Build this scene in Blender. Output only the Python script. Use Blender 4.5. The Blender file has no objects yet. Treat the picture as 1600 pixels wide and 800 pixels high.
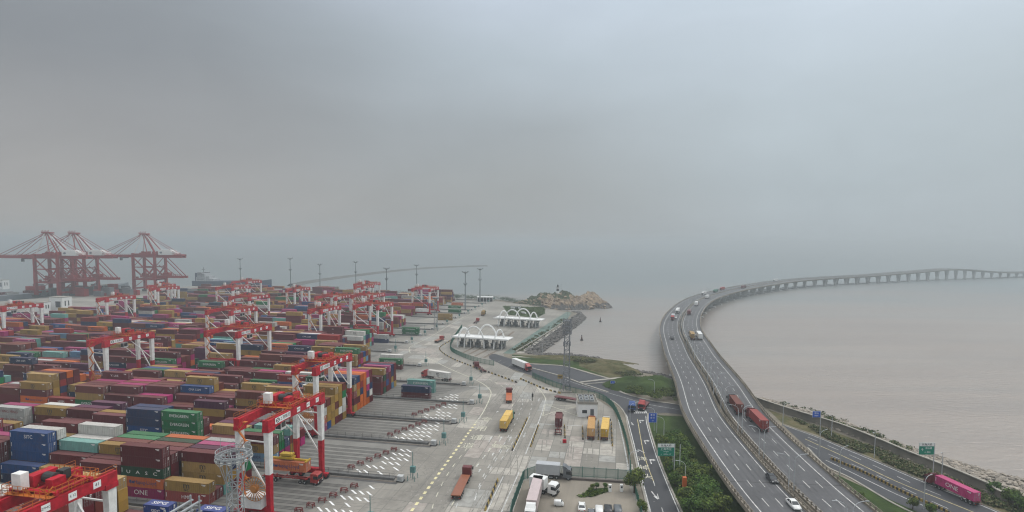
import bpy, bmesh, math, random
from mathutils import Vector, Matrix, noise
from mathutils.geometry import tessellate_polygon

random.seed(7)
D = bpy.data
SC = bpy.context.scene
COL = SC.collection
rad = math.radians

# ------------------------------------------------------------------ camera
EYE = Vector((0, 0, 64.0))
FPX = 860.0
PITCH, ROLL = rad(4.0), rad(0.3)
FW = Vector((0, math.cos(PITCH), -math.sin(PITCH)))
_u = Vector((0, math.sin(PITCH), math.cos(PITCH)))
_r = Vector((1, 0, 0))
RT = _r * math.cos(ROLL) + _u * math.sin(ROLL)
UP = _u * math.cos(ROLL) - _r * math.sin(ROLL)
CY = 380.0 + FPX * math.tan(PITCH)
cam = D.cameras.new('camera')
cam.lens = FPX / 1600 * 36
cam.sensor_width = 36
cam.shift_y = (CY - 400) / 1600
cam.clip_start = 1
cam.clip_end = 60000
co = D.objects.new('camera', cam)
COL.objects.link(co)
M = Matrix.Identity(4)
for i, ax in enumerate((RT, UP, -FW)):
    for j in range(3):
        M[j][i] = ax[j]
M.translation = EYE
co.matrix_world = M
SC.camera = co

# ------------------------------------------------------------------ sky, sun, exposure
W = D.worlds.new('World')
SC.world = W
W.use_nodes = True
nt = W.node_tree
for n in list(nt.nodes):
    nt.nodes.remove(n)
def N(tree, kind, **kw):
    n = tree.nodes.new(kind)
    for k, v in kw.items():
        setattr(n, k, v)
    return n
def ramp(tree, stops, fac=None, interp='LINEAR'):
    r = N(tree, 'ShaderNodeValToRGB')
    r.color_ramp.interpolation = interp
    el = r.color_ramp.elements
    while len(el) > 1:
        el.remove(el[-1])
    el[0].position = stops[0][0]
    c = stops[0][1]
    el[0].color = (*c, 1) if len(c) == 3 else c
    for p, c in stops[1:]:
        e = el.new(p)
        e.color = (*c, 1) if len(c) == 3 else c
    if fac is not None:
        tree.links.new(fac, r.inputs[0])
    return r
SUN_EL, SUN_AZ = rad(50), rad(60)          # azimuth clockwise from straight ahead
tc = N(nt, 'ShaderNodeTexCoord')
sep = N(nt, 'ShaderNodeSeparateXYZ')
nt.links.new(tc.outputs['Generated'], sep.inputs[0])
wn = N(nt, 'ShaderNodeTexNoise')
wn.inputs['Scale'].default_value = 1.3
wn.inputs['Detail'].default_value = 2.0
mp = N(nt, 'ShaderNodeMapping')
mp.inputs['Scale'].default_value = (1, 1, 2.2)
mp.inputs['Rotation'].default_value = (0, rad(-14), 0)
nt.links.new(tc.outputs['Generated'], mp.inputs[0])
nt.links.new(mp.outputs[0], wn.inputs['Vector'])
def mth(tree, op, a, b=None, c=None, clamp=False):
    m = N(tree, 'ShaderNodeMath', operation=op, use_clamp=clamp)
    for i, v in enumerate((a, b, c)):
        if v is None:
            continue
        if isinstance(v, (int, float)):
            m.inputs[i].default_value = v
        else:
            tree.links.new(v, m.inputs[i])
    return m.outputs[0]
wob = mth(nt, 'MULTIPLY', mth(nt, 'SUBTRACT', wn.outputs[0], 0.5), 0.16)
el = mth(nt, 'ADD', mth(nt, 'ABSOLUTE', sep.outputs[2]), wob)
el = mth(nt, 'MAXIMUM', el, 0.0)
SKY_L = [(0, (.41, .405, .395)), (.07, (.40, .395, .39)), (.16, (.345, .352, .365)), (.27, (.275, .295, .32)), (.36, (.275, .30, .33)), (.46, (.34, .385, .435)), (.62, (.95, .98, 1.02)), (.85, (1.75, 1.78, 1.82)), (1, (2.1, 2.13, 2.18))]
SKY_C = [(0, (.37, .385, .385)), (.10, (.375, .40, .41)), (.22, (.385, .425, .455)), (.33, (.48, .55, .61)), (.43, (.60, .68, .79)), (.62, (.95, .98, 1.02)), (.85, (1.75, 1.78, 1.82)), (1, (2.1, 2.13, 2.18))]
SKY_R = [(0, (.44, .49, .52)), (.12, (.46, .53, .575)), (.25, (.52, .60, .66)), (.36, (.61, .70, .79)), (.44, (.59, .72, .80)), (.62, (.95, .98, 1.02)), (.85, (1.75, 1.78, 1.82)), (1, (2.1, 2.13, 2.18))]
rl, rc, rr = ramp(nt, SKY_L, el), ramp(nt, SKY_C, el), ramp(nt, SKY_R, el)
az = mth(nt, 'ADD', sep.outputs[0], mth(nt, 'MULTIPLY', wob, 1.2))
def mixc(tree, f, a, b, mode='MIX'):
    m = N(tree, 'ShaderNodeMix', data_type='RGBA', blend_type=mode)
    for i, v in ((0, f), (6, a), (7, b)):
        if isinstance(v, (int, float)):
            m.inputs[i].default_value = v
        elif isinstance(v, tuple):
            m.inputs[i].default_value = (*v, 1) if len(v) == 3 else v
        else:
            tree.links.new(v, m.inputs[i])
    return m.outputs[2]
def smooth(tree, v, a, b):
    m = N(tree, 'ShaderNodeMapRange', interpolation_type='SMOOTHSTEP')
    tree.links.new(v, m.inputs[0])
    m.inputs[1].default_value = a
    m.inputs[2].default_value = b
    return m.outputs[0]
mx = mixc(nt, smooth(nt, az, -.62, .02), rl.outputs[0], rc.outputs[0])
mx = mixc(nt, smooth(nt, az, -.02, .6), mx, rr.outputs[0])
sky = N(nt, 'ShaderNodeTexSky', sky_type='NISHITA')
sky.sun_disc = False
sky.sun_elevation = SUN_EL
sky.sun_rotation = SUN_AZ
sky.air_density = 2.0
sky.dust_density = 6.0
bg1 = N(nt, 'ShaderNodeBackground')
bg1.inputs[1].default_value = 0.08
nt.links.new(sky.outputs[0], bg1.inputs[0])
bg2 = N(nt, 'ShaderNodeBackground')
bg2.inputs[1].default_value = 1.0
cn = N(nt, 'ShaderNodeTexNoise')
cn.inputs['Scale'].default_value = 4.5
cn.inputs['Detail'].default_value = 7
cn.inputs['Roughness'].default_value = .55
cn.inputs['Distortion'].default_value = .4
mpc = N(nt, 'ShaderNodeMapping')
mpc.inputs['Scale'].default_value = (1, 1, 2.6)
mpc.inputs['Rotation'].default_value = (0, rad(-16), 0)
nt.links.new(tc.outputs['Generated'], mpc.inputs[0])
nt.links.new(mpc.outputs[0], cn.inputs['Vector'])
cl = mth(nt, 'ADD', mth(nt, 'MULTIPLY', mth(nt, 'SUBTRACT', cn.outputs[0], .5), .17), 1.0)
cv = N(nt, 'ShaderNodeVectorMath', operation='SCALE')
nt.links.new(mx, cv.inputs[0])
nt.links.new(cl, cv.inputs['Scale'])
nt.links.new(cv.outputs[0], bg2.inputs[0])
ms = N(nt, 'ShaderNodeMixShader')
ms.inputs[0].default_value = 0.96
nt.links.new(bg1.outputs[0], ms.inputs[1])
nt.links.new(bg2.outputs[0], ms.inputs[2])
wo = N(nt, 'ShaderNodeOutputWorld')
nt.links.new(ms.outputs[0], wo.inputs[0])
sl = D.lights.new('sun', 'SUN')
sl.energy = 1.2
sl.angle = rad(12)
sl.color = (1, .965, .92)
so = D.objects.new('sun', sl)
COL.objects.link(so)
sd = Vector((math.sin(SUN_AZ) * math.cos(SUN_EL), math.cos(SUN_AZ) * math.cos(SUN_EL), math.sin(SUN_EL)))
so.rotation_euler = sd.to_track_quat('Z', 'Y').to_euler()
SC.view_settings.view_transform = 'Standard'
SC.view_settings.look = 'None'
SC.view_settings.gamma = 1
SC.view_settings.exposure = 0.0
SC.render.engine = 'CYCLES'
cy = SC.cycles
cy.max_bounces = 5
cy.diffuse_bounces = 2
cy.glossy_bounces = 2
cy.transmission_bounces = 2
cy.volume_bounces = 0
cy.use_denoising = True
cy.use_adaptive_sampling = True
cy.adaptive_threshold = 0.02
HAZE = 0.00055
cy.pixel_filter_type = 'BLACKMAN_HARRIS'
cy.filter_width = 1.15

# ------------------------------------------------------------------ helpers
YAW = rad(11)
UD = Vector((math.cos(YAW), -math.sin(YAW), 0))
VD = Vector((math.sin(YAW), math.cos(YAW), 0))
def ground(px, py, z=0.0):
    """survey point: where the sight line through this point of the survey photo meets height z"""
    d = FW + RT * ((px - 800) / FPX) - UP * ((py - CY) / FPX)
    t = (z - EYE.z) / d.z
    return Vector((d.x * t, d.y * t, z))
def proj(p):
    q = Vector(p) - EYE
    d = max(q.dot(FW), .1)
    return 800 + FPX * q.dot(RT) / d, CY - FPX * q.dot(UP) / d, d
def yard(u, v, z=0.0):
    p = UD * u + VD * v
    return Vector((p.x, p.y, z))
def to_uv(p):
    return p.x * UD.x + p.y * UD.y, p.x * VD.x + p.y * VD.y

class MB:
    def __init__(s):
        s.v, s.f, s.m, s.c = [], [], [], None
    def face(s, pts, m=0):
        i = len(s.v)
        s.v += [tuple(p) for p in pts]
        s.f.append(tuple(range(i, i + len(pts))))
        s.m.append(m)
    def hexa(s, c8, m=0):
        i = len(s.v)
        s.v += [tuple(p) for p in c8]
        for q in ((0, 3, 2, 1), (4, 5, 6, 7), (0, 1, 5, 4), (1, 2, 6, 5), (2, 3, 7, 6), (3, 0, 4, 7)):
            s.f.append(tuple(i + k for k in q))
            s.m.append(m)
    def box(s, x0, x1, y0, y1, z0, z1, m=0):
        s.hexa([(x0, y0, z0), (x1, y0, z0), (x1, y1, z0), (x0, y1, z0), (x0, y0, z1), (x1, y0, z1), (x1, y1, z1), (x0, y1, z1)], m)
    def cbox(s, c, sx, sy, sz, m=0, rot=0):
        ca, sa = math.cos(rot), math.sin(rot)
        P = []
        for dz in (0, sz):
            for dx, dy in ((-sx / 2, -sy / 2), (sx / 2, -sy / 2), (sx / 2, sy / 2), (-sx / 2, sy / 2)):
                P.append((c[0] + dx * ca - dy * sa, c[1] + dx * sa + dy * ca, c[2] + dz))
        s.hexa(P, m)
    def beam(s, p, q, w, h=None, m=0, w2=None, h2=None):
        h = h or w
        w2 = w2 or w
        h2 = h2 or (h if w2 == w else w2)
        p, q = Vector(p), Vector(q)
        d = (q - p).normalized()
        ref = Vector((0, 0, 1)) if abs(d.z) < .95 else Vector((1, 0, 0))
        a = d.cross(ref).normalized()
        b = a.cross(d).normalized()
        P = []
        for o, ww, hh in ((p, w, h), (q, w2, h2)):
            for i, j in ((-1, -1), (1, -1), (1, 1), (-1, 1)):
                P.append(o + a * (i * ww / 2) + b * (j * hh / 2))
        s.hexa(P, m)
    def cyl(s, p, q, r0, r1=None, n=10, m=0):
        r1 = r0 if r1 is None else r1
        p, q = Vector(p), Vector(q)
        d = (q - p).normalized()
        ref = Vector((0, 0, 1)) if abs(d.z) < .95 else Vector((1, 0, 0))
        a = d.cross(ref).normalized()
        b = a.cross(d).normalized()
        i = len(s.v)
        for o, r in ((p, r0), (q, r1)):
            for k in range(n):
                t = 2 * math.pi * k / n
                s.v.append(tuple(o + a * (r * math.cos(t)) + b * (r * math.sin(t))))
        for k in range(n):
            k2 = (k + 1) % n
            s.f.append((i + k, i + k2, i + n + k2, i + n + k))
            s.m.append(m)
        s.f.append(tuple(i + k for k in reversed(range(n))))
        s.m.append(m)
        s.f.append(tuple(i + n + k for k in range(n)))
        s.m.append(m)
    def tube(s, pts, r, n=6, m=0):
        for a, b in zip(pts, pts[1:]):
            s.cyl(a, b, r, r, n, m)
    def prism(s, pts, z0, z1, m=0):
        n = len(pts)
        s.poly([(p[0], p[1], z1) for p in pts], m)
        for k in range(n):
            a, b = pts[k], pts[(k + 1) % n]
            s.face([(a[0], a[1], z0), (b[0], b[1], z0), (b[0], b[1], z1), (a[0], a[1], z1)], m)
    def poly(s, pts, m=0):
        vs = [Vector(p) for p in pts]
        for t in tessellate_polygon([vs]):
            q = [vs[k] for k in t]
            if (q[1] - q[0]).cross(q[2] - q[0]).z < 0:
                q.reverse()
            s.face(q, m)
    def profile(s, prof, y0, y1, m=0, inset=0):
        """side profile in x-z extruded across y"""
        n = len(prof)
        i = len(s.v)
        for y in (y0, y1):
            for x, z in prof:
                s.v.append((x, y, z))
        for k in range(n):
            k2 = (k + 1) % n
            s.f.append((i + k, i + k2, i + n + k2, i + n + k))
            s.m.append(m)
        s.f.append(tuple(i + k for k in reversed(range(n))))
        s.m.append(m)
        s.f.append(tuple(i + n + k for k in range(n)))
        s.m.append(m)
    def mesh(s, name, mats):
        me = D.meshes.new(name)
        me.from_pydata(s.v, [], s.f)
        for x in mats:
            me.materials.append(x)
        if len(mats) > 1:
            me.polygons.foreach_set('material_index', s.m)
        me.update()
        return me
    def build(s, name, mats, parent=None, smooth=False):
        if not isinstance(mats, (list, tuple)):
            mats = [mats]
        me = s.mesh(name, mats)
        if smooth:
            me.polygons.foreach_set('use_smooth', [True] * len(me.polygons))
        return put(name, me, parent)
def put(name, me, parent=None):
    o = D.objects.new(name, me)
    COL.objects.link(o)
    if parent is not None:
        o.parent = parent
    return o
def empty(name, loc=(0, 0, 0), rz=0.0):
    o = D.objects.new(name, None)
    o.empty_display_size = .5
    COL.objects.link(o)
    o.location = loc
    o.rotation_euler = (0, 0, rz)
    return o
def tag(o, label, cat, group=None):
    o['label'] = label
    o['category'] = cat
    if group:
        o['group'] = group
    return o
def kind(o, k):
    o['kind'] = k
    return o
def copy_tree(o, parent=None):
    c = o.copy()
    COL.objects.link(c)
    if parent is not None:
        c.parent = parent
    for ch in [x for x in KIDS.get(o.name, [])]:
        k = copy_tree(ch, c)
        KIDS.setdefault(c.name, []).append(k)
    return c
KIDS = {}
def index_kids():
    KIDS.clear()
    for o in D.objects:
        if o.parent is not None:
            KIDS.setdefault(o.parent.name, []).append(o)
def tree_list(o):
    r = [o]
    for k in KIDS.get(o.name, []):
        r += tree_list(k)
    return r

# ------------------------------------------------------------------ materials
def mat(name, col, rough=.6, var=.0, scale=.2, metal=0, bump=0, bscale=4.0, col2=None, spec=.4, detail=4, coord='Object', objcol=False, alpha=1):
    m = D.materials.new(name)
    m.use_nodes = True
    t = m.node_tree
    b = t.nodes['Principled BSDF']
    b.inputs['Roughness'].default_value = rough
    b.inputs['Metallic'].default_value = metal
    b.inputs['Specular IOR Level'].default_value = spec
    b.inputs['Base Color'].default_value = (*col, 1)
    if var or bump or col2:
        tcn = N(t, 'ShaderNodeTexCoord')
        src = tcn.outputs['Object' if coord == 'Position' else coord]
        if coord == 'Position':
            g = N(t, 'ShaderNodeNewGeometry')
            src = g.outputs['Position']
    if var or col2:
        nn = N(t, 'ShaderNodeTexNoise')
        nn.inputs['Scale'].default_value = scale
        nn.inputs['Detail'].default_value = detail
        nn.inputs['Roughness'].default_value = .6
        t.links.new(src, nn.inputs['Vector'])
        c2 = col2 or tuple(c * (1 - var) for c in col)
        c1 = col if col2 else tuple(min(1, c * (1 + var * .6)) for c in col)
        r = ramp(t, [(.32, c2), (.68, c1)], nn.outputs[0])
        t.links.new(r.outputs[0], b.inputs['Base Color'])
    if bump:
        n2 = N(t, 'ShaderNodeTexNoise')
        n2.inputs['Scale'].default_value = bscale
        n2.inputs['Detail'].default_value = 3
        t.links.new(src, n2.inputs['Vector'])
        bp = N(t, 'ShaderNodeBump')
        bp.inputs['Strength'].default_value = 1
        bp.inputs['Distance'].default_value = bump
        t.links.new(n2.outputs[0], bp.inputs['Height'])
        t.links.new(bp.outputs[0], b.inputs['Normal'])
    return m
def worldpos(t):
    return N(t, 'ShaderNodeNewGeometry').outputs['Position']

def paving(name, col, joint=5.0, stain=.35, dark=(.10, .10, .10), fine=.12):
    """concrete or asphalt in yard axes: slab joints, big stains, wheel wear"""
    m = D.materials.new(name)
    m.use_nodes = True
    t = m.node_tree
    b = t.nodes['Principled BSDF']
    b.inputs['Roughness'].default_value = .85
    b.inputs['Specular IOR Level'].default_value = .25
    mpn = N(t, 'ShaderNodeMapping')
    mpn.inputs['Rotation'].default_value = (0, 0, YAW)
    t.links.new(worldpos(t), mpn.inputs[0])
    P = mpn.outputs[0]
    n1 = N(t, 'ShaderNodeTexNoise')
    n1.inputs['Scale'].default_value = .035
    n1.inputs['Detail'].default_value = 7
    n1.inputs['Roughness'].default_value = .62
    t.links.new(P, n1.inputs['Vector'])
    n2 = N(t, 'ShaderNodeTexNoise')
    n2.inputs['Scale'].default_value = .9
    n2.inputs['Detail'].default_value = 5
    t.links.new(P, n2.inputs['Vector'])
    # stretched streaks along the driving direction
    mp2 = N(t, 'ShaderNodeMapping')
    mp2.inputs['Scale'].default_value = (.55, .035, 1)
    t.links.new(P, mp2.inputs[0])
    n3 = N(t, 'ShaderNodeTexNoise')
    n3.inputs['Scale'].default_value = 1
    n3.inputs['Detail'].default_value = 5
    t.links.new(mp2.outputs[0], n3.inputs['Vector'])
    c = mixc(t, ramp(t, [(.35, (0, 0, 0)), (.68, (1, 1, 1))], n1.outputs[0]).outputs[0], tuple(x * (1 - stain) for x in col), col)
    c = mixc(t, mth(t, 'MULTIPLY', ramp(t, [(.5, (0, 0, 0)), (.75, (1, 1, 1))], n3.outputs[0]).outputs[0], .35), c, dark)
    c = mixc(t, mth(t, 'MULTIPLY', n2.outputs[0], fine * 2), c, tuple(x * .55 for x in col))
    if joint:
        sx = N(t, 'ShaderNodeSeparateXYZ')
        t.links.new(P, sx.inputs[0])
        ed = []
        for o in (0, 1):
            fr = mth(t, 'FRACT', mth(t, 'DIVIDE', sx.outputs[o], joint))
            ed.append(mth(t, 'LESS_THAN', fr, .22 / joint))
            # slabs of different age
        ln = mth(t, 'MAXIMUM', ed[0], ed[1])
        vr = N(t, 'ShaderNodeTexWhiteNoise', noise_dimensions='2D')
        sn = N(t, 'ShaderNodeVectorMath', operation='SNAP')
        sn.inputs[1].default_value = (joint * 2, joint * 6, 1)
        t.links.new(P, sn.inputs[0])
        t.links.new(sn.outputs[0], vr.inputs['Vector'])
        c = mixc(t, mth(t, 'MULTIPLY', vr.outputs[0], .22), c, tuple(x * .5 for x in col))
        c = mixc(t, mth(t, 'MULTIPLY', ln, .45), c, dark)
    t.links.new(c, b.inputs['Base Color'])
    return m

def container_paint():
    m = D.materials.new('container_paint')
    m.use_nodes = True
    t = m.node_tree
    b = t.nodes['Principled BSDF']
    oi = N(t, 'ShaderNodeObjectInfo')
    tcn = N(t, 'ShaderNodeTexCoord')
    n1 = N(t, 'ShaderNodeTexNoise')
    n1.inputs['Scale'].default_value = .55
    n1.inputs['Detail'].default_value = 6
    n1.inputs['Roughness'].default_value = .65
    add = N(t, 'ShaderNodeVectorMath', operation='ADD')
    sc = N(t, 'ShaderNodeVectorMath', operation='SCALE')
    t.links.new(oi.outputs['Random'], sc.inputs['Scale'])
    sc.inputs[0].default_value = (90, 37, 53)
    t.links.new(tcn.outputs['Object'], add.inputs[0])
    t.links.new(sc.outputs[0], add.inputs[1])
    t.links.new(add.outputs[0], n1.inputs['Vector'])
    hs = N(t, 'ShaderNodeHueSaturation')
    hs.inputs['Hue'].default_value = .5
    t.links.new(mth(t, 'ADD', mth(t, 'MULTIPLY', oi.outputs['Random'], .45), .75), hs.inputs['Value'])
    t.links.new(mth(t, 'ADD', mth(t, 'MULTIPLY', oi.outputs['Random'], -.15), 1.0), hs.inputs['Saturation'])
    t.links.new(oi.outputs['Color'], hs.inputs['Color'])
    ms_ = N(t, 'ShaderNodeMapping')
    ms_.inputs['Scale'].default_value = (3.2, 3.2, .22)
    t.links.new(add.outputs[0], ms_.inputs[0])
    n4 = N(t, 'ShaderNodeTexNoise')
    n4.inputs['Scale'].default_value = 1.0
    n4.inputs['Detail'].default_value = 5
    t.links.new(ms_.outputs[0], n4.inputs['Vector'])
    grime = ramp(t, [(.48, (0, 0, 0)), (.70, (1, 1, 1))], n4.outputs[0]).outputs[0]
    c = mixc(t, mth(t, 'MULTIPLY', ramp(t, [(.5, (0, 0, 0)), (.72, (1, 1, 1))], n1.outputs[0]).outputs[0], .28), hs.outputs[0], (.11, .045, .03))
    c = mixc(t, mth(t, 'MULTIPLY', grime, .26), c, (.06, .035, .03))
    # weathered, chalky roof sheet: the top faces of a container fade in the sun
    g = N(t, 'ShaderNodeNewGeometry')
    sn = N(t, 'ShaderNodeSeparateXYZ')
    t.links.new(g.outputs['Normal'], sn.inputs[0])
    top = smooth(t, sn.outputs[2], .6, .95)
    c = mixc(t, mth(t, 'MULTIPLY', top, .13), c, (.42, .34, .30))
    t.links.new(c, b.inputs['Base Color'])
    b.inputs['Roughness'].default_value = .6
    b.inputs['Specular IOR Level'].default_value = .06
    return m
def mass_paint():
    m = D.materials.new('container_mass_paint')
    m.use_nodes = True
    t = m.node_tree
    b = t.nodes['Principled BSDF']
    at = N(t, 'ShaderNodeAttribute', attribute_name='paint')
    n1 = N(t, 'ShaderNodeTexNoise')
    n1.inputs['Scale'].default_value = .5
    n1.inputs['Detail'].default_value = 5
    t.links.new(worldpos(t), n1.inputs['Vector'])
    c = mixc(t, mth(t, 'MULTIPLY', ramp(t, [(.5, (0, 0, 0)), (.72, (1, 1, 1))], n1.outputs[0]).outputs[0], .30), at.outputs['Color'], (.10, .04, .03))
    g = N(t, 'ShaderNodeNewGeometry')
    sn = N(t, 'ShaderNodeSeparateXYZ')
    t.links.new(g.outputs['Normal'], sn.inputs[0])
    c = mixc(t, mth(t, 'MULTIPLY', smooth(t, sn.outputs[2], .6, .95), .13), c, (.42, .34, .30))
    t.links.new(c, b.inputs['Base Color'])
    b.inputs['Roughness'].default_value = .65
    b.inputs['Specular IOR Level'].default_value = .06
    return m
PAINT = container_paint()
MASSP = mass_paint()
CRED = mat('crane_red', (.43, .010, .024), .55, .38, .9, spec=.2, detail=8)
CWHITE = mat('crane_white', (.74, .735, .71), .5, .16, .9, detail=8)
CORANGE = mat('rail_orange', (.46, .13, .02), .6, spec=.2)
CDARK = mat('machinery_dark', (.035, .033, .033), .6, .3, 1)
STSRED = mat('quay_crane_red', (.27, .009, .011), .6, .2, .2, spec=.15)
RUBBER = mat('tyre_rubber', (.018, .018, .018), .85)
STEEL = mat('galvanised_steel', (.36, .38, .39), .5, .25, .5, metal=.35)
YELLOW = mat('spreader_yellow', (.55, .36, .03), .5, .2, .6)
WHITE = mat('white_paint', (.76, .76, .74), .5, .08, .5)
BLACK = mat('black_paint', (.02, .02, .022), .6)
GLASS = mat('dark_glass', (.02, .025, .03), .12, spec=.7)
CONC = paving('yard_concrete', (.37, .347, .303), stain=.5)
BLOCKC = paving('block_concrete', (.27, .26, .235), joint=0, stain=.45)
ASPH = paving('asphalt', (.078, .08, .086), joint=0, stain=.25, dark=(.05, .05, .052), fine=.15)
DECKM = paving('bridge_asphalt', (.130, .130, .134), joint=0, stain=.34, dark=(.06, .06, .062), fine=.12)
KERB = mat('kerb_concrete', (.31, .29, .25), .85, .25, .3, coord='Position')
BRCONC = mat('bridge_concrete', (.25, .215, .17), .85, .35, .15, coord='Position', bump=.05, bscale=1.5)
BPIER = mat('pier_concrete', (.52, .52, .50), .85, .3, .1, coord='Position')
LINEW = mat('line_white', (.50, .50, .48), .7, .45, .8, coord='Position')
LINEY = mat('line_yellow', (.50, .43, .22), .7, .4, .7, coord='Position')
LINEFADE = mat('line_faded', (.52, .50, .40), .8, .35, .8, coord='Position')
GRASS = mat('grass', (.052, .082, .022), .95, col2=(.028, .044, .016), scale=.14, detail=8, coord='Position', bump=.25, bscale=1.2, spec=.1)
SCRUB = mat('dry_scrub', (.15, .125, .07), .95, col2=(.055, .065, .025), scale=.22, detail=8, coord='Position', bump=.35, bscale=1, spec=.1)
EARTH = mat('bare_earth', (.23, .20, .155), .95, col2=(.11, .10, .075), scale=.12, detail=7, coord='Position', bump=.1, bscale=1)
ROCKM = mat('riprap_rock', (.44, .38, .31), .9, col2=(.12, .11, .095), scale=.45, coord='Position')
ROCKD = mat('wet_rock', (.17, .155, .14), .85, col2=(.06, .058, .055), scale=.5, coord='Position')
CLIFF = mat('cliff_rock', (.42, .31, .205), .9, col2=(.15, .12, .095), scale=.28, detail=8, coord='Position', bump=.8, bscale=.5)
WALLC = mat('seawall_concrete', (.19, .175, .145), .9, .4, .12, coord='Position')
BARK = mat('bark', (.07, .05, .035), .9)
def leafmat(name, c0, c1):
    m = mat(name, c0, .8, .45, .7, coord='Object', spec=.15)
    t = m.node_tree
    b = t.nodes['Principled BSDF']
    old = b.inputs['Base Color'].links[0].from_socket
    oi = N(t, 'ShaderNodeObjectInfo')
    t.links.new(mixc(t, oi.outputs['Random'], old, c1), b.inputs['Base Color'])
    return m
LEAFA_ = mat('leaf_plain', (.075, .15, .028), .8, .45, .7, coord='Object', spec=.15)
LEAFB_ = mat('leaf_plain_dark', (.040, .085, .02), .8, .45, .7, coord='Object', spec=.15)
LEAFA = leafmat('leaf_green', (.070, .145, .026), (.12, .15, .03))
LEAFB = leafmat('leaf_dark', (.036, .078, .02), (.055, .075, .022))
FENCEG = mat('fence_green', (.035, .14, .10), .6, .2, .5)
BLUE = mat('sign_blue', (.02, .09, .45), .4)
GREENS = mat('sign_green', (.0, .20, .13), .4)
POLE = mat('lamp_pole', (.48, .50, .51), .45, .1, .5, metal=.3)

def water():
    m = D.materials.new('muddy_water')
    m.use_nodes = True
    t = m.node_tree
    b = t.nodes['Principled BSDF']
    p = worldpos(t)
    n = N(t, 'ShaderNodeTexNoise')
    n.inputs['Scale'].default_value = .004
    n.inputs['Detail'].default_value = 6
    mpn = N(t, 'ShaderNodeMapping')
    mpn.inputs['Scale'].default_value = (.6, 2.0, 1)
    t.links.new(p, mpn.inputs[0])
    t.links.new(mpn.outputs[0], n.inputs['Vector'])
    r = ramp(t, [(.3, (.250, .205, .176)), (.5, (.292, .248, .212)), (.7, (.315, .270, .233))], n.outputs[0])
    mps = N(t, 'ShaderNodeMapping')
    mps.inputs['Scale'].default_value = (.10, 1.0, 1)
    mps.inputs['Rotation'].default_value = (0, 0, .32)
    t.links.new(p, mps.inputs[0])
    ns = N(t, 'ShaderNodeTexNoise')
    ns.inputs['Scale'].default_value = .035
    ns.inputs['Detail'].default_value = 7
    ns.inputs['Roughness'].default_value = .6
    ns.inputs['Distortion'].default_value = .6
    t.links.new(mps.outputs[0], ns.inputs['Vector'])
    vd = N(t, 'ShaderNodeVectorMath', operation='DISTANCE')
    vd.inputs[1].default_value = (420, 150, 0)
    t.links.new(p, vd.inputs[0])
    pl = mth(t, 'ADD', vd.outputs['Value'], mth(t, 'MULTIPLY', mth(t, 'SUBTRACT', n.outputs[0], .5), 900))
    cc = mixc(t, smooth(t, pl, 220, 950), r.outputs[0], (.155, .187, .187))
    cc = mixc(t, mth(t, 'MULTIPLY', ramp(t, [(.42, (0, 0, 0)), (.66, (1, 1, 1))], ns.outputs[0]).outputs[0], .32), cc, (.175, .165, .155))
    t.links.new(cc, b.inputs['Base Color'])
    b.inputs['Roughness'].default_value = .32
    b.inputs['Specular IOR Level'].default_value = .35
    w1 = N(t, 'ShaderNodeTexNoise')
    w1.inputs['Scale'].default_value = .35
    w1.inputs['Detail'].default_value = 5
    mp3 = N(t, 'ShaderNodeMapping')
    mp3.inputs['Scale'].default_value = (.5, 1.3, 1)
    mp3.inputs['Rotation'].default_value = (0, 0, .25)
    t.links.new(p, mp3.inputs[0])
    t.links.new(mp3.outputs[0], w1.inputs['Vector'])
    bp = N(t, 'ShaderNodeBump')
    bp.inputs['Distance'].default_value = .7
    bp.inputs['Strength'].default_value = .8
    t.links.new(w1.outputs[0], bp.inputs['Height'])
    t.links.new(bp.outputs[0], b.inputs['Normal'])
    return m
WATER = water()

# ------------------------------------------------------------------ text
_TX = {}
def text_mesh(s, size, m, extrude=.01, align='CENTER'):
    k = (s, size, m.name, align)
    if k in _TX:
        return _TX[k]
    c = D.curves.new('t', 'FONT')
    c.body = s
    c.size = size
    c.extrude = extrude
    c.resolution_u = 2
    c.align_x = align
    c.align_y = 'CENTER'
    o = D.objects.new('t', c)
    COL.objects.link(o)
    bpy.context.view_layer.update()
    me = D.meshes.new_from_object(o.evaluated_get(bpy.context.evaluated_depsgraph_get()))
    D.objects.remove(o)
    me.materials.clear()
    me.materials.append(m)
    _TX[k] = me
    return me
def text_to(mb, s, size, origin, ax, ay, az, m=0, mt=None, sx=1.0):
    """merge a text into a mesh builder, its own x, y, z along ax, ay, az"""
    me = text_mesh(s, size, mt or WHITE)
    i = len(mb.v)
    o, ax, ay, az = Vector(origin), Vector(ax), Vector(ay), Vector(az)
    for v in me.vertices:
        mb.v.append(tuple(o + ax * (v.co.x * sx) + ay * v.co.y + az * v.co.z))
    for p in me.polygons:
        mb.f.append(tuple(i + k for k in p.vertices))
        mb.m.append(m)

# ------------------------------------------------------------------ haze
def make_haze():
    mb = MB()
    mb.box(-9000, 9000, -600, 15000, -26, 92)
    m = D.materials.new('haze_air')
    m.use_nodes = True
    t = m.node_tree
    for n in list(t.nodes):
        if n.type == 'BSDF_PRINCIPLED':
            t.nodes.remove(n)
    out = [n for n in t.nodes if n.type == 'OUTPUT_MATERIAL'][0]
    pv = N(t, 'ShaderNodeVolumePrincipled')
    pv.inputs['Color'].default_value = (.745, .81, .835, 1)
    pv.inputs['Density'].default_value = HAZE
    pv.inputs['Anisotropy'].default_value = .35
    t.links.new(pv.outputs[0], out.inputs['Volume'])
    o = mb.build('haze', m)
    kind(o, 'stuff')
make_haze()

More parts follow.
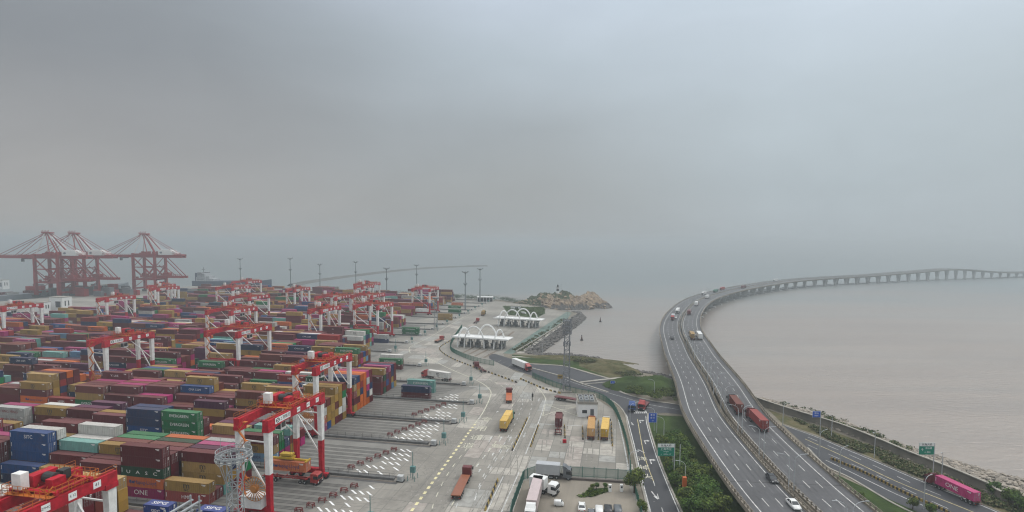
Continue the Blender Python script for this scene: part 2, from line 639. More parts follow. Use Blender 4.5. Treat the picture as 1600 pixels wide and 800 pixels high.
# ------------------------------------------------------------------ water, land
SEA = -5.0
def P(pts, z=0.0):
    return [ground(x, y, z) for x, y in pts]
def sheet(name, pts, z, m, k='structure'):
    mb = MB()
    mb.poly([(p.x, p.y, z) for p in pts])
    return kind(mb.build(name, m), k)
mb = MB()
mb.poly([(-14000, -600 + 5, SEA), (14000, -595, SEA), (14000, 14900, SEA), (-14000, 14900, SEA)])
for p in list(mb.v):
    pass
mb.v = [(max(-8900, min(8900, a)), b, c) for a, b, c in mb.v]
kind(mb.build('sea_water', WATER), 'structure')

def smooth_line(pts, n=6, closed=False):
    """Catmull-Rom through points"""
    V = [Vector(p) for p in pts]
    out = []
    m = len(V)
    for i in range(m - 1):
        a, b = V[i], V[i + 1]
        a0 = V[i - 1] if i > 0 else a * 2 - b
        b1 = V[i + 2] if i + 2 < m else b * 2 - a
        for k in range(n):
            t = k / n
            out.append(.5 * ((2 * a) + (b - a0) * t + (2 * a0 - 5 * a + 4 * b - b1) * t * t + (3 * a - a0 - 3 * b + b1) * t ** 3))
    out.append(V[-1])
    return out
def resample(pts, step):
    out = [pts[0].copy()]
    acc = 0
    for a, b in zip(pts, pts[1:]):
        L = (b - a).length
        if L < 1e-6:
            continue
        d = step - acc
        while d <= L:
            out.append(a.lerp(b, d / L))
            d += step
        acc = L - (d - step)
    return out
def offset(pts, d):
    """positive d: to the right of travel, in plan"""
    out = []
    for i, p in enumerate(pts):
        a = pts[max(i - 1, 0)]
        b = pts[min(i + 1, len(pts) - 1)]
        t = (b - a)
        t.z = 0
        t.normalize()
        out.append(Vector((p.x + t.y * d, p.y - t.x * d, p.z)))
    return out
def ribbon(mb, A, B, m=0, dz=0.0):
    for i in range(len(A) - 1):
        q = [A[i], B[i], B[i + 1], A[i + 1]]
        q = [(p.x, p.y, p.z + dz) for p in q]
        mb.face(q, m)
def line_strip(mb, pts, w, dz, m=0):
    ribbon(mb, offset(pts, -w / 2), offset(pts, w / 2), m, dz)
def dash_strip(mb, pts, w, dz, on, off, m=0):
    R = resample(pts, on / 2)
    per = int(round((on + off) / (on / 2)))
    for i in range(0, len(R) - 3, per):
        line_strip(mb, R[i:i + 3], w, dz, m)

# port platform: quay line on the far left, shore on the far side, gate and riprap shore on the right
QUAY = [yard(-640, -40), yard(-640, 480), yard(-603, 690)]
FARS = P([(330, 448), (470, 450), (600, 461), (700, 466), (780, 468), (815, 474), (870, 484), (893, 487)])
SEAW = P([(903, 489), (881, 506), (830, 541), (817, 551)])
PEN = P([(846, 556), (880, 555.5), (905, 557), (926, 560), (945, 567), (962, 574), (985, 580), (1015, 584), (1034, 589), (1062, 597)])
EAST = [Vector((91, 241, 0))] + P([(1190, 634), (1240, 651), (1310, 673), (1370, 697), (1420, 719), (1480, 743), (1540, 769), (1600, 797)]) + [Vector((150, 60, 0)), Vector((150, -40, 0))]
LAND = QUAY + FARS + SEAW + PEN + EAST
def xy(pts):
    return [(p.x, p.y) for p in pts]
sheet('port_ground', LAND, 0.0, EARTH)
# quay and shore faces down to the sea bed
mb = MB()
ring = LAND + [LAND[0]]
for a, b in zip(ring, ring[1:]):
    mb.face([(a.x, a.y, 0), (b.x, b.y, 0), (b.x, b.y, -9), (a.x, a.y, -9)])
kind(mb.build('quay_wall', WALLC), 'structure')

YARDP = [yard(-639, -38), yard(-639, 480), yard(-602, 688)] + P([(335, 449.5), (470, 452), (600, 463), (700, 468), (770, 470), (812, 475), (868, 485), (885, 488), (862, 503), (800, 545), (786, 552), (800, 578), (880, 611), (930, 622), (958, 640), (976, 690), (984, 745), (1004, 790), (1008, 830)]) + [Vector((30, 60, 0)), Vector((30, -40, 0))]
sheet('yard_pavement', YARDP, 0.008, CONC)

# stacking blocks: a darker worn concrete under the containers
BV = [32, 58, 84, 110, 136, 163, 185, 209, 236, 268, 299, 329, 357, 384, 411, 448, 478, 505, 535, 565, 595]
def strip_end(v):
    pts = [(0, -57), (209, -57), (236, -68), (268, -101), (299, -131), (357, -134), (620, -140)]
    for (a, b), (c, d) in zip(pts, pts[1:]):
        if a <= v <= c:
            return b + (d - b) * (v - a) / (c - a)
    return -57
def stack_end(v):
    return -97 if v < 230 else -122 if v < 265 else -150 if v < 325 else -163 if v < 405 else -178
def left_end(v):
    return -505 if v < 320 else -450 if v < 460 else -500
for v0, v1 in zip(BV, BV[1:]):
    mb = MB()
    e = stack_end(v0) + 33 + (random.random() * 3 if v0 < 230 else -14)
    a = left_end(v0) - 6
    mb.poly([yard(a, v0 + 2.4, .016), yard(e - 10, v0 + 2.4, .016), yard(e + 2, v1 - 2.4, .016), yard(a, v1 - 2.4, .016)])
    kind(mb.build('block_pavement', BLOCKC), 'structure')

# asphalt roads outside the fence
RA_U = P([(774, 553), (800, 561), (828, 568), (880, 571.5), (920, 582), (952, 591), (980, 588.5)])
RA_L = P([(968, 600), (964, 608), (980, 616), (1020, 626), (1064, 632.5), (1100, 640)])
RA_D = P([(1100, 652), (1040, 645), (1012, 646), (1013, 664), (1022, 696), (1030, 720), (1046, 760), (1064, 800), (1075, 830)])
RA_B = P([(1022, 830), (1014, 798), (998, 736), (990, 700), (982, 668), (977, 646), (960, 627), (932, 614), (885, 604), (800, 577), (765, 561), (762, 553)])
sheet('access_road', RA_U + RA_L + RA_D + RA_B, 0.02, ASPH)
RC = P([(1222, 663), (1280, 683), (1314, 697), (1360, 716), (1420, 742), (1454, 756), (1534, 788), (1600, 817)]) + P([(1530, 838), (1470, 820), (1400, 789), (1330, 748), (1290, 728), (1262, 700)])
sheet('shore_road', RC, 0.02, ASPH)
GATE_ROAD = P([(860, 503), (885, 487.5), (893, 488.5), (884, 503), (820, 545), (800, 553), (786, 552)])
TEAL = mat('green_coated_road', (.12, .17, .145), .85, .3, .2, coord='Position')
sheet('green_coated_road', GATE_ROAD, 0.03, TEAL)
# grass areas
sheet('scrub_verge', P([(905, 557.5), (926, 561), (945, 568), (962, 575), (985, 581), (983, 588), (952, 590), (925, 580), (905, 572)]), 0.05, SCRUB)
sheet('verge_path', P([(800, 556.5), (846, 558), (905, 560), (925, 564), (925, 565), (905, 561.5), (846, 559.3), (800, 558)]), .055, KERB)
sheet('grass_verge', P([(800, 554), (846, 556.5), (880, 556), (905, 557.5), (926, 561), (945, 568), (962, 575), (985, 581), (983, 588), (952, 590), (920, 581), (880, 570.5), (828, 567), (800, 560)]), 0.03, GRASS)
sheet('bridge_lawn', P([(1015, 648), (1075, 651), (1100, 656), (1180, 700), (1200, 760), (1200, 830), (1080, 830), (1066, 798), (1048, 760), (1032, 720), (1024, 696), (1015, 664)]), 0.03, GRASS)
sheet('shore_lawn', P([(1306, 741), (1340, 757), (1400, 785), (1440, 803), (1400, 815), (1330, 800), (1290, 745)]), 0.035, GRASS)
sheet('shore_scrub', P([(1200, 640), (1240, 654), (1310, 677), (1370, 701), (1420, 723), (1480, 747), (1540, 773), (1600, 800), (1600, 815), (1534, 786), (1454, 754), (1360, 714), (1280, 681), (1222, 661)]), 0.03, SCRUB)
sheet('planted_bed', P([(785, 478), (850, 480), (852, 490), (838, 497), (795, 492)]), 0.03, GRASS)

# hummocky mounds of grass beside the bridge
def mound(name, c, rx, ry, h, m, rot=0, seed=0, res=26, k='structure'):
    mb = MB()
    ca, sa = math.cos(rot), math.sin(rot)
    g = []
    for i in range(res + 1):
        for j in range(res + 1):
            a, b = i / res * 2 - 1, j / res * 2 - 1
            r = math.sqrt(a * a + b * b)
            z = max(0, 1 - r * r) ** .8 * h * (1 + .5 * noise.noise(Vector((a * 2.3 + seed, b * 2.3, seed))))
            z += max(0, 1 - r) * h * .35 * noise.noise(Vector((a * 7 + seed, b * 7, 3.1)))
            x, y = a * rx, b * ry
            g.append((c[0] + x * ca - y * sa, c[1] + x * sa + y * ca, (c[2] if len(c) > 2 else 0) - .15 + z))
    mb.v = g
    for i in range(res):
        for j in range(res):
            if ((i + .5) / res * 2 - 1) ** 2 + ((j + .5) / res * 2 - 1) ** 2 > .97:
                continue
            a = i * (res + 1) + j
            mb.f.append((a, a + res + 1, a + res + 2, a + 1))
            mb.m.append(0)
    return kind(mb.build(name, m, smooth=True), k)
c = ground(1015, 606)
mound('grass_mound', c, 21, 13, 4.6, GRASS, rot=-.3, seed=4)
c = ground(900, 562)
mound('grass_bank', c, 34, 4.5, 1.6, SCRUB, rot=-.30, seed=2)
c = ground(955, 577)
mound('earth_bank', c, 15, 9, 3.0, SCRUB, rot=-.5, seed=7)

# kerbs of the access road and the concrete island bars
def kerb(name, pts, w=.5, h=.16, z=.02, m=None):
    L = smooth_line(pts, 5)
    mb = MB()
    A, B = offset(L, -w / 2), offset(L, w / 2)
    for i in range(len(L) - 1):
        for q in (((A[i], h), (B[i], h), (B[i + 1], h), (A[i + 1], h)), ((A[i], 0), (A[i], h), (A[i + 1], h), (A[i + 1], 0)), ((B[i], 0), (B[i + 1], 0), (B[i + 1], h), (B[i], h))):
            mb.face([(p.x, p.y, z + zz) for p, zz in q])
    return kind(mb.build(name, m or KERB), 'structure')
kerb('road_kerb', P([(800, 561), (828, 568.5), (880, 572), (920, 583), (952, 592)]), 1.0)
kerb('road_kerb', P([(980, 589), (969, 600), (965, 608), (980, 616.5), (1020, 626.5), (1064, 633), (1100, 641)]), 1.0)
kerb('road_kerb', P([(1012, 646.5), (1013.5, 664), (1023, 696), (1031, 720), (1047, 760), (1065, 800), (1076, 830)]), .5)
kerb('road_kerb', P([(1020, 830), (1013, 798), (997, 736), (989, 700), (981, 668), (976, 646), (960, 628.5), (932, 615)]), .5)
kerb('road_kerb', P([(1262, 700), (1290, 728), (1330, 748), (1400, 789), (1470, 820)]), .6)
kerb('traffic_island', P([(826, 574), (880, 589), (910, 600), (950, 613)]), .9, .25)
kerb('traffic_island', P([(907, 598), (940, 594), (981, 590)]), 1.8, .3)
kerb('traffic_island', P([(909, 601), (945, 598), (978, 594)]), .7, .3)

# painted lines of the outside roads
mb = MB()
my = MB()
def G3(pts):
    return smooth_line(P(pts), 5)
def wl(pts, w=.18, z=.03, m=mb):
    line_strip(m, G3(pts), w, z)
wl([(979, 648), (984, 668), (992, 700), (1000, 736), (1016, 798), (1022, 825)], .3)
wl([(1009, 650), (1011, 664), (1020, 696), (1028, 720), (1044, 760), (1061, 800)], .3)
line_strip(my, G3([(996, 655), (1004, 700), (1011, 725), (1021, 752)]), .22, .03)
dash_strip(mb, G3([(1021, 752), (1028, 775), (1036, 800), (1044, 825)]), .2, .03, 3, 4)
wl([(880, 592), (915, 604), (965, 618), (1010, 631), (1060, 640)], .2)
for k in range(7):   # pedestrian crossing of the exit road
    a = ground(990.5 + k * 3.1, 646)
    d = Vector((.12, 1, 0)).normalized()
    mb.face([a + Vector((0, 0, .035)), a + Vector((.55, 0, .035)), a + Vector((.55, 0, .035)) + d * 3.4, a + Vector((0, 0, .035)) + d * 3.4])
for off in (-3.2, 3.2):
    pass
wl([(1226, 665), (1280, 684.5), (1314, 699), (1360, 718), (1420, 744), (1454, 758), (1534, 790), (1600, 819)], .25)
line_strip(my, G3([(1258, 686), (1280, 696), (1320, 714), (1400, 752), (1470, 780), (1520, 800), (1560, 817)]), .28, .03)
dash_strip(mb, G3([(1262, 683), (1300, 699), (1360, 725), (1440, 762), (1520, 793)]), .2, .03, 4, 5)
dash_strip(mb, G3([(1262, 695), (1300, 712), (1360, 738), (1440, 776), (1500, 803)]), .2, .03, 4, 5)
wl([(1290, 719), (1330, 738), (1400, 772), (1460, 797)], .25)
kind(mb.build('road_marking', LINEW), 'structure')
kind(my.build('road_marking', LINEY), 'structure')

# ------------------------------------------------------------------ rock: revetments and island
def rocks(name, spots, m, k='stuff', rmin=.5, rmax=1.4):
    mb = MB()
    base = bmesh.new()
    bmesh.ops.create_icosphere(base, subdivisions=1, radius=1)
    bv = [v.co.copy() for v in base.verts]
    bf = [tuple(v.index for v in f.verts) for f in base.faces]
    base.free()
    for p in spots:
        r = random.uniform(rmin, rmax) * random.uniform(.7, 1)
        s = Vector((random.uniform(.8, 1.4), random.uniform(.7, 1.2), random.uniform(.5, .9)))
        a = random.random() * 6.28
        ca, sa = math.cos(a), math.sin(a)
        i = len(mb.v)
        for v in bv:
            j = random.uniform(.75, 1.15) * r
            x, y, z = v.x * s.x * j, v.y * s.y * j, v.z * s.z * j
            mb.v.append((p[0] + x * ca - y * sa, p[1] + x * sa + y * ca, p[2] + z))
        for f in bf:
            mb.f.append(tuple(i + q for q in f))
            mb.m.append(0)
    return kind(mb.build(name, m), k)
def apron(name, crest, toe, m, z0=0.0, z1=SEA - .6):
    mb = MB()
    n = 60
    C_, T_ = resample_n(crest, n), resample_n(toe, n)
    rows = 5
    for i in range(n + 1):
        for j in range(rows + 1):
            t = j / rows
            p = C_[i].lerp(T_[i], t)
            z = z0 + (z1 - z0) * t + (0 if j in (0,) else random.uniform(-.25, .25))
            mb.v.append((p.x, p.y, z))
    for i in range(n):
        for j in range(rows):
            a = i * (rows + 1) + j
            mb.f.append((a, a + 1, a + rows + 2, a + rows + 1))
            mb.m.append(0)
    return kind(mb.build(name, m), 'structure'), C_, T_
def resample_n(pts, n):
    L = sum((b - a).length for a, b in zip(pts, pts[1:]))
    r = resample(pts, L / n * .99999)
    while len(r) < n + 1:
        r.append(pts[-1].copy())
    return r[:n + 1]
def scatter(C_, T_, count, z0, z1, t0=0, t1=1):
    out = []
    n = len(C_) - 1
    for _ in range(count):
        s = random.random() * (n - 1)
        i = int(s)
        a = C_[i].lerp(C_[i + 1], s - i)
        b = T_[i].lerp(T_[i + 1], s - i)
        t = random.uniform(t0, t1)
        p = a.lerp(b, t)
        out.append((p.x, p.y, z0 + (z1 - z0) * t))
    return out
def PS(pts, z=SEA):
    return [ground(x, y, z) for x, y in pts]
# dark riprap by the gate
cr = P([(893, 487), (903, 489), (881, 506), (830, 541), (817, 551), (846, 556)])
to = PS([(905, 486), (917, 497), (892, 518), (864, 539), (846, 551), (856, 555)])
o_, C_, T_ = apron('riprap_slope', cr, to, ROCKD)
rocks('riprap_rocks', scatter(C_, T_, 1100, 0, SEA - .3), ROCKD, rmin=.7, rmax=1.7)
cr = P([(840, 555.5), (880, 555.5), (905, 557), (926, 560), (945, 567), (962, 574), (985, 580), (1015, 584), (1034, 589), (1062, 597)])
to = PS([(845, 553), (880, 554), (908, 556.5), (930, 560), (950, 567), (968, 574.5), (990, 580), (1017, 584), (1037, 588.5), (1065, 596)])
o_, C_, T_ = apron('shore_slope', [p + Vector((0, 0, 0)) for p in cr], [p + Vector((1.5, 4.5, 0)) for p in to], ROCKD)
rocks('shore_rocks', scatter(C_, T_, 450, .2, SEA - .2), ROCKD, rmin=.5, rmax=1.5)
# pale riprap outside the seawall on the east shore
CR = [Vector((91, 241, 0))] + P([(1190, 634), (1240, 651), (1310, 673), (1370, 697), (1420, 719), (1480, 743), (1540, 769), (1600, 797)])
TO = [Vector((98, 252, 0))] + PS([(1196, 622), (1250, 637), (1320, 657), (1390, 687), (1440, 703), (1490, 718), (1540, 732), (1600, 746)])
CR.append(Vector((147, 106, 0)))
TO.append(Vector((186, 132, 0)))
o_, C_, T_ = apron('riprap_slope', CR, TO, ROCKM)
rocks('riprap_rocks', scatter(C_, T_, 3600, .3, SEA - .2), ROCKM, rmin=.35, rmax=.95)
# the seawall itself
mb = MB()
L = smooth_line(CR, 5)
A, B = offset(L, .1), offset(L, -.5)
for i in range(len(L) - 1):
    hgt = 2.6
    for q in (((A[i], 0), (A[i + 1], 0), (A[i + 1], hgt), (A[i], hgt)), ((A[i], hgt), (A[i + 1], hgt), (B[i + 1], hgt), (B[i], hgt)), ((B[i], hgt), (B[i + 1], hgt), (B[i + 1], -1), (B[i], -1))):
        mb.face([(p.x, p.y, z) for p, z in q])
    mb.beam((A[i].x, A[i].y, hgt + .12), (A[i + 1].x, A[i + 1].y, hgt + .12), .8, .24, 1)
tag(mb.build('seawall', [WALLC, KERB]), 'long grey concrete seawall between the shore road and the pale boulders', 'seawall')
# low wall with a path above the dark riprap near the gate
mb = MB()
L = smooth_line(P([(886, 501), (851, 524), (806, 551)]), 4)
for a, b in zip(L, L[1:]):
    mb.beam(a + Vector((0, 0, .55)), b + Vector((0, 0, .55)), .5, 1.1)
tag(mb.build('parapet_wall', KERB), 'pale low parapet along the top of the dark riprap by the gate', 'wall')
sheet('seawall_path', P([(890, 500), (886, 502), (806, 552), (818, 552), (860, 522)]), .03, KERB)

# the rocky islet
def islet():
    a = [0]
    cx, cyy = ground(876, 478).x, ground(876, 478).y + 26
    def hgt(x, y):
        def bump(px, w, d, h, yo=0):
            c = ground(px, 477)
            dx, dy = (x - c.x) / w, (y - (c.y + 26 + yo)) / d
            r = dx * dx + dy * dy
            return h * max(0, 1 - r) ** .55 if r < 1 else 0
        z = max(bump(872, 40, 27, 17.5), bump(846, 30, 22, 12.5), bump(925, 17, 17, 16.5, 6), bump(938, 18, 15, 11, 2), bump(902, 24, 20, 15, -4), bump(820, 26, 15, 7.5, 2), bump(946, 14, 12, 6, -2))
        if z > 0:
            rid = abs(noise.noise(Vector((x * .11, y * .11, 1.7))))
            z += (noise.noise(Vector((x * .06, y * .06, 0))) * 3 - rid * 6.5 - abs(noise.noise(Vector((x * .24, y * .24, 8)))) * 3.2 + noise.noise(Vector((x * .5, y * .5, 5))) * 1.3) * min(1, z / 5)
        return z
    x0, x1 = ground(795, 477).x, ground(962, 477).x
    y0, y1 = cyy - 34, cyy + 34
    nx, ny = 190, 84
    mb = MB()
    Z = {}
    for i in range(nx + 1):
        for j in range(ny + 1):
            x, y = x0 + (x1 - x0) * i / nx, y0 + (y1 - y0) * j / ny
            h = hgt(x, y)
            z = SEA - 1.2 + h + (1.0 if h > 0 else 0)
            Z[i, j] = (x, y, z, h)
            mb.v.append((x, y, z))
    for i in range(nx):
        for j in range(ny):
            q = [(i, j), (i + 1, j), (i + 1, j + 1), (i, j + 1)]
            if max(Z[k][3] for k in q) <= 0:
                continue
            zs = [Z[k][2] for k in q]
            slope = max(zs) - min(zs)
            x, y = Z[i, j][:2]
            green = (slope < 2.5 + 1.6 * noise.noise(Vector((x * .09, y * .09, 9)))) and Z[i, j][3] > 10.5 and x < ground(900, 477).x and noise.noise(Vector((x * .13, y * .13, 4))) > -.12
            green = green or (x < ground(846, 477).x and Z[i, j][3] > 3.5 and noise.noise(Vector((x * .1, y * .1, 2))) > -.25)
            mb.f.append(tuple(k[0] * (ny + 1) + k[1] for k in q))
            mb.m.append(1 if green else 2 if Z[i, j][3] < 4.5 + noise.noise(Vector((x * .2, y * .2, 1))) * 2 else 0)
    o = mb.build('rocky_islet', [CLIFF, mat('islet_scrub', (.07, .085, .035), .95, col2=(.03, .042, .018), scale=.3, coord='Position', bump=.6, bscale=.8), ROCKD])
    kind(o, 'structure')
    sp = []
    for _ in range(420):
        i, j = random.randrange(nx), random.randrange(0, ny // 2)
        x, y, z, h = Z[i, j]
        if .3 < h < 13:
            sp.append((x, y, z))
    rocks('islet_boulders', sp, CLIFF, rmin=.7, rmax=2.4)
    c = ground(873, 477)
    best = max(Z[i, j][2] for i in range(nx) for j in range(ny) if abs(Z[i, j][0] - c.x) < 3 and abs(Z[i, j][1] - (cyy)) < 6)
    bx = c.x
    for i in range(nx):
        for j in range(ny):
            if Z[i, j][2] == best:
                bx, by = Z[i, j][:2]
    return Vector((bx, by, best - .6)), Z
TOPI, _Z = islet()
t = tag(empty('lighthouse', TOPI), 'small black and white banded lighthouse on the rocky islet', 'lighthouse')
mb = MB(); mb.cyl((0, 0, 0), (0, 0, 2.2), 1.5, 1.3, 14); mb.build('white_band', WHITE, t)
mb = MB(); mb.cyl((0, 0, 4.2), (0, 0, 5.6), 1.05, .95, 14); mb.build('white_band', WHITE, t)
mb = MB(); mb.cyl((0, 0, 2.2), (0, 0, 4.2), 1.28, 1.07, 14); mb.build('black_band', BLACK, t)
mb = MB(); mb.cyl((0, 0, 5.6), (0, 0, 5.9), 1.4, 1.4, 14); mb.build('gallery', BLACK, t)
mb = MB(); mb.cyl((0, 0, 5.9), (0, 0, 7.3), .7, .7, 10); mb.cyl((0, 0, 7.3), (0, 0, 8.1), .85, .05, 10); mb.build('lantern', BLACK, t); t.scale = (1.2, 1.2, 1.2)
for k, (dx, h) in enumerate(((2.6, 9), (4.4, 11.5))):
    mb = MB(); mb.cyl((0, 0, -1.5), (0, 0, h), .12, .06, 6); mb.cyl((-.5, 0, h * .8), (.5, 0, h * .8), .05, .05, 5)
    o = mb.build('antenna_mast', STEEL); o.location = TOPI + Vector((dx, 1.5, 0))
    tag(o, ['thin whip mast next to the lighthouse, the shorter one', 'thin whip mast right of the lighthouse, the taller one'][k], 'mast', 'masts beside the lighthouse')

# breakwater out at sea
mb = MB()
L = smooth_line([ground(x, y, SEA) for x, y in ((455, 447), (500, 439), (560, 431), (620, 424), (680, 419), (760, 416))], 8)
A, B = offset(L, 7), offset(L, -7)
A2, B2 = offset(L, 2.5), offset(L, -2.5)
for i in range(len(L) - 1):
    h = 3.6 + random.uniform(-.3, .3)
    up = Vector((0, 0, h))
    mb.face([A[i], A[i + 1], A2[i + 1] + up, A2[i] + up])
    mb.face([A2[i] + up, A2[i + 1] + up, B2[i + 1] + up, B2[i] + up])
    mb.face([B2[i] + up, B2[i + 1] + up, B[i + 1], B[i]])
tag(mb.build('breakwater', ROCKD), 'long dark breakwater curving out into the hazy sea behind the yard', 'breakwater')
for x, y, l in ((938, 503, 'small dark buoy standing in the brown bay, the farther of the two'), (909, 532, 'small dark buoy in the brown bay, the nearer of the two')):
    p = ground(x, y, SEA)
    t = tag(empty('channel_buoy', (p.x, p.y, SEA)), l, 'buoy', 'buoys in the small bay')
    mb = MB(); mb.cyl((0, 0, -.3), (0, 0, .8), 1.1, 1.0, 12); mb.build('float', BLACK, t)
    mb = MB(); mb.cyl((0, 0, .8), (0, 0, 3.4), .7, .25, 8); mb.build('tower', mat('buoy_rust', (.10, .05, .04), .8), t)
    mb = MB(); mb.cyl((0, 0, 3.4), (0, 0, 4.0), .3, .3, 8); mb.build('lantern', BLACK, t)

# ------------------------------------------------------------------ sea bridge
RIGHT_EDGE = [(79, 20, 4.6), (80, 70, 4.8), (81, 118, 5), (82.3, 137, 5), (85, 162, 5), (88, 184, 5), (92.5, 204, 5), (97.5, 225, 5), (103, 252, 5), (109.5, 285, 5), (118, 322, 5), (128, 364, 5), (142, 411, 5), (165, 473, 5), (196, 544, 5), (233, 612, 5), (292, 697, 5.2), (357, 771, 6), (431, 844, 7), (520, 911, 8), (634, 975, 9), (743, 1030, 12), (830, 1072, 15), (890, 1099, 16.5), (950, 1126, 14), (1030, 1160, 9), (1111, 1195, 6.5), (1400, 1320, 5), (1900, 1520, 5), (2600, 1760, 5)]
EDGE = smooth_line(RIGHT_EDGE, 8)
MID = resample(offset(EDGE, -14.3), 4.0)
for _ in range(2):
    MID = [MID[0]] + [(a + b * 2 + c) / 4 for a, b, c in zip(MID, MID[1:], MID[2:])] + [MID[-1]]
BR = tag(empty('sea_bridge', MID[0]), 'long twin-deck motorway viaduct curving out over the sea', 'bridge')
BR.location = (0, 0, 0)
NEAR = [p for p in MID if p.y < 700]
TRACKM = mat('deck_wheel_track', (.100, .100, .104), .8, .4, .15, coord='Position')
for s in (-1, 1):
    a, b = (.7, 14.3)
    IN, OUT = offset(MID, s * a), offset(MID, s * b)
    # deck slab with edge, wearing course, box girder
    mb = MB()
    lo = Vector((0, 0, -.55))
    GI, GO = offset(MID, s * (a + 3.2)), offset(MID, s * (b - 3.2))
    gi = Vector((0, 0, -2.3))
    for i in range(len(MID) - 1):
        X, Y = (IN, OUT)
        mb.face([X[i], X[i + 1], Y[i + 1], Y[i]] if s < 0 else [X[i], Y[i], Y[i + 1], X[i + 1]])
        for E in (X, Y):
            mb.face([E[i], E[i + 1], E[i + 1] + lo, E[i] + lo])
        lo2 = Vector((0, 0, -1.0))
        for E, F in ((X, GI), (Y, GO)):
            mb.face([E[i] + lo, E[i + 1] + lo, F[i + 1] + lo2, F[i] + lo2])
            mb.face([F[i] + lo2, F[i + 1] + lo2, F[i + 1] + gi, F[i] + gi])
        mb.face([GI[i] + gi, GI[i + 1] + gi, GO[i + 1] + gi, GO[i] + gi])
    mb.build('deck', BRCONC, BR)
    mb = MB()
    ribbon(mb, offset(MID, s * (a + .55)) if s > 0 else offset(MID, s * (b - .55)), offset(MID, s * (b - .55)) if s > 0 else offset(MID, s * (a + .55)), 0, .03)
    EI, EO = offset(MID, s * (a + .6)), offset(MID, s * (b - .6))
    for i in range(4, len(MID) - 2, 8):
        if MID[i].y > 600:
            break
        dd = (MID[i + 1] - MID[i]).normalized() * .4
        ribbon(mb, [EI[i], EI[i] + dd], [EO[i], EO[i] + dd], 1, .042)
    mb.build('roadway', [DECKM, CDARK], BR)
    # parapets: concrete foot, posts and rails
    for o_, nm in ((s * (a + .25), 'inner'), (s * (b - .25), 'outer')):
        mb = MB()
        Lp = offset(MID, o_)
        for p, q in zip(Lp, Lp[1:]):
            near = p.y < 460
            mb.beam(p + Vector((0, 0, .25)), q + Vector((0, 0, .25)), .42, .5)
            if near:
                for zr in (.95, 1.3):
                    mb.beam(p + Vector((0, 0, zr)), q + Vector((0, 0, zr)), .10, .10, 0)
            else:
                mb.beam(p + Vector((0, 0, 1.1)), q + Vector((0, 0, 1.1)), .12, .25, 1)
        for p in resample([p for p in Lp if p.y < 330], 2.0):
            mb.cbox((p.x, p.y, p.z + .5), .26, .34, .80, 0)
        mb.build('parapet', [BRCONC, STEEL], BR)
    # wheel tracks worn into the lanes, expansion joints
    mb = MB()
    for ln in range(3):
        for tr in (-.85, .85):
            o_ = a + 1.5 + 1.6 + ln * 3.15 + tr
            line_strip(mb, offset(MID, s * o_), .55, .036)
    mb.build('wheel_track', TRACKM, BR)
    # lane lines
    mb = MB()
    line_strip(mb, offset(MID, s * (a + 1.5)), .22, .045)
    line_strip(mb, offset(MID, s * (b - 2.9)), .26, .045)
    for o_ in (a + 1.5 + 3.2, a + 1.5 + 6.3):
        dash_strip(mb, offset(MID, s * o_), .2, .045, 4.0, 6.6)
    mb.build('lane_marking', LINEW, BR)
# piers: one bent per support, a flared wall under each deck on a common pile cap
dist = 0
nxt = 9
prev = MID[0]
seabed = -8
for i, p in enumerate(MID):
    dist += (p - prev).length
    prev = p
    if dist < nxt or p.y < 60:
        if p.y < 60:
            nxt = dist
        continue
    nxt = dist + (26 if p.y < 500 else 29)
    if p.x > 1900:
        break
    t = (MID[min(i + 1, len(MID) - 1)] - MID[i - 1]).normalized()
    nrm = Vector((t.y, -t.x, 0)).normalized()
    over = p.y > 222
    base = SEA + .8 if over else -.1
    mb = MB()
    for s in (-1, 1):
        c = p + nrm * (s * 7.5)
        top = p.z - 2.3
        prof = [(-1.5, base), (1.5, base), (1.8, base + (top - base) * .35), (3.2, top - .5), (3.2, top), (-3.2, top), (-3.2, top - .5), (-1.8, base + (top - base) * .35)]
        n = len(prof)
        q = []
        for dt in (-.7, .7):
            q.append([c + nrm * x + t * dt + Vector((0, 0, z - c.z)) for x, z in prof])
        mb.face(q[0][::-1]); mb.face(q[1])
        for k in range(n):
            k2 = (k + 1) % n
            mb.face([q[0][k], q[0][k2], q[1][k2], q[1][k]])
    if over:
        mb.cbox((p.x, p.y, SEA - 2), 24, 5, 2.8, 0, math.atan2(nrm.y, nrm.x))
    else:
        mb.cbox((p.x, p.y, -.4), 22, 3, .45, 0, math.atan2(nrm.y, nrm.x))
    mb.build('pier', BPIER, BR)
# lamp posts in pairs along the median
LAMPP = None
def lamp_proto(h=9.0, arm=2.4, name='street_lamp'):
    t = empty(name)
    mb = MB(); mb.cyl((0, 0, 0), (0, 0, h * .82), .14, .09, 8); mb.build('pole', POLE, t)
    mb = MB()
    pts = [(0, 0, h * .82)] + [(arm * (1 - math.cos(a)), 0, h * .82 + h * .18 * math.sin(a)) for a in (.4, .8, 1.2, 1.57)]
    mb.tube([Vector(p) for p in pts], .06, 6); mb.build('arm', POLE, t)
    mb = MB(); mb.cbox((arm + .25, 0, h - .06), .7, .24, .12); mb.build('lamp_head', STEEL, t)
    return t
LP = tag(lamp_proto(), 'grey lamp post', 'street lamp')
index_kids()
lamps = []
def place(proto, loc, rz, label=None, group=None, first=[set()]):
    if proto.name not in first[0]:
        first[0].add(proto.name)
        o = proto
    else:
        o = copy_tree(proto)
    o.location = loc
    o.rotation_euler = (0, 0, rz)
    if label:
        o['label'] = label
    if group:
        o['group'] = group
    return o
k = 0
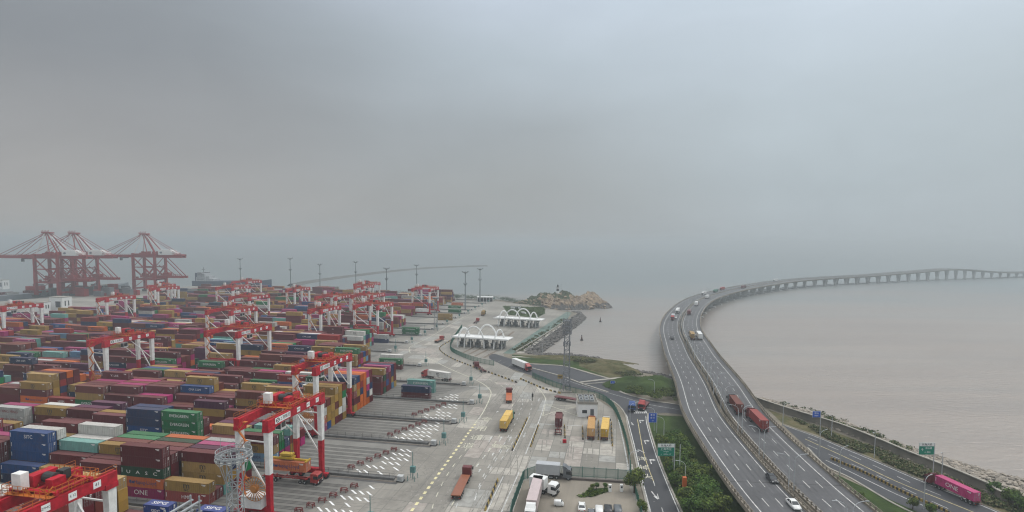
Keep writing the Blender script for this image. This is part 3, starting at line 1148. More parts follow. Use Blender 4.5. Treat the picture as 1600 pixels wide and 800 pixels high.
ORD = ['nearest', 'second', 'third', 'fourth', 'fifth', 'sixth', 'seventh', 'eighth', 'ninth', 'tenth', 'eleventh', 'twelfth', 'thirteenth', 'fourteenth', 'fifteenth', 'sixteenth', 'seventeenth', 'eighteenth', 'nineteenth', 'twentieth', 'twenty-first', 'twenty-second', 'twenty-third', 'twenty-fourth', 'twenty-fifth', 'twenty-sixth', 'twenty-seventh', 'twenty-eighth', 'twenty-ninth', 'thirtieth', 'thirty-first', 'thirty-second', 'thirty-third', 'thirty-fourth', 'thirty-fifth', 'thirty-sixth', 'thirty-seventh', 'thirty-eighth', 'thirty-ninth', 'fortieth', 'forty-first', 'forty-second', 'forty-third', 'forty-fourth', 'forty-fifth']
dist = 0
prev = MID[0]
nxt = None
for i, p in enumerate(MID):
    dist += (p - prev).length
    prev = p
    if p.y < 104 or p.y > 640:
        continue
    if nxt is None:
        nxt = dist
    if dist < nxt:
        continue
    nxt += 21 if p.y < 300 else 26
    t = (MID[i + 1] - MID[i - 1]).normalized()
    nrm = Vector((t.y, -t.x, 0)).normalized()
    a = math.atan2(nrm.y, nrm.x)
    w = ORD[k] + (' pair' if k else '')
    place(LP, p + nrm * -.62 + Vector((0, 0, .2)), a + math.pi, 'grey lamp post leaning over the left deck, %s along the bridge median' % ('nearest' if k == 0 else ORD[k] + ' one'), 'lamp posts along the bridge median')
    place(LP, p + nrm * .62 + Vector((0, 0, .2)), a, 'grey lamp post leaning over the right deck, %s along the bridge median' % ('nearest' if k == 0 else ORD[k] + ' one'), 'lamp posts along the bridge median')
    k += 1

# ------------------------------------------------------------------ containers
HUES = {
    'maroon': (.110, .009, .015), 'brown': (.140, .026, .017), 'brick red': (.25, .018, .014), 'mustard': (.33, .20, .040), 'yellow': (.62, .38, .03), 'faded yellow': (.55, .30, .08), 'magenta': (.33, .015, .12),
    'navy': (.010, .028, .085), 'blue': (.008, .065, .22), 'orange': (.52, .11, .012), 'white': (.56, .55, .51), 'pale grey': (.37, .38, .36),
    'green': (.006, .155, .05), 'dark green': (.010, .060, .028), 'teal': (.13, .33, .29), 'plum': (.080, .011, .05), 'light blue': (.09, .21, .34)}
PICK = [('maroon', None, 40), ('brown', None, 14), ('maroon', 'TEX', 3), ('maroon', 'K', 2), ('brick red', None, 5), ('mustard', 'MSC', 17), ('mustard', None, 3), ('magenta', 'ONE', 8),
        ('magenta', None, 2), ('navy', None, 5), ('blue', 'CMA CGM', 2), ('blue', 'SITC', 2), ('navy', 'CMA CGM', 3), ('orange', 'Hapag-Lloyd', 4), ('orange', None, 2), ('white', 'MSC', 2), ('white', None, 3),
        ('pale grey', 'YANG MING', 3), ('green', 'EVERGREEN', 4), ('dark green', 'UASC', 1), ('teal', None, 2), ('plum', None, 2), ('light blue', 'MAERSK', 1), ('brick red', 'HMM', 2)]
TEXT = {'TEX': ('tex', .9, 'W'), 'K': ("'K' LINE", 1.1, 'W'), 'MSC': (None, 0, 'B'), 'ONE': ('ONE', 1.75, 'W'), 'CMA CGM': ('CMA CGM', 1.1, 'W'), 'SITC': ('SITC', 1.4, 'W'), 'Hapag-Lloyd': ('Hapag-Lloyd', 1.3, 'N'),
        'YANG MING': ('YANG MING', 1.25, 'M'), 'EVERGREEN': ('EVERGREEN', 1.25, 'W'), 'UASC': ('U A S C', 1.2, 'W'), 'MAERSK': ('MAERSK', 1.05, 'N'), 'HMM': ('HMM', 1.3, 'W'), 'COSCO': ('COSCO', 1.1, 'W'), 'SIPG': ('SIPG', 1.2, 'W')}
LET = {'W': mat('lettering_white', (.72, .70, .68), .7), 'B': mat('lettering_black', (.025, .025, .025), .7), 'N': mat('lettering_navy', (.03, .04, .14), .7), 'M': mat('lettering_maroon', (.25, .05, .05), .7)}
DOORG = mat('door_hardware', (.30, .29, .28), .5, .2, 1)
SEAL = mat('container_underside', (.03, .03, .03), .9)
LX, LY, LZ = 12.19, 2.44, 2.6
def container_meshes(length, tall=2.6):
    """corrugated box along x, centre at origin, floor at z=0; door leaf set at +x"""
    a, w, h = length / 2, LY / 2, tall
    mb = MB()
    e = .10
    # posts and rails
    for sx in (-1, 1):
        for sy in (-1, 1):
            mb.box(sx * a - (e if sx > 0 else 0), sx * a + (0 if sx > 0 else e), sy * w - (e if sy > 0 else 0), sy * w + (0 if sy > 0 else e), 0, h)
    for sy in (-1, 1):
        for z0, z1 in ((.0, .14), (h - .09, h)):
            mb.box(-a + e, a - e, sy * w - (.08 if sy > 0 else 0), sy * w + (0 if sy > 0 else .08), z0, z1)
    for z0, z1 in ((0, .14), (h - .1, h)):
        mb.box(-a, -a + .08, -w + e, w - e, z0, z1)
        mb.box(a - .08, a, -w + e, w - e, z0, z1)
    # corrugated long sides: a run of trapezoid folds
    n = int(length / .56)
    step = (length - 2 * e) / n
    for sy in (-1, 1):
        y_out, y_in = sy * (w - .012), sy * (w - .055)
        pr = []
        x = -a + e
        for k in range(n):
            pr += [(x, y_out), (x + step * .36, y_out), (x + step * .5, y_in), (x + step * .86, y_in)]
            x += step
        pr.append((x, y_out))
        for (x0, y0), (x1, y1) in zip(pr, pr[1:]):
            q = [(x0, y0, .14), (x1, y1, .14), (x1, y1, h - .09), (x0, y0, h - .09)]
            mb.face(q if sy < 0 else q[::-1])
    # closed end at -x, roof with shallow folds, floor
    mb.face([(-a + .03, w - e, .14), (-a + .03, -w + e, .14), (-a + .03, -w + e, h - .1), (-a + .03, w - e, h - .1)])
    rn = int(length / 1.1)
    rs = (length - .2) / rn
    x = -a + .1
    for k in range(rn):
        for x0, x1, z0, z1 in ((x, x + rs * .45, h - .012, h - .012), (x + rs * .45, x + rs * .5, h - .012, h - .045), (x + rs * .5, x + rs * .95, h - .045, h - .045), (x + rs * .95, x + rs, h - .045, h - .012)):
            mb.face([(x0, -w + .06, z0), (x1, -w + .06, z1), (x1, w - .06, z1), (x0, w - .06, z0)])
        x += rs
    mb.face([(-a, w, .02), (a, w, .02), (a, -w, .02), (-a, -w, .02)], 1)
    # code panels and data plates
    for sy in (-1, 1):
        y = sy * (w + .006)
        for x0, x1, z0, z1 in ((a - 1.9, a - .7, h - .48, h - .3), (a - 1.5, a - .8, h - .68, h - .54), (-a + .25, -a + .42, h - 1.6, h - .5) if length > 8 else (-a + .3, -a + .5, h - .6, h - .4)):
            q = [(x0 * -sy if sy > 0 else x0, y, z0), (x1 * -sy if sy > 0 else x1, y, z0), (x1 * -sy if sy > 0 else x1, y, z1), (x0 * -sy if sy > 0 else x0, y, z1)]
            mb.face(q, 2)
    body = mb.mesh('container_body', [PAINT, SEAL, LET['W']])
    mb = MB()
    for k in (0, 1):
        y0, y1 = (-w + e, -.012) if k == 0 else (.012, w - e)
        mb.box(a - .09, a - .035, y0, y1, .14, h - .1, 0)
        for zz in (.75, 1.35, 1.95):
            mb.box(a - .035, a - .02, y0 + .1, y1 - .1, zz, zz + .06, 0)
        for t in (.28, .72):
            y = y0 + (y1 - y0) * t
            mb.box(a - .035, a + .012, y - .025, y + .025, .1, h - .05, 1)
            mb.box(a + .012, a + .03, y - .18, y + .18, 1.05, 1.11, 1)
        if k:
            mb.box(a - .034, a - .015, y0 + .45, y1 - .25, h - .62, h - .34, 2)
            mb.box(a - .034, a - .015, y0 + .45, y1 - .45, h - 1.0, h - .72, 2)
    door = mb.mesh('container_doors', [PAINT, DOORG, LET['W']])
    return body, door
BODY40, DOOR40 = container_meshes(12.19)
BODY20, DOOR20 = container_meshes(6.06)
BODY40H, DOOR40H = container_meshes(12.19, 2.9)
_MK = {}
def mark_mesh(kd, half):
    """lettering on both long sides (proud of the side) and small data on the door end"""
    key = (kd, half)
    if key in _MK:
        return _MK[key]
    mb = MB()
    s, size, c = TEXT[kd]
    f = .8 if half else 1.0
    w = LY / 2 + .012
    for sy in (-1, 1):
        ax = (1, 0, 0) if sy < 0 else (-1, 0, 0)
        az = (0, sy, 0)
        if kd == 'MSC':
            text_to(mb, 'm', 2.2, (0, sy * w, 1.62), ax, (0, 0, 1), az, sx=1.15)
            text_to(mb, 'sc', 1.3, (0, sy * w, .66), ax, (0, 0, 1), az, sx=1.25)
        elif kd == 'ONE':
            text_to(mb, s, size * f, (-.6 * sy * -1, sy * w, 1.3), ax, (0, 0, 1), az, sx=1.12)
        elif kd == 'UASC':
            text_to(mb, 'U   A   S   C', size, (0, sy * w, 1.15), ax, (0, 0, 1), az, sx=1.5)
        elif kd == 'Hapag-Lloyd':
            text_to(mb, s, size * f, (.9 * (1 if sy < 0 else -1) * f, sy * w, 1.3), ax, (0, 0, 1), az)
            o = Vector(((-3.0 if sy < 0 else 3.0) * f, sy * w, 1.35))
            for k in range(2):
                x0 = o.x + (k - .5) * .75 * ax[0]
                mb.face([(x0 - .33, o.y, .95), (x0 + .33, o.y, .95), (x0 + .33, o.y, 1.75 - .25 * k), (x0 - .33, o.y, 1.75 - .25 * k)])
        else:
            sz = size * (f if len(s) > 5 else 1)
            text_to(mb, s, sz, (0, sy * w, 1.3), ax, (0, 0, 1), az)
    m = LET[c]
    me = mb.mesh('container_lettering', [m])
    _MK[key] = me
    return me
def make_container(loc, rz, hue, kd=None, length=40, label=None, group=None, tall=False, name='shipping_container'):
    t = empty(name, loc, rz)
    bd, dr = (BODY20, DOOR20) if length == 20 else (BODY40H, DOOR40H) if tall else (BODY40, DOOR40)
    col = (*HUES[hue], 1)
    for nm, me in (('body', bd), ('doors', dr)):
        o = put(nm, me, t)
        o.color = col
    if kd:
        put('lettering', mark_mesh(kd, length == 20), t)
    tag(t, label or 'container', 'container', group)
    return t

# ---- plan of the stacks
def rnd_pick():
    s = random.random() * sum(p[2] for p in PICK)
    for h, k, w in PICK:
        s -= w
        if s <= 0:
            return h, k
    return 'maroon', None
CELLS = {}            # (block, row, bay, tier) -> dict
HT = {}
PITCHU = 12.62
ROWP = 2.72
BLK = []
OVER = {}
for b, (v0, v1) in enumerate(zip(BV, BV[1:])):
    BLK.append((v0, v1))
def cell_uv(b, r, n):
    v0, v1 = BLK[b]
    return stack_end(v0) - 6.1 - n * PITCHU, v0 + 3.4 + r * ROWP + LY / 2
for b in range(len(BLK)):
    v0, v1 = BLK[b]
    if v0 == 357 + 999:
        continue
    nb = int((-left_end(v0) + stack_end(v0)) / PITCHU)
    rows = 6
    base_blk = random.choice((3.4, 3.8, 4.1)) if b < 4 else random.choice((2.9, 3.3, 3.7, 3.9))
    for n in range(nb):
        u, v = cell_uv(b, 0, n)
        px, py, d = proj(yard(u, v, 6))
        if px < -260 or py > 1250:
            continue
        bay = base_blk + 1.3 * noise.noise(Vector((n * .33, b * 1.7, 0))) * 1.6
        if random.random() < .07:
            bay -= 2
        for r in range(rows):
            h = bay + 1.5 * noise.noise(Vector((n * .5, b * 1.7, r * .45 + 7))) + random.uniform(-.75, .75)
            if random.random() < .05:
                h -= 2
            HT[b, r, n] = max(1, min(5, int(round(h))))
# the stacks one can read in the photo: block, row, bay -> list from the ground up
def setc(b, r, n, lst, tw=False):
    HT[b, r, n] = len(lst)
    for t, x in enumerate(lst):
        OVER[b, r, n, t] = x if isinstance(x, tuple) else (x, None)
M_, O_ = 'maroon', ('orange', 'Hapag-Lloyd')
MSC, ONE = ('mustard', 'MSC'), ('magenta', 'ONE')
setc(3, 0, 1, [ONE, O_, ('dark green', 'UASC'), M_, M_]); setc(3, 1, 1, [M_, M_, M_, M_]); setc(3, 2, 1, ['navy', 'blue', 'brown', M_]); setc(3, 3, 1, [M_, M_, M_, 'brown']); setc(3, 4, 1, [M_, M_, 'dark green', 'dark green']); setc(3, 5, 1, [M_, M_, 'brown', 'orange'])
setc(3, 0, 0, [('brick red', 'HMM'), MSC]); setc(3, 1, 0, [M_]); setc(3, 2, 0, ['teal', MSC, MSC, M_]); setc(3, 3, 0, [M_, 'mustard', 'navy', 'plum']); setc(3, 4, 0, [M_, 'mustard', 'brown', 'magenta']); setc(3, 5, 0, [M_, 'green', 'orange', 'pale grey'])
setc(3, 0, 2, ['brown', M_, M_]); setc(3, 1, 2, [M_, M_, M_]); setc(3, 2, 2, [M_, M_, 'plum', MSC]); setc(3, 3, 2, [M_, M_, M_, 'brown']); setc(3, 4, 2, [M_, 'brown', M_, ('green', 'EVERGREEN')]); setc(3, 5, 2, [M_, M_, M_, 'green'])
setc(3, 0, 3, ['brown', 'mustard']); setc(3, 1, 3, [M_, 'mustard', M_]); setc(3, 2, 3, [M_, M_, M_, 'teal']); setc(3, 3, 3, ['navy', 'white', ('white', 'YANG MING'), 'white']); setc(3, 4, 3, [M_, 'brown', 'pale grey', ('white', 'YANG MING'), 'white'])
setc(3, 0, 4, ['navy', 'blue']); setc(3, 1, 4, ['navy', 'blue', 'blue', 'blue', ('blue', 'SITC')]); setc(3, 2, 4, ['mustard', 'mustard', 'navy', 'navy', 'white']); setc(3, 3, 4, [M_, 'mustard', 'mustard', 'mustard']); setc(3, 4, 4, [M_, 'plum', 'navy', M_, M_])
setc(3, 0, 5, [M_, M_, M_, M_]); setc(3, 1, 5, [M_, M_, M_, M_]); setc(3, 2, 5, ['brown', M_, M_, 'magenta'])
setc(4, 0, 7, [M_, 'plum', ('pale grey', 'YANG MING'), ('pale grey', 'YANG MING')]); setc(4, 1, 7, [M_, 'plum', M_, 'magenta']); setc(4, 1, 6, [M_, M_, 'brown', MSC]); setc(4, 0, 6, [M_, M_]); setc(4, 2, 6, [M_, M_, 'brown', 'white']); setc(4, 0, 5, [M_, M_, M_]); setc(4, 0, 4, [M_, M_, 'brown', M_]); setc(4, 1, 5, [M_, 'brown', M_, M_]); setc(4, 2, 5, [M_, M_, M_, 'plum'])
setc(4, 0, 3, [M_, ('blue', 'SITC'), ('blue', 'SITC'), 'navy', 'navy']); setc(4, 1, 3, [M_, 'blue', 'blue', 'navy', 'navy']); setc(4, 0, 2, [M_, M_, ('green', 'EVERGREEN'), ('green', 'EVERGREEN'), ('green', 'EVERGREEN')]); setc(4, 1, 2, ['brown', 'white', M_, M_]); setc(4, 0, 1, ['mustard', M_]); setc(4, 1, 1, ['mustard', M_]); setc(4, 2, 1, [M_, M_, 'mustard'])
setc(5, 3, 4, ['brick red', M_, 'blue', ('blue', 'CMA CGM')]); setc(5, 0, 4, [M_, M_]); setc(5, 1, 4, [M_, 'brown']); setc(5, 2, 6, [M_, M_, ONE, ONE]); setc(5, 1, 5, [M_, 'brown', ONE]); setc(5, 4, 6, [M_, M_, M_, ONE])
setc(6, 1, 3, [M_, MSC, MSC]); setc(6, 0, 3, [M_, MSC]); setc(6, 5, 4, [M_, ONE, ONE, M_]); setc(6, 4, 4, [M_, ONE, ONE, M_])
setc(5, 0, 0, ['magenta', 'orange', 'white', M_]); setc(5, 1, 0, ['blue', MSC, 'mustard', 'brown']); setc(5, 2, 0, ['mustard', 'mustard', 'mustard', 'mustard']); setc(5, 3, 0, [M_, 'mustard', 'brown', 'mustard', 'mustard']); setc(5, 4, 0, [M_, 'white', 'mustard', 'mustard', MSC]); setc(5, 5, 0, ['mustard', 'white', 'white', 'green', 'brown'])
setc(6, 0, 0, ['mustard', M_, 'brick red', 'mustard', 'navy']); setc(6, 1, 0, ['orange', M_, 'mustard', 'orange', 'navy']); setc(6, 2, 0, ['orange', 'orange', 'navy', 'brick red', 'orange']); setc(6, 3, 0, ['orange', 'orange', 'orange', 'orange', 'orange']); setc(6, 4, 0, ['orange', 'navy', 'magenta', 'pale grey', 'magenta']); setc(6, 5, 0, [M_, 'white', 'navy', M_, M_])
for r_ in (3, 4, 5):
    setc(2, r_, 3, [('white', 'MSC'), ('white', 'MSC')])
for r_ in range(6):
    setc(2, r_, 0, [M_])
setc(2, 0, 1, [M_, 'brown', O_]); setc(2, 1, 1, [M_, M_, M_, 'brick red']); setc(2, 2, 1, ['brown', 'brick red', M_, M_]); setc(2, 3, 1, [M_, M_, 'brown', M_]); setc(2, 4, 1, [M_, M_, M_, M_]); setc(2, 5, 1, [M_, 'mustard', 'mustard', 'mustard'])
for r_ in range(6):
    setc(2, r_, 2, [M_, 'brown'])
for (b, r, n), h in HT.items():
    fam = random.random()
    base = rnd_pick()
    for t in range(h):
        if random.random() < .30:
            hue, kd = base
        else:
            hue, kd = rnd_pick()
        ln = 40
        if (b, r, n, t) in OVER:
            hue, kd = OVER[b, r, n, t][:2]
        CELLS[b, r, n, t] = [hue, kd, ln]
def exposed(b, r, n, t):
    top = HT[b, r, n] - 1 == t
    front = HT.get((b, r - 1, n), 0) <= t
    right = HT.get((b, r, n - 1), 0) <= t
    back = HT.get((b, r + 1, n), 0) <= t
    left = HT.get((b, r, n + 1), 0) <= t
    return top, front, right, back, left
rank = []
for key, c in CELLS.items():
    b, r, n, t = key
    top, front, right, back, left = exposed(*key)
    if not (top or front or right or back or left):
        continue
    u, v = cell_uv(b, r, n)
    p = yard(u, v, t * 2.62 + 1.3)
    px, py, d = proj(p)
    vis = -40 < px < 1640 and py < 830 and (top or front or right)
    hgt = (64 - t * 2.6) / d
    shade = 1.0
    if front and r == 0 and b > 0 and t < 2:
        shade = .5          # the block in front hides the lowest tiers
    area = ((12.2 * 2.44 * hgt) * top + 12.2 * 2.6 * front * shade + 2.44 * 2.6 * right * .5) / d ** 2
    if not vis:
        area = 0
    rank.append((area, key, (top, front, right, back, left)))
rank.sort(key=lambda q: -q[0])
ROOMC = 282
solo = [q for q in rank[:ROOMC] if q[0] > 0]
rest = rank[ROOMC:]
ROWN = ['front', 'second', 'third', 'fourth', 'fifth', 'rear']
BLKN = ['nearest', 'second', 'third', 'fourth', 'fifth', 'sixth', 'seventh', 'eighth', 'ninth']
TIERN = ['top', 'second down', 'third down', 'fourth down', 'fifth down', 'lowest']
for area, key, ex in solo:
    b, r, n, t = key
    hue, kd, ln = CELLS[key]
    u, v = cell_uv(b, r, n)
    ju, jv = random.uniform(-.08, .08), random.uniform(-.03, .03)
    lab = '%s container%s, %s in its stack, %s row, %s stack from the aisle, %s block' % (hue, (' marked ' + kd) if kd else '', TIERN[HT[b, r, n] - 1 - t], ROWN[r], 'first' if n == 0 else ORD[n], BLKN[min(b, 8)])
    if len(lab.replace('-', ' ').split()) > 16:
        lab = '%s %s container, %s, %s row, %s stack from aisle, %s block' % (hue, kd or 'plain', TIERN[HT[b, r, n] - 1 - t], ROWN[r], 'first' if n == 0 else ORD[n], BLKN[min(b, 8)])
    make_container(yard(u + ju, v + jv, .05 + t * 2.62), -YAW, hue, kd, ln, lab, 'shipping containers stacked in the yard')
# the rest of the yard as one mass
verts, faces, cols = [], [], []
lt_v, lt_f, lt_c = {c: [] for c in LET}, {c: [] for c in LET}, None
for area, key, ex in rest:
    b, r, n, t = key
    hue, kd, ln = CELLS[key]
    u, v = cell_uv(b, r, n)
    u += random.uniform(-.1, .1)
    z = .05 + t * 2.62
    vary = random.uniform(.72, 1.15)
    col = tuple(min(1, x * vary) for x in HUES[hue])
    segs = [(u - 6.095, u + 6.095)]
    if random.random() < .24:
        segs = [(u - 6.095, u - .04), (u + .04, u + 6.095)]
    for ua, ub in segs:
        i = len(verts)
        for zz in (z, z + 2.6):
            for uu, vv in ((ua, v - 1.22), (ub, v - 1.22), (ub, v + 1.22), (ua, v + 1.22)):
                p = yard(uu, vv, zz)
                verts.append((p.x, p.y, p.z))
        for q in ((0, 3, 2, 1), (4, 5, 6, 7), (0, 1, 5, 4), (1, 2, 6, 5), (2, 3, 7, 6), (3, 0, 4, 7)):
            faces.append(tuple(i + k for k in q))
            cols.append(col)
    if kd and ex[1] and area > 0 and b < 11:
        me = mark_mesh(kd, False)
        c = TEXT[kd][2]
        i = len(lt_v[c])
        vs = [x.co for x in me.vertices]
        keep = {}
        for p_ in me.polygons:
            if all(vs[k].y < 0 for k in p_.vertices):
                f = []
                for k in p_.vertices:
                    if k not in keep:
                        keep[k] = len(lt_v[c])
                        q = yard(u + vs[k].x, v + vs[k].y, z + vs[k].z)
                        lt_v[c].append((q.x, q.y, q.z))
                    f.append(keep[k])
                lt_f[c].append(tuple(f))
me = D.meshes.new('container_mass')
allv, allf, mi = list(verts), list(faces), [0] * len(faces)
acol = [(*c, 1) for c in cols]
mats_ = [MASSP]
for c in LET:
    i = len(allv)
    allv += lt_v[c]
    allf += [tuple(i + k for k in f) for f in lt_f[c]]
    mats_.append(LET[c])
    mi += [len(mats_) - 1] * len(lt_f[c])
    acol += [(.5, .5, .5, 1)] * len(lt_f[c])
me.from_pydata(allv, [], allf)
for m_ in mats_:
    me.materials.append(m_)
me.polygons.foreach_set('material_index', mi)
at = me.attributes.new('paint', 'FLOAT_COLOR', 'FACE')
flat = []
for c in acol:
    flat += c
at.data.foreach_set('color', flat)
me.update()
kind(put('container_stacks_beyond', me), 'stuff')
print('containers', len(solo), len(rest), 'reach', round(min(1e9, 1 / math.sqrt(solo[-1][0])), 1))

# loose containers standing right of the stacks
LOOSE = [(627, 622, 'maroon', None, 0), (627, 622, 'navy', None, 1), (636, 612, 'teal', 'EVERGREEN', 0), (636, 612, 'teal', 'EVERGREEN', 1),
         (592, 576, 'maroon', None, 0), (592, 576, 'green', 'EVERGREEN', 1), (594, 569, 'brick red', None, 0), (594, 569, 'white', None, 1),
         (628, 523, 'green', 'EVERGREEN', 0), (628, 523, 'green', 'EVERGREEN', 1), (578, 535, 'navy', None, 0), (578, 535, 'pale grey', None, 1),
         (684, 500, 'mustard', 'MSC', 0), (684, 500, 'mustard', None, 1), (700, 486, 'green', 'EVERGREEN', 1), (700, 488, 'green', None, 0), (705, 477, 'orange', None, 0), (660, 476, 'navy', None, 0)]
LL = ['lower maroon container under the navy one, standing alone near the trucks', 'navy container on a maroon one, standing alone near the trucks', 'lower teal container behind the navy one', 'upper teal container behind the navy one',
      'maroon container under the green one, right end of the yard', 'green container with white lettering on a maroon one, beside the white roofed one', 'brick red container under the white one', 'white container on top behind the green one',
      'lower green container of the pair behind the tall gantry crane', 'upper green container of the pair behind the tall gantry crane', 'navy container below the pale grey one, at the tall gantry feet', 'pale grey container on a navy one, at the tall gantry feet',
      'lower mustard container by the far lattice mast', 'upper mustard container by the far lattice mast', 'upper green container by the far road', 'lower green container by the far road', 'orange container lying alone at the far road end', 'navy container lying alone near the far tree line']
for (px, py, h, k, t), l in zip(LOOSE, LL):
    p = ground(px, py)
    u, v = to_uv(p)
    make_container(yard(u + 6.1, v + 1.22, .05 + t * 2.62), -YAW, h, k, 40, l, 'shipping containers stacked in the yard')

# ------------------------------------------------------------------ strips between blocks: runway beams, cable trench, fence
CABG = mat('cabinet_grey', (.46, .47, .46), .5, .2, .6)
for k, v in enumerate(BV):
    e = strip_end(v)
    a = left_end(v) - 4
    mb = MB()
    def bm(du, u0, u1, w, z, m):
        mb.face([yard(u0, v + du - w / 2, z), yard(u1, v + du - w / 2, z), yard(u1, v + du + w / 2, z), yard(u0, v + du + w / 2, z)], m)
    bm(-2.0, a, e, 1.1, .03, 0)
    bm(2.0, a, e, 1.1, .03, 0)
    bm(-1.2, a, e, .3, .035, 1)
    bm(1.2, a, e, .3, .035, 1)
    o = kind(mb.build('crane_runway', [mat('runway_dark', (.085, .083, .08), .8, .4, .4, coord='Position'), mat('runway_rust', (.11, .075, .055), .8, .4, .4, coord='Position')] if k == 0 else RUNM), 'structure')
    RUNM = list(o.data.materials)
    # raised cable trough with posts
    mb = MB()
    p, q = yard(e - 75 if v < 420 else e - 40, v, .0), yard(e - 1.5, v, .0)
    mb.beam(p + Vector((0, 0, .35)), q + Vector((0, 0, .35)), 1.0, .6)
    if v < 360:
        for s in resample([p, q], 3.0):
            mb.beam(s, s + Vector((0, 0, 1.9)), .09)
        for z in (1.1, 1.75):
            mb.beam(p + Vector((0, 0, z)), q + Vector((0, 0, z)), .05)
    o = mb.build('cable_trough', mat('trough_grey', (.13, .13, .125), .8, .3, .5) if k == 0 else TRM)
    TRM = o.data.materials[0]
    w = 'first' if k == 0 else ORD[k]
    tag(o, 'dark cable trough with thin posts reaching the road, %s one back' % w, 'cable trough', 'cable troughs between the container blocks')
    # end cabinet and guard frame
    t = tag(empty('power_cabinet', yard(e, v - .2), -YAW), 'pale electric cabinet with green mast ending the %s strip' % w, 'cabinet', 'cabinets at the ends of the strips')
    mb = MB(); mb.box(-.4, 1.2, -.9, .5, .25, 1.6, 0); mb.box(-.6, 1.4, -1.1, .7, 0, .25, 1); mb.build('cabinet_box', [CABG, CDARK], t)
    mb = MB(); mb.box(0, .8, -.93, -.9, .6, 1.3); mb.build('door', STEEL, t)
    mb = MB()
    mb.cyl((3.2, 1.6, 0), (3.2, 1.6, 7.6 if v < 400 else 4), .13, .09, 8)
    mb.cbox((3.2, 1.6, 2.0), 1.3, 1.0, 1.6)
    for dx, dy in ((2.2, .2), (4.2, .2), (2.2, 2.6), (4.2, 2.6)):
        mb.beam((dx, dy, 0), (dx, dy, 1.5), .12)
    mb.build('mast', STRM if k else mat('mast_green', (.10, .22, .21), .6, .2, .5), t)
    if k == 0:
        STRM = [o for o in D.objects if o.name.startswith('mast')][0].data.materials[0]

# container slot beams on the ground right of the stacks and hatched trailer bays
SLOT = mat('slot_beam', (.075, .072, .066), .85, .4, .4, coord='Position')
mb = MB()
mw = MB()
for b in range(0, 14):
    v0, v1 = BLK[b]
    e = stack_end(v0)
    near = v0 < 230
    for r in range(7):
        v = v0 + 3.4 + r * ROWP - .1
        for off, w in ((-.55, .34), (.05, .26), (.62, .34)):
            u1 = e + (22 if near else 12) + r * .9
            mb.face([yard(e - 2, v + off - w / 2, .03), yard(u1, v + off - w / 2, .03), yard(u1, v + off + w / 2, .03), yard(e - 2, v + off + w / 2, .03)])
    if b < 8:
        u0 = e + (25 if near else 14)
        for r in range(6):
            v = v0 + 4.4 + r * 3.4
            for k in range(14):
                u = u0 + r * 1.2 + k * 2.1
                if u > strip_end(v) - 5:
                    continue
                if random.random() < .12:
                    continue
                mw.face([yard(u, v, .035), yard(u + .7, v, .035), yard(u + 2.8, v - 1.8, .035), yard(u + 2.1, v - 1.8, .035)])
kind(mb.build('slot_beams', SLOT), 'structure')
kind(mw.build('bay_marking', mat('bay_white', (.78, .78, .76), .7, .25, .8, coord='Position')), 'structure')

# red barrier frames along the slanting end of the slots
def frame_thing(u, v, lab_):
    t = tag(empty('row_end_barrier', yard(u, v), -YAW + random.uniform(-.1, .1)), lab_, 'barrier', 'rusty red frames at the ends of the stacking rows')
    mb = MB()
    for dx in (-.9, .9):
        for dy in (-.5, .5):
            mb.beam((dx, dy, 0), (dx, dy, 1.3), .16)
    mb.build('leg', RRED, t)
    mb = MB()
    for z in (.7, 1.3):
        mb.beam((-.9, -.5, z), (.9, -.5, z), .14); mb.beam((-.9, .5, z), (.9, .5, z), .14)
        mb.beam((-.9, -.5, z), (-.9, .5, z), .14); mb.beam((.9, -.5, z), (.9, .5, z), .14)
    mb.beam((-.9, 0, 1.3), (1.6, 0, .5), .12)
    mb.build('rail', RRED, t)
    t.scale = (.85, .85, .8)
RRED = mat('frame_red', (.17, .03, .028), .6, .3, .8)
CABW = mat('cabin_white', (.7, .7, .68), .5)
for b in (1, 2, 3, 4, 5, 6):
    v0 = BLK[b][0]
    for r in range(6):
        frame_thing(stack_end(v0) + (23.5 if v0 < 230 else 13) + r * 1.3, v0 + 4.5 + r * 3.0, 'rusty red steel frame at the %s row end of the %s block' % (ROWN[r], BLKN[b]))

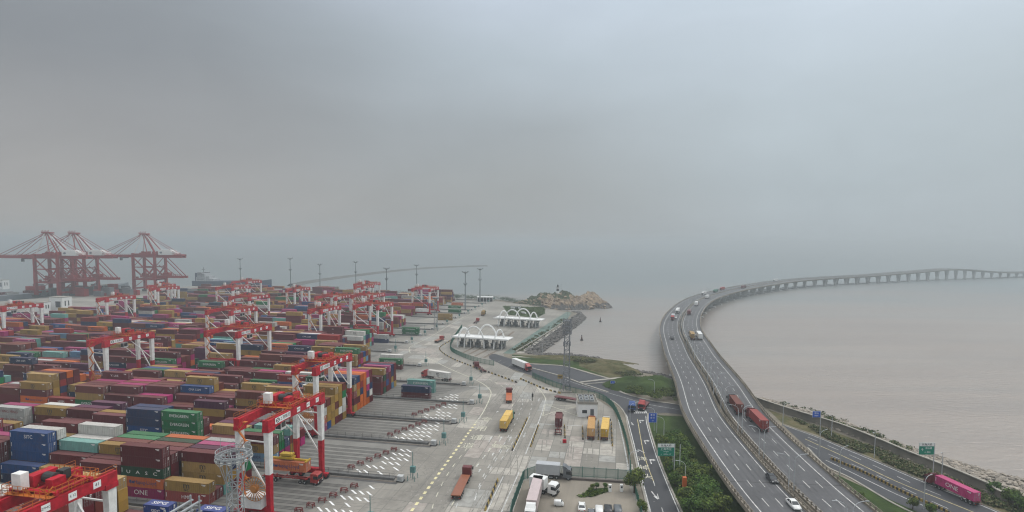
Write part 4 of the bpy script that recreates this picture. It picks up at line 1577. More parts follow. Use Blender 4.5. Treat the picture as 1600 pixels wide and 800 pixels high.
# ------------------------------------------------------------------ gantry cranes of the yard
RAILR = mat('rail_worn_red', (.30, .045, .03), .6, .4, .8, spec=.2)
PLATEW = mat('plate_white', (.78, .78, .76), .5)
def make_rtg(wide, near):
    Wd = 16.0 if wide else 7.4
    S, H = 22.6, 23.4
    t = empty('gantry_crane')
    # legs: one each, red foot and white upper half, tapering outwards at the top
    for x in (0, -Wd):
        for y in (0, S):
            mb = MB()
            zz = [2.6, 10.6, 21.0]
            lean = -.25 if x == 0 else .25
            mb.beam((x, y, zz[0]), (x, y, zz[1]), 1.15, 1.05, 0, 1.3, 1.15)
            mb.beam((x, y, zz[1]), (x, y, zz[2]), 1.3, 1.15, 1, 1.65, 1.3)
            mb.build('leg', [CRED, CWHITE], t)
    # girders with raised knees
    for x in (0, -Wd):
        mb = MB()
        mb.box(x - .75, x + .75, -1.0, S + 1.0, 21.5, H)
        mb.box(x - .85, x + .85, -1.05, 1.35, 20.6, 21.5)
        mb.box(x - .85, x + .85, S - 1.35, S + 1.05, 20.6, 21.5)
        mb.beam((x, 1.3, 21.2), (x, 4.2, 21.55), 1.3, .5)
        mb.beam((x, S - 1.3, 21.2), (x, S - 4.2, 21.55), 1.3, .5)
        g = mb.build('girder', CRED, t)
        mb = MB()
        mb.box(x - .12, x + .12, -.8, S + .8, H, H + .22)
        mb.build('trolley_rail', RAILR, g)
        mb = MB()
        sgn = 1 if x == 0 else -1
        for zz in (.55, 1.1):
            mb.beam((x + sgn * .68, -.9, H + zz), (x + sgn * .68, S + .9, H + zz), .05)
        for k in range(13):
            y = -.9 + k * (S + 1.8) / 12
            mb.beam((x + sgn * .68, y, H), (x + sgn * .68, y, H + 1.1), .06)
        mb.build('handrail', CORANGE, g)
        if x == 0:
            X = x + .78
            mb = MB()
            mb.box(X - .02, X + .01, 1.6, 7.6, 21.8, 23.2, 0)
            n = 20
            for k in range(n):
                a0, a1 = 2 * math.pi * k / n, 2 * math.pi * (k + 1) / n
                q = []
                for aa, rr_ in ((a0, .56), (a1, .56), (a1, .36), (a0, .36)):
                    q.append((X + .02, 2.6 + math.cos(aa) * rr_ * 1.25, 22.5 + math.sin(aa) * rr_))
                mb.face(q, 1)
            mb.box(X + .01, X + .02, 2.0, 3.2, 22.42, 22.58, 1)
            text_to(mb, '上港集团', 1.0, (X + .012, 5.4, 22.5), (0, 1, 0), (0, 0, 1), (1, 0, 0), 1)
            mb.build('name_plate', [PLATEW, BLACK], g)
            for a, s in enumerate(('ZPMC', 'R 12', '41')):
                mb = MB()
                mb.box(X - .02, X + .01, 10.4 + a * 4.3, 11.8 + a * 4.3, 21.9, 23.1, 0)
                text_to(mb, s, .55 if a < 2 else .8, (X + .012, 11.1 + a * 4.3, 22.5), (0, 1, 0), (0, 0, 1), (1, 0, 0), 1)
                mb.build('number_plate', [PLATEW, BLACK], g)
    # end ties and braces
    for y in (0, S):
        for p0, p1, w_ in (((-Wd, y, 18.2), (0, y, 18.0), .28), ((-Wd + .4, y, 17.2), (-.5, y, 6.6), .34)):
            mb = MB()
            mb.beam(p0, p1, w_, w_)
            mb.build('brace', CWHITE, t)
    for x in (0, -Wd):
        mb = MB()
        mb.beam((x, S * .52, 21.5), (x, S - .6, 12.0), .3, .3)
        mb.build('brace', CWHITE, t)
    for y in (0, S):
        mb = MB()
        mb.box(-Wd - .6, .6, y - .55, y + .55, 1.5, 2.7)
        for x in (-Wd, 0):
            mb.box(x - 1.9, x + 1.9, y - .45, y + .45, .95, 1.5)
        mb.build('sill_beam', CRED, t)
        for x in (-Wd, 0):
            for dx in (-1.35, 1.35):
                mb = MB()
                mb.cyl((x + dx, y - .4, .75), (x + dx, y + .4, .75), .75, .75, 14, 0)
                mb.cyl((x + dx, y - .43, .75), (x + dx, y + .43, .75), .32, .32, 10, 1)
                mb.build('wheel', [RUBBER, CRED], t)
    # power house on the near sill
    mb = MB()
    if wide:
        mb.box(-12.6, -7.0, -1.7, 1.0, 3.0, 5.7); mb.box(-6.6, -1.2, -1.7, 1.0, 3.0, 5.7)
    else:
        mb.box(-6.3, -1.1, -1.7, 1.0, 2.8, 5.5)
        mb.box(-6.5, -.9, -1.9, 1.2, 5.5, 5.62)
    mb.build('power_house', CWHITE, t)
    mb = MB()
    mb.box(-Wd + .5, -.6, -.6, .6, 10.2, 11.0)
    for k in range(2):
        x = -Wd + 2 + k * (Wd - 4)
        mb.beam((x, 0, 2.7), (x, 0, 10.2), .45)
    if wide:
        mb.build('equipment_frame', CRED, t)
    # cable reel with spokes, stair tower
    if not wide:
        rz = mat('reel_orange', (.42, .17, .04), .55) if 'reel_orange' not in D.materials else D.materials['reel_orange']
        mb = MB()
        c = Vector((-2.4, -2.2, 7.8))
        for k in range(22):
            a = 2 * math.pi * k / 22
            d = Vector((math.cos(a), 0, math.sin(a)))
            mb.beam(c + d * .5, c + d * 2.9, .10, .16)
        for rr_ in (.9, 2.85):
            for k in range(28):
                a0, a1 = 2 * math.pi * k / 28, 2 * math.pi * (k + 1) / 28
                mb.beam(c + Vector((math.cos(a0), 0, math.sin(a0))) * rr_, c + Vector((math.cos(a1), 0, math.sin(a1))) * rr_, .08, .14)
        mb.cyl(c + Vector((0, -.4, 0)), c + Vector((0, .9, 0)), .75, .75, 16)
        mb.build('cable_reel', rz, t)
    mb = MB()
    x0 = -Wd + 1.4
    z = 3
    sx = 1
    while z < 21:
        mb.beam((x0 - sx * .9, -1.0, z), (x0 + sx * .9, -1.0, z + 2.2), .5, .12)
        mb.beam((x0 - sx * .9, -1.3, z + 1), (x0 + sx * .9, -1.3, z + 3.2), .05)
        mb.cbox((x0 + sx * .9, -1.0, z + 2.2), .9, .9, .08)
        z += 2.2
        sx = -sx
    mb.build('stairs', CORANGE, t)
    # trolley, cab, hoist
    tr = empty('trolley')
    tr.parent = t
    mb = MB()
    mb.box(-Wd - .9, .9, 8.6, 9.2, H + .25, H + .8); mb.box(-Wd - .9, .9, 14.4, 15.0, H + .25, H + .8)
    for x in (-Wd, 0, -Wd / 2):
        mb.box(x - .35, x + .35, 8.6, 15.0, H + .25, H + .75)
    xx = -Wd / 2
    mb.box(xx - 2.4, xx - .9, 9.6, 13.6, H + .8, H + 2.6)
    mb.box(xx + 1.2, xx + 2.6, 9.8, 12.0, H + .8, H + 2.2)
    mb.build('trolley_frame', CRED, tr)
    mb = MB()
    mb.cyl((xx - .8, 11.5, H + 1.8), (xx + 1.2, 11.5, H + 1.8), .85, .85, 14)
    mb.box(xx - .6, xx + .8, 13.0, 14.4, H + .8, H + 2.3)
    mb.box(xx - 3.0, xx - 2.2, 10, 12, H + .8, H + 1.9)
    mb.build('hoist_machinery', CDARK, tr)
    mb = MB()
    rg = random.Random(5)
    for x in (-Wd - .85, .85):
        for zz in (.55, 1.1):
            mb.beam((x, 7.6, H + .7 + zz), (x, 16, H + .7 + zz), .06)
        for k in range(9):
            mb.beam((x, 7.6 + k * 1.05, H + .3), (x, 7.6 + k * 1.05, H + 1.8), .07)
    for y in (7.6, 16):
        for zz in (.55, 1.1):
            mb.beam((-Wd - .85, y, H + .7 + zz), (.85, y, H + .7 + zz), .06)
        for k in range(int(Wd / 1.05) + 2):
            mb.beam((-Wd - .85 + k * 1.05, y, H + .3), (-Wd - .85 + k * 1.05, y, H + 1.8), .07)
    for k in range(16):
        x, y = rg.uniform(-Wd, 0), rg.uniform(8, 15.5)
        mb.beam((x, y, H + .3), (x + rg.uniform(-.6, .6), y + rg.uniform(-1.4, 1.4), H + rg.uniform(.7, 1.8)), .14)
    mb.box(-Wd - .8, .8, 7.6, 8.6, H + .24, H + .3)
    mb.box(-Wd - .8, .8, 15.0, 16.0, H + .24, H + .3)
    mb.build('handrail', CORANGE, tr)
    mb = MB()
    mb.box(-Wd - .5 + 1.2, -Wd + 2.5, 7.9, 9.2, H + 1.0, H + 3.6)
    mb.build('control_box', CWHITE, tr)
    mb = MB()
    mb.box(-2.6, -1.0, 6.4, 8.4, 18.6, 20.9, 0)
    mb.box(-2.5, -1.1, 6.36, 6.4, 18.9, 20.5, 1)
    mb.box(-1.0, -.97, 6.6, 8.2, 19.2, 20.5, 1)
    mb.beam((-1.8, 7.4, 20.9), (-1.8, 8.8, H + .3), .3, .3, 0)
    mb.build('operator_cab', [CWHITE, GLASS], tr)
    return tag(t, 'red and white yard gantry crane', 'gantry crane', 'red and white gantry cranes of the yard')
RT_N = make_rtg(False, True)
RT_W = make_rtg(True, True)
index_kids()
CR_LIST = [(-78.3, 110.6, 0, 0, 'nearest gantry crane standing over the orange container truck, beside the round lamp tower'),
           (-96.5, 161.6, 0, -1.5, 'second gantry crane, standing over the mustard stacks behind the nearest one'),
           (-87.6, 56.5, 0, 4, 'gantry crane cut by the lower edge, straddling white containers'),
           (-205.5, 186.8, 0, 3, 'lone gantry crane above the magenta containers in the middle of the stacks'),
           (-368, 268, 0, 0, 'gantry crane cut by the left edge, in front of the white building'),
           (-357, 327, 0, 2, 'far gantry crane just right of the white building'),
           (-392, 408, 0, 0, 'distant gantry crane below the quay cranes, front one of its cluster'),
           (-418, 432, 0, 1, 'distant gantry crane below the quay cranes, rear one of its cluster'),
           (-372, 497, 1, 4, 'distant wide gantry crane farthest out below the first light mast'),
           (-336, 430, 1, 0, 'distant wide gantry crane second from the ship below the first mast'),
           (-266, 358, 1, -2, 'distant wide gantry crane with a leg beside the purple stacks'),
           (-223.5, 284, 1, 5, 'middle wide gantry crane with a low red trolley over brown stacks'),
           (-168.3, 218, 1, 3, 'wide gantry crane in the centre left, its girder over magenta stacks'),
           (-274, 428, 0, 0, 'small distant gantry crane below the second light mast'),
           (-232, 470, 0, 6, 'small distant gantry crane standing before the root of the breakwater'),
           (-206, 374, 1, 2, 'wide distant gantry crane just behind the narrow one with the white cabinets'),
           (-176, 301.5, 0, 0, 'narrow gantry crane with white cabinets hanging, left of the tall wide one'),
           (-239, 500, 1, 0, 'farthest wide gantry crane before the line of trees'),
           (-186, 392, 1, -3, 'wide gantry crane partly hidden behind the tall wide one'),
           (-151.5, 328, 1, 1, 'tall wide gantry crane with two white power houses at the empty slots'),
           (-164, 462, 1, 0, 'last wide gantry crane by the far lattice mast, near the road')]
for u, v, wd, ty, l in CR_LIST:
    o = place(RT_W if wd else RT_N, yard(u, v, .02), -YAW, l)
    for c in KIDS.get(o.name, []):
        if c.name.startswith('trolley'):
            c.location = (0, ty, 0)
# a spreader and the container it is lowering under the nearest crane
def spreader(loc, top):
    t = empty('spreader', loc, -YAW)
    mb = MB()
    mb.box(-6.1, 6.1, -.25, .25, .05, .45); mb.box(-1.9, 1.9, -.9, .9, .45, 1.0)
    for x in (-6.0, 6.0):
        mb.box(x - .2, x + .2, -1.22, 1.22, 0, .35)
    mb.build('spreader_beam', YELLOW, t)
    mb = MB()
    mb.box(-1.7, 1.7, -.8, .8, 1.3, 1.8)
    mb.cyl((-1.2, -.4, 1.15), (-1.2, .4, 1.15), .35, .35, 10); mb.cyl((1.2, -.4, 1.15), (1.2, .4, 1.15), .35, .35, 10)
    mb.build('head_block', YELLOW, t)
    mb = MB()
    for x in (-1.2, 1.2):
        for y in (-.5, .5):
            mb.beam((x, y, 1.8), (x * 1.3, y * 1.6, top), .06)
    mb.build('hoist_rope', CDARK, t)
    return t

# ------------------------------------------------------------------ vehicles
VCOL = {}
def vcol(name, c, r=.35):
    if name not in VCOL:
        VCOL[name] = mat('car_paint_' + name, c, r, .08, .7, spec=.5)
    return VCOL[name]
vcol('maroon', (.13, .02, .02)); vcol('red', (.34, .03, .025)); vcol('white', (.72, .72, .70)); vcol('black', (.025, .026, .03)); vcol('grey', (.12, .13, .14))
vcol('blue', (.02, .07, .25)); vcol('silver', (.40, .41, .42)); vcol('orange', (.45, .11, .03)); vcol('green', (.03, .16, .10)); vcol('rust', (.25, .085, .04)); vcol('pink', (.50, .41, .40))
LAMPW = mat('headlight_lens', (.7, .7, .66), .2)
LAMPR = mat('tail_light_red', (.4, .02, .02), .3)
def wheel(t, x, y, r=.5, w=.3, name='wheel'):
    mb = MB()
    mb.cyl((x, y - w / 2, r), (x, y + w / 2, r), r, r, 14, 0)
    s = 1 if y > 0 else -1
    mb.cyl((x, y, r), (x, y + s * (w / 2 + .02), r), r * .5, r * .45, 10, 1)
    mb.build(name, [RUBBER, STEEL], t)
def cab(t, x0, col, road=True):
    """cab-over cab whose front is at x0+2.2, y across"""
    c = vcol(col, (.3, .3, .3))
    mb = MB()
    prof = [(x0, .75), (x0 + 2.15, .55), (x0 + 2.28, 1.5), (x0 + 2.12, 2.75), (x0 + 1.7, 3.05), (x0 + .1, 3.15 if road else 3.0)] if True else []
    mb.profile(prof, -1.22, 1.22)
    if road:
        mb.profile([(x0 - .1, 3.1), (x0 + 1.4, 3.06), (x0 + .6, 3.75), (x0 - .1, 3.85)], -1.1, 1.1)
    mb.build('cab', c, t)
    mb = MB()
    mb.face([(x0 + 2.295, -1.05, 1.62), (x0 + 2.295, 1.05, 1.62), (x0 + 2.16, 1.0, 2.65), (x0 + 2.16, -1.0, 2.65)])
    mb.build('windshield', GLASS, t)
    for s in (-1, 1):
        mb = MB()
        mb.face([(x0 + .9, s * 1.235, 1.65), (x0 + 2.05, s * 1.235, 1.65), (x0 + 1.95, s * 1.235, 2.5), (x0 + .9, s * 1.235, 2.5)])
        mb.build('side_window', GLASS, t)
        mb = MB(); mb.box(x0 + 2.1, x0 + 2.3, s * 1.38 - .12, s * 1.38 + .12, 1.7, 2.5); mb.beam((x0 + 2.1, s * 1.2, 2.5), (x0 + 2.2, s * 1.4, 2.5), .06); mb.build('mirror', BLACK, t)
        mb = MB(); mb.box(x0 + 2.2, x0 + 2.27, s * .95 - .2, s * .95 + .2, .8, 1.02); mb.build('headlight', LAMPW, t)
    mb = MB(); mb.box(x0 + 2.05, x0 + 2.34, -1.24, 1.24, .42, .78); mb.box(x0 + 2.2, x0 + 2.29, -.7, .7, .9, 1.4); mb.build('bumper', BLACK, t)
def make_truck(px, py, head, col, label, trailer='skeleton', tcol='maroon', load=None, z=0, length=13.2, loc=None, name='container_truck', cat='truck', group='lorries on the roads and yard', road=True):
    """origin: rear end on the ground, x forward. head: compass direction vector in plan"""
    p = loc if loc is not None else ground(px, py, z)
    a = math.atan2(head[1], head[0])
    t = tag(empty(name, (p.x, p.y, z + .03), a), label, cat, group)
    L = length
    cab(t, L + .9, col, road)
    mb = MB()
    for s in (-.42, .42):
        mb.box(L - 2.6, L + 2.6, s - .08, s + .08, .78, 1.02)
    mb.box(L - 1.2, L + .6, -1.0, -.6, .55, 1.0); mb.box(L - 1.2, L + .6, .6, 1.0, .55, 1.0)
    mb.build('tractor_chassis', CDARK, t)
    for x in (L + 2.35, L - .8, L - 2.1):
        for s in (-1, 1):
            wheel(t, x, s * 1.02)
    tm = vcol(tcol, (.13, .02, .02))
    mb = MB()
    if trailer == 'skeleton':
        for s in (-.45, .45):
            mb.box(0, L - .3, s - .1, s + .1, 1.08, 1.38)
        for x in (.1, 3, 6, 9, L - .5):
            mb.box(x - .12, x + .12, -1.2, 1.2, 1.22, 1.4)
    elif trailer == 'flat':
        mb.box(0, L - .1, -1.22, 1.22, 1.25, 1.5)
        for s in (-.45, .45):
            mb.box(.4, L - .8, s - .1, s + .1, .95, 1.25)
    elif trailer == 'box':
        mb.box(0, L, -1.25, 1.25, 1.2, 3.95)
        for s in (-.45, .45):
            mb.box(.4, L - .8, s - .1, s + .1, .95, 1.2)
    mb.build('trailer', tm, t)
    mb = MB()
    mb.box(-.06, .0, -1.2, 1.2, .6, .85)
    mb.build('rear_bumper', CDARK, t)
    for s in (-1, 1):
        mb = MB(); mb.box(-.09, -.05, s * .95 - .15, s * .95 + .15, .66, .8); mb.build('tail_light', LAMPR, t)
    for x in (1.3, 2.6, 3.9):
        for s in (-1, 1):
            wheel(t, x, s * 1.02)
    if load:
        for (x, ln, hue, kd, lb) in load:
            c = make_container((p.x + math.cos(a) * x, p.y + math.sin(a) * x, z + 1.44), a + math.pi, hue, kd, ln, lb, 'containers carried by lorries')
    return t
def dirv(p, q, z=0):
    a, b = ground(*p, z), ground(*q, z)
    d = b - a
    return (d.x, d.y)
E3 = (3.1, 9.6)
make_truck(718, 783, dirv((703, 783), (722, 745)), 'maroon', 'dark maroon lorry with an empty rusty flatbed driving up the yard road', 'flat', 'rust', name='flatbed_truck', road=False, length=12.4, loc=ground(712, 783))
make_truck(786, 676, dirv((786, 676), (806, 640)), 'green', 'lorry hauling two short yellow containers up the yard road', 'skeleton', 'maroon', [(3.05, 20, 'yellow', None, 'rear short yellow container on the lorry in the yard road'), (9.3, 20, 'yellow', None, 'front short yellow container on the lorry in the yard road')], road=False, length=12.4)
make_truck(795, 631, dirv((795, 631), (796, 605)), 'maroon', 'dark red lorry with an empty orange skeleton trailer on the yard road', 'flat', 'orange', road=False, length=11)
make_truck(757, 583, dirv((757, 583), (735, 568)), 'maroon', 'dark lorry with an empty skeleton trailer turning beside the chequered kerb', 'skeleton', 'maroon', road=False, length=11)
make_truck(681, 536, dirv((681, 537), (699, 529)), 'red', 'short rusty red lorry crossing the yard road by the toll gate', 'flat', 'rust', road=False, length=8)
make_truck(742, 506, dirv((744, 506), (756, 497)), 'red', 'dark red empty lorry on the far yard road beside the second gate', 'skeleton', 'maroon', road=False, length=10)
make_truck(754, 494, dirv((754, 496), (764, 484)), 'green', 'far lorry with one yellow container on the yard road', 'skeleton', 'maroon', [(6.5, 40, 'mustard', None, 'yellow container on the farthest lorry of the yard road')], road=False)
make_truck(803, 571, dirv((803, 569), (832, 581)), 'red', 'lorry with a long white trailer and red cab on the access road', 'box', 'white', group='lorries on the roads and yard')
make_truck(704, 596, dirv((704, 596), (655, 588)), 'red', 'red cab lorry carrying a white container past the stacks', 'skeleton', 'maroon', [(6.5, 40, 'white', 'MSC', 'white container on the red cab lorry beside the navy and maroon pair')])
make_truck(872, 682, dirv((872, 682), (874, 655)), 'maroon', 'parked maroon skeleton lorry seen from behind, left in the lorry park', 'skeleton', 'maroon', [(9.5, 20, 'maroon', None, 'short maroon container on the left lorry of the park')])
make_truck(923, 689, dirv((923, 689), (925, 662)), 'orange', 'parked lorry with a yellow container, middle one of the park', 'skeleton', 'maroon', [(6.5, 40, 'faded yellow', None, 'orange roofed yellow container on the middle parked lorry')])
make_truck(944, 690, dirv((944, 690), (948, 662)), 'white', 'parked lorry with a yellow container, right one by the fence', 'skeleton', 'maroon', [(6.5, 40, 'yellow', None, 'yellow container on the right parked lorry by the fence')])
make_truck(868, 624, dirv((868, 623), (906, 629)), 'maroon', 'long low maroon flatbed lorry parked at the foot of the lattice tower', 'flat', 'maroon', name='flatbed_truck')
make_truck(1010, 633, dirv((1010, 634), (996, 650)), 'red', 'dark red lorry waiting before the zebra crossing', 'flat', 'maroon', name='flatbed_truck', length=6, road=True)
make_truck(989, 634, dirv((988, 630), (984, 652)), 'blue', 'blue cab lorry waiting left at the zebra crossing', 'flat', 'grey', length=6, name='flatbed_truck')
make_truck(841, 766, dirv((841, 766), (829, 812)), 'white', 'lorry with a long pale pink tarpaulin trailer cut by the lower edge', 'box', 'pink', length=14)
make_truck(830, 765, dirv((831, 762), (862, 769)), 'white', 'short white lorry with its cab pointing right, beside the long trailer', 'box', 'white', length=4.2, name='box_truck', road=False)
make_truck(838, 744, dirv((838, 744), (862, 746)), 'grey', 'pale box lorry with a black cab behind the white ones', 'box', 'silver', length=6.5, name='box_truck')
_n0 = len(D.objects)
_t = make_truck(1528, 792, dirv((1528, 792), (1470, 764)), 'maroon', 'lorry with a dark cab and a magenta container on the shore road', 'skeleton', 'maroon', [(6.5, 40, 'magenta', 'ONE', 'magenta container with big white letters on the shore road lorry')])
_t.scale = (.86, .86, .86)
for _o in D.objects:
    if _o.get('label') == 'magenta container with big white letters on the shore road lorry':
        _v = _o.location - _t.location
        _o.location = _t.location + _v * .86
        _o.scale = (.86, .86, .86)
        for _c in _o.children:
            _c.color = (.50, .02, .17, 1)
# under the nearest crane
tl = yard(-86.5 - 6.5, 129.6)
make_truck(0, 0, (UD.x, UD.y), 'red', 'terminal lorry under the nearest gantry crane', 'skeleton', 'red', None, loc=tl, road=False, name='terminal_truck')
make_container(yard(-86.5 + .3, 129.6, 3.3), -YAW, 'orange', 'Hapag-Lloyd', 40, 'orange container hanging under the nearest gantry crane', 'containers carried by lorries')
tag(spreader(yard(-86.5 + .3, 129.6, 5.95), 17.6), 'yellow lifting frame on top of the orange hanging container', 'spreader')

def on_px(px, py):
    g_ = ground(px, py, 5.05)
    k_ = min(range(2, len(MID) - 2), key=lambda i: (MID[i].x - g_.x) ** 2 + (MID[i].y - g_.y) ** 2)
    return g_, (MID[k_ + 1] - MID[k_ - 1]).normalized()
def on_deck(y0, off):
    """point on the bridge deck at plan depth y0 and lateral offset"""
    for i in range(1, len(MID) - 1):
        if MID[i].y >= y0:
            t = (MID[i + 1] - MID[i - 1]).normalized()
            n = Vector((t.y, -t.x, 0)).normalized()
            return MID[i] + n * off + Vector((0, 0, .04)), t
p, t_ = on_px(1195, 677)
make_truck(0, 0, (t_.x, t_.y), 'maroon', 'lorry with a rusty red container driving away on the right deck, nearest one', 'skeleton', 'maroon', [(6.3, 40, 'brick red', None, 'rusty red container on the nearest lorry of the bridge')], z=p.z, loc=p)
p, t_ = on_px(1156, 650)
make_truck(0, 0, (t_.x, t_.y), 'grey', 'lorry with a dark brown container ahead of the rusty red one on the bridge', 'skeleton', 'maroon', [(6.3, 40, 'brown', None, 'dark brown container on the second lorry of the right deck')], z=p.z, loc=p)
p, t_ = on_px(1083, 532)
make_truck(0, 0, (t_.x, t_.y), 'grey', 'lorry with a beige container on the bridge bend, left one of two abreast', 'skeleton', 'maroon', [(6.3, 40, 'mustard', None, 'beige container on the left lorry of two abreast')], z=p.z, loc=p)
p, t_ = on_px(1094.5, 532)
make_truck(0, 0, (t_.x, t_.y), 'white', 'lorry with a white box on the bridge bend, right one of two abreast', 'box', 'white', z=p.z, loc=p)
far = [(520, 5, 'red', 'white'), (452, 4.4, 'red', 'maroon'), (470, -5.5, 'white', 'white'), (430, -6.2, 'red', 'silver'), (640, -8.2, 'white', 'white'), (672, -5, 'green', 'green'), (706, -8, 'red', 'red'), (590, 5, 'white', 'white'), (850, -6, 'white', 'white'), (730, 5, 'maroon', 'maroon')]
FL = ['red lorry driving away beyond the bridge bend', 'maroon lorry driving away behind the red one on the bridge', 'white lorry coming round the bridge bend on the left deck', 'silver trailer lorry coming round the bend just ahead of the white one', 'far white lorry on the left deck where the bridge straightens', 'far green lorry on the left deck', 'far red lorry on the left deck', 'far white lorry driving away on the right deck', 'farthest white lorry on the bridge before it fades in haze', 'far maroon lorry driving away on the right deck']
for (y0, off, c, tc_), l in zip(far, FL):
    p, t_ = on_deck(y0, off)
    s = 1 if off > 0 else -1
    make_truck(0, 0, (t_.x * s, t_.y * s), c, l, 'box', tc_, z=p.z, loc=p, length=10, name='box_truck')

def make_car(loc, head, col, label, van=False):
    a = math.atan2(head[1], head[0])
    t = tag(empty('parked_car' if van is None else 'car', loc, a), label, 'car' if van is not True else 'van', 'cars')
    c = vcol(col, (.3, .3, .3))
    bm = bmesh.new()
    if van is True:
        secs = [(-2.4, .45, 1.5, .80), (-2.3, .35, 1.95, .86), (-1, .3, 2.0, .9), (1.1, .3, 1.98, .9), (1.7, .3, 1.5, .88), (2.3, .32, 1.0, .85), (2.45, .4, .8, .78)]
    else:
        secs = [(-2.3, .5, .85, .72), (-2.2, .3, .98, .84), (-1.6, .25, 1.02, .9), (-.5, .22, .98, .91), (.9, .22, .96, .91), (1.7, .25, .88, .88), (2.15, .3, .72, .8), (2.3, .42, .6, .66)]
    rings = []
    for x, z0, z1, w in secs:
        ring = [(x, -w * .92, z0), (x, -w, z0 + .12), (x, -w, z1 - .18), (x, -w * .86, z1), (x, w * .86, z1), (x, w, z1 - .18), (x, w, z0 + .12), (x, w * .92, z0)]
        rings.append([bm.verts.new(v) for v in ring])
    for A, B in zip(rings, rings[1:]):
        for k in range(8):
            bm.faces.new((A[k], A[(k + 1) % 8], B[(k + 1) % 8], B[k]))
    bm.faces.new(rings[0]); bm.faces.new(list(reversed(rings[-1])))
    bmesh.ops.recalc_face_normals(bm, faces=bm.faces)
    me = D.meshes.new('body'); bm.to_mesh(me); bm.free()
    me.materials.append(c)
    me.polygons.foreach_set('use_smooth', [True] * len(me.polygons))
    put('body', me, t)
    mb = MB()
    if van is True:
        q = [((1.15, -.8, 1.9), (1.15, .8, 1.9), (1.78, .8, 1.42), (1.78, -.8, 1.42))]
        mb.face([(1.18, -.8, 1.94), (1.72, -.82, 1.52), (1.72, .82, 1.52), (1.18, .8, 1.94)])
        mb.build('windshield', GLASS, t)
    else:
        def hull(lo, hi, m):
            n = len(lo)
            for k in range(n):
                mb.face([lo[k], lo[(k + 1) % n], hi[(k + 1) % n], hi[k]], m)
        lo = [(-1.75, -.82, .95), (1.05, -.84, .93), (1.05, .84, .93), (-1.75, .82, .95)]
        hi = [(-1.05, -.62, 1.43), (.25, -.64, 1.45), (.25, .64, 1.45), (-1.05, .62, 1.43)]
        hull(lo, hi, 0)
        mb.build('windows', GLASS, t)
        mb = MB()
        mb.prism([(-1.15, -.64), (.3, -.66), (.3, .66), (-1.15, .64)], 1.42, 1.475)
        for s in (-1, 1):
            for xx, xh in ((-1.75, -1.05), (1.05, .25), (-.4, -.4)):
                mb.beam((xx, s * .83, .94), (xh, s * .635, 1.44), .09)
        mb.build('roof', c, t)
    for x in (-1.4, 1.4):
        for s in (-1, 1):
            wheel(t, x, s * .78, .33, .22)
    for s in (-1, 1):
        mb = MB(); mb.box(2.12, 2.3, s * .58 - .16, s * .58 + .16, .58, .72); mb.build('headlight', LAMPW, t)
        mb = MB(); mb.box(-2.36, -2.2, s * .6 - .16, s * .6 + .16, .68, .82); mb.build('tail_light', LAMPR, t)
    return t
def on_px_(px, py):
    g_ = ground(px, py, 5.05)
    k_ = min(range(2, len(MID) - 2), key=lambda i: (MID[i].x - g_.x) ** 2 + (MID[i].y - g_.y) ** 2)
    return g_, (MID[k_ + 1] - MID[k_ - 1]).normalized()
p, t_ = on_px(1240, 792)
make_car(p, (-t_.x, -t_.y), 'white', 'white saloon car coming towards the viewer on the left bridge deck')
p, t_ = on_px(1206, 751)
make_car(p, (-t_.x, -t_.y), 'black', 'black saloon car on the left deck just behind the white one')
p, t_ = on_px(1050, 530)
make_car(p, (-t_.x, -t_.y), 'black', 'black van on the left deck near the bend, nearest of the queue', True)
p, t_ = on_px(1056, 497)
make_car(p, (-t_.x, -t_.y), 'white', 'small white car on the left deck in the bend')
p, t_ = on_deck(560, 2.9)
make_car(p, (t_.x, t_.y), 'silver', 'small silver car driving away far along the right deck')
V1 = (.12, 1)
for px, py, c, v_, l in ((909, 795, 'white', False, 'white car parked alone, leftmost of the lower parking row'), (924, 806, 'grey', False, 'dark grey car in the lower parking row beside the white car'), (936, 805, 'white', True, 'white van in the lower parking row'), (950, 804, 'black', True, 'black van in the lower parking row, right of the white van'), (965, 804, 'grey', True, 'grey van at the right end of the lower parking row')):
    make_car(ground(px, py), V1, c, l, v_)
_c = make_car(ground(873, 790), (1, -.1), 'white', 'tiny white cart standing on the brown lot left of the cars', True)
_c.scale = (.5, .7, .7)
make_car(ground(818, 490.5), (.6, -.4), 'white', 'white minibus by the far toll plaza', True)
bpy.context.view_layer.update()

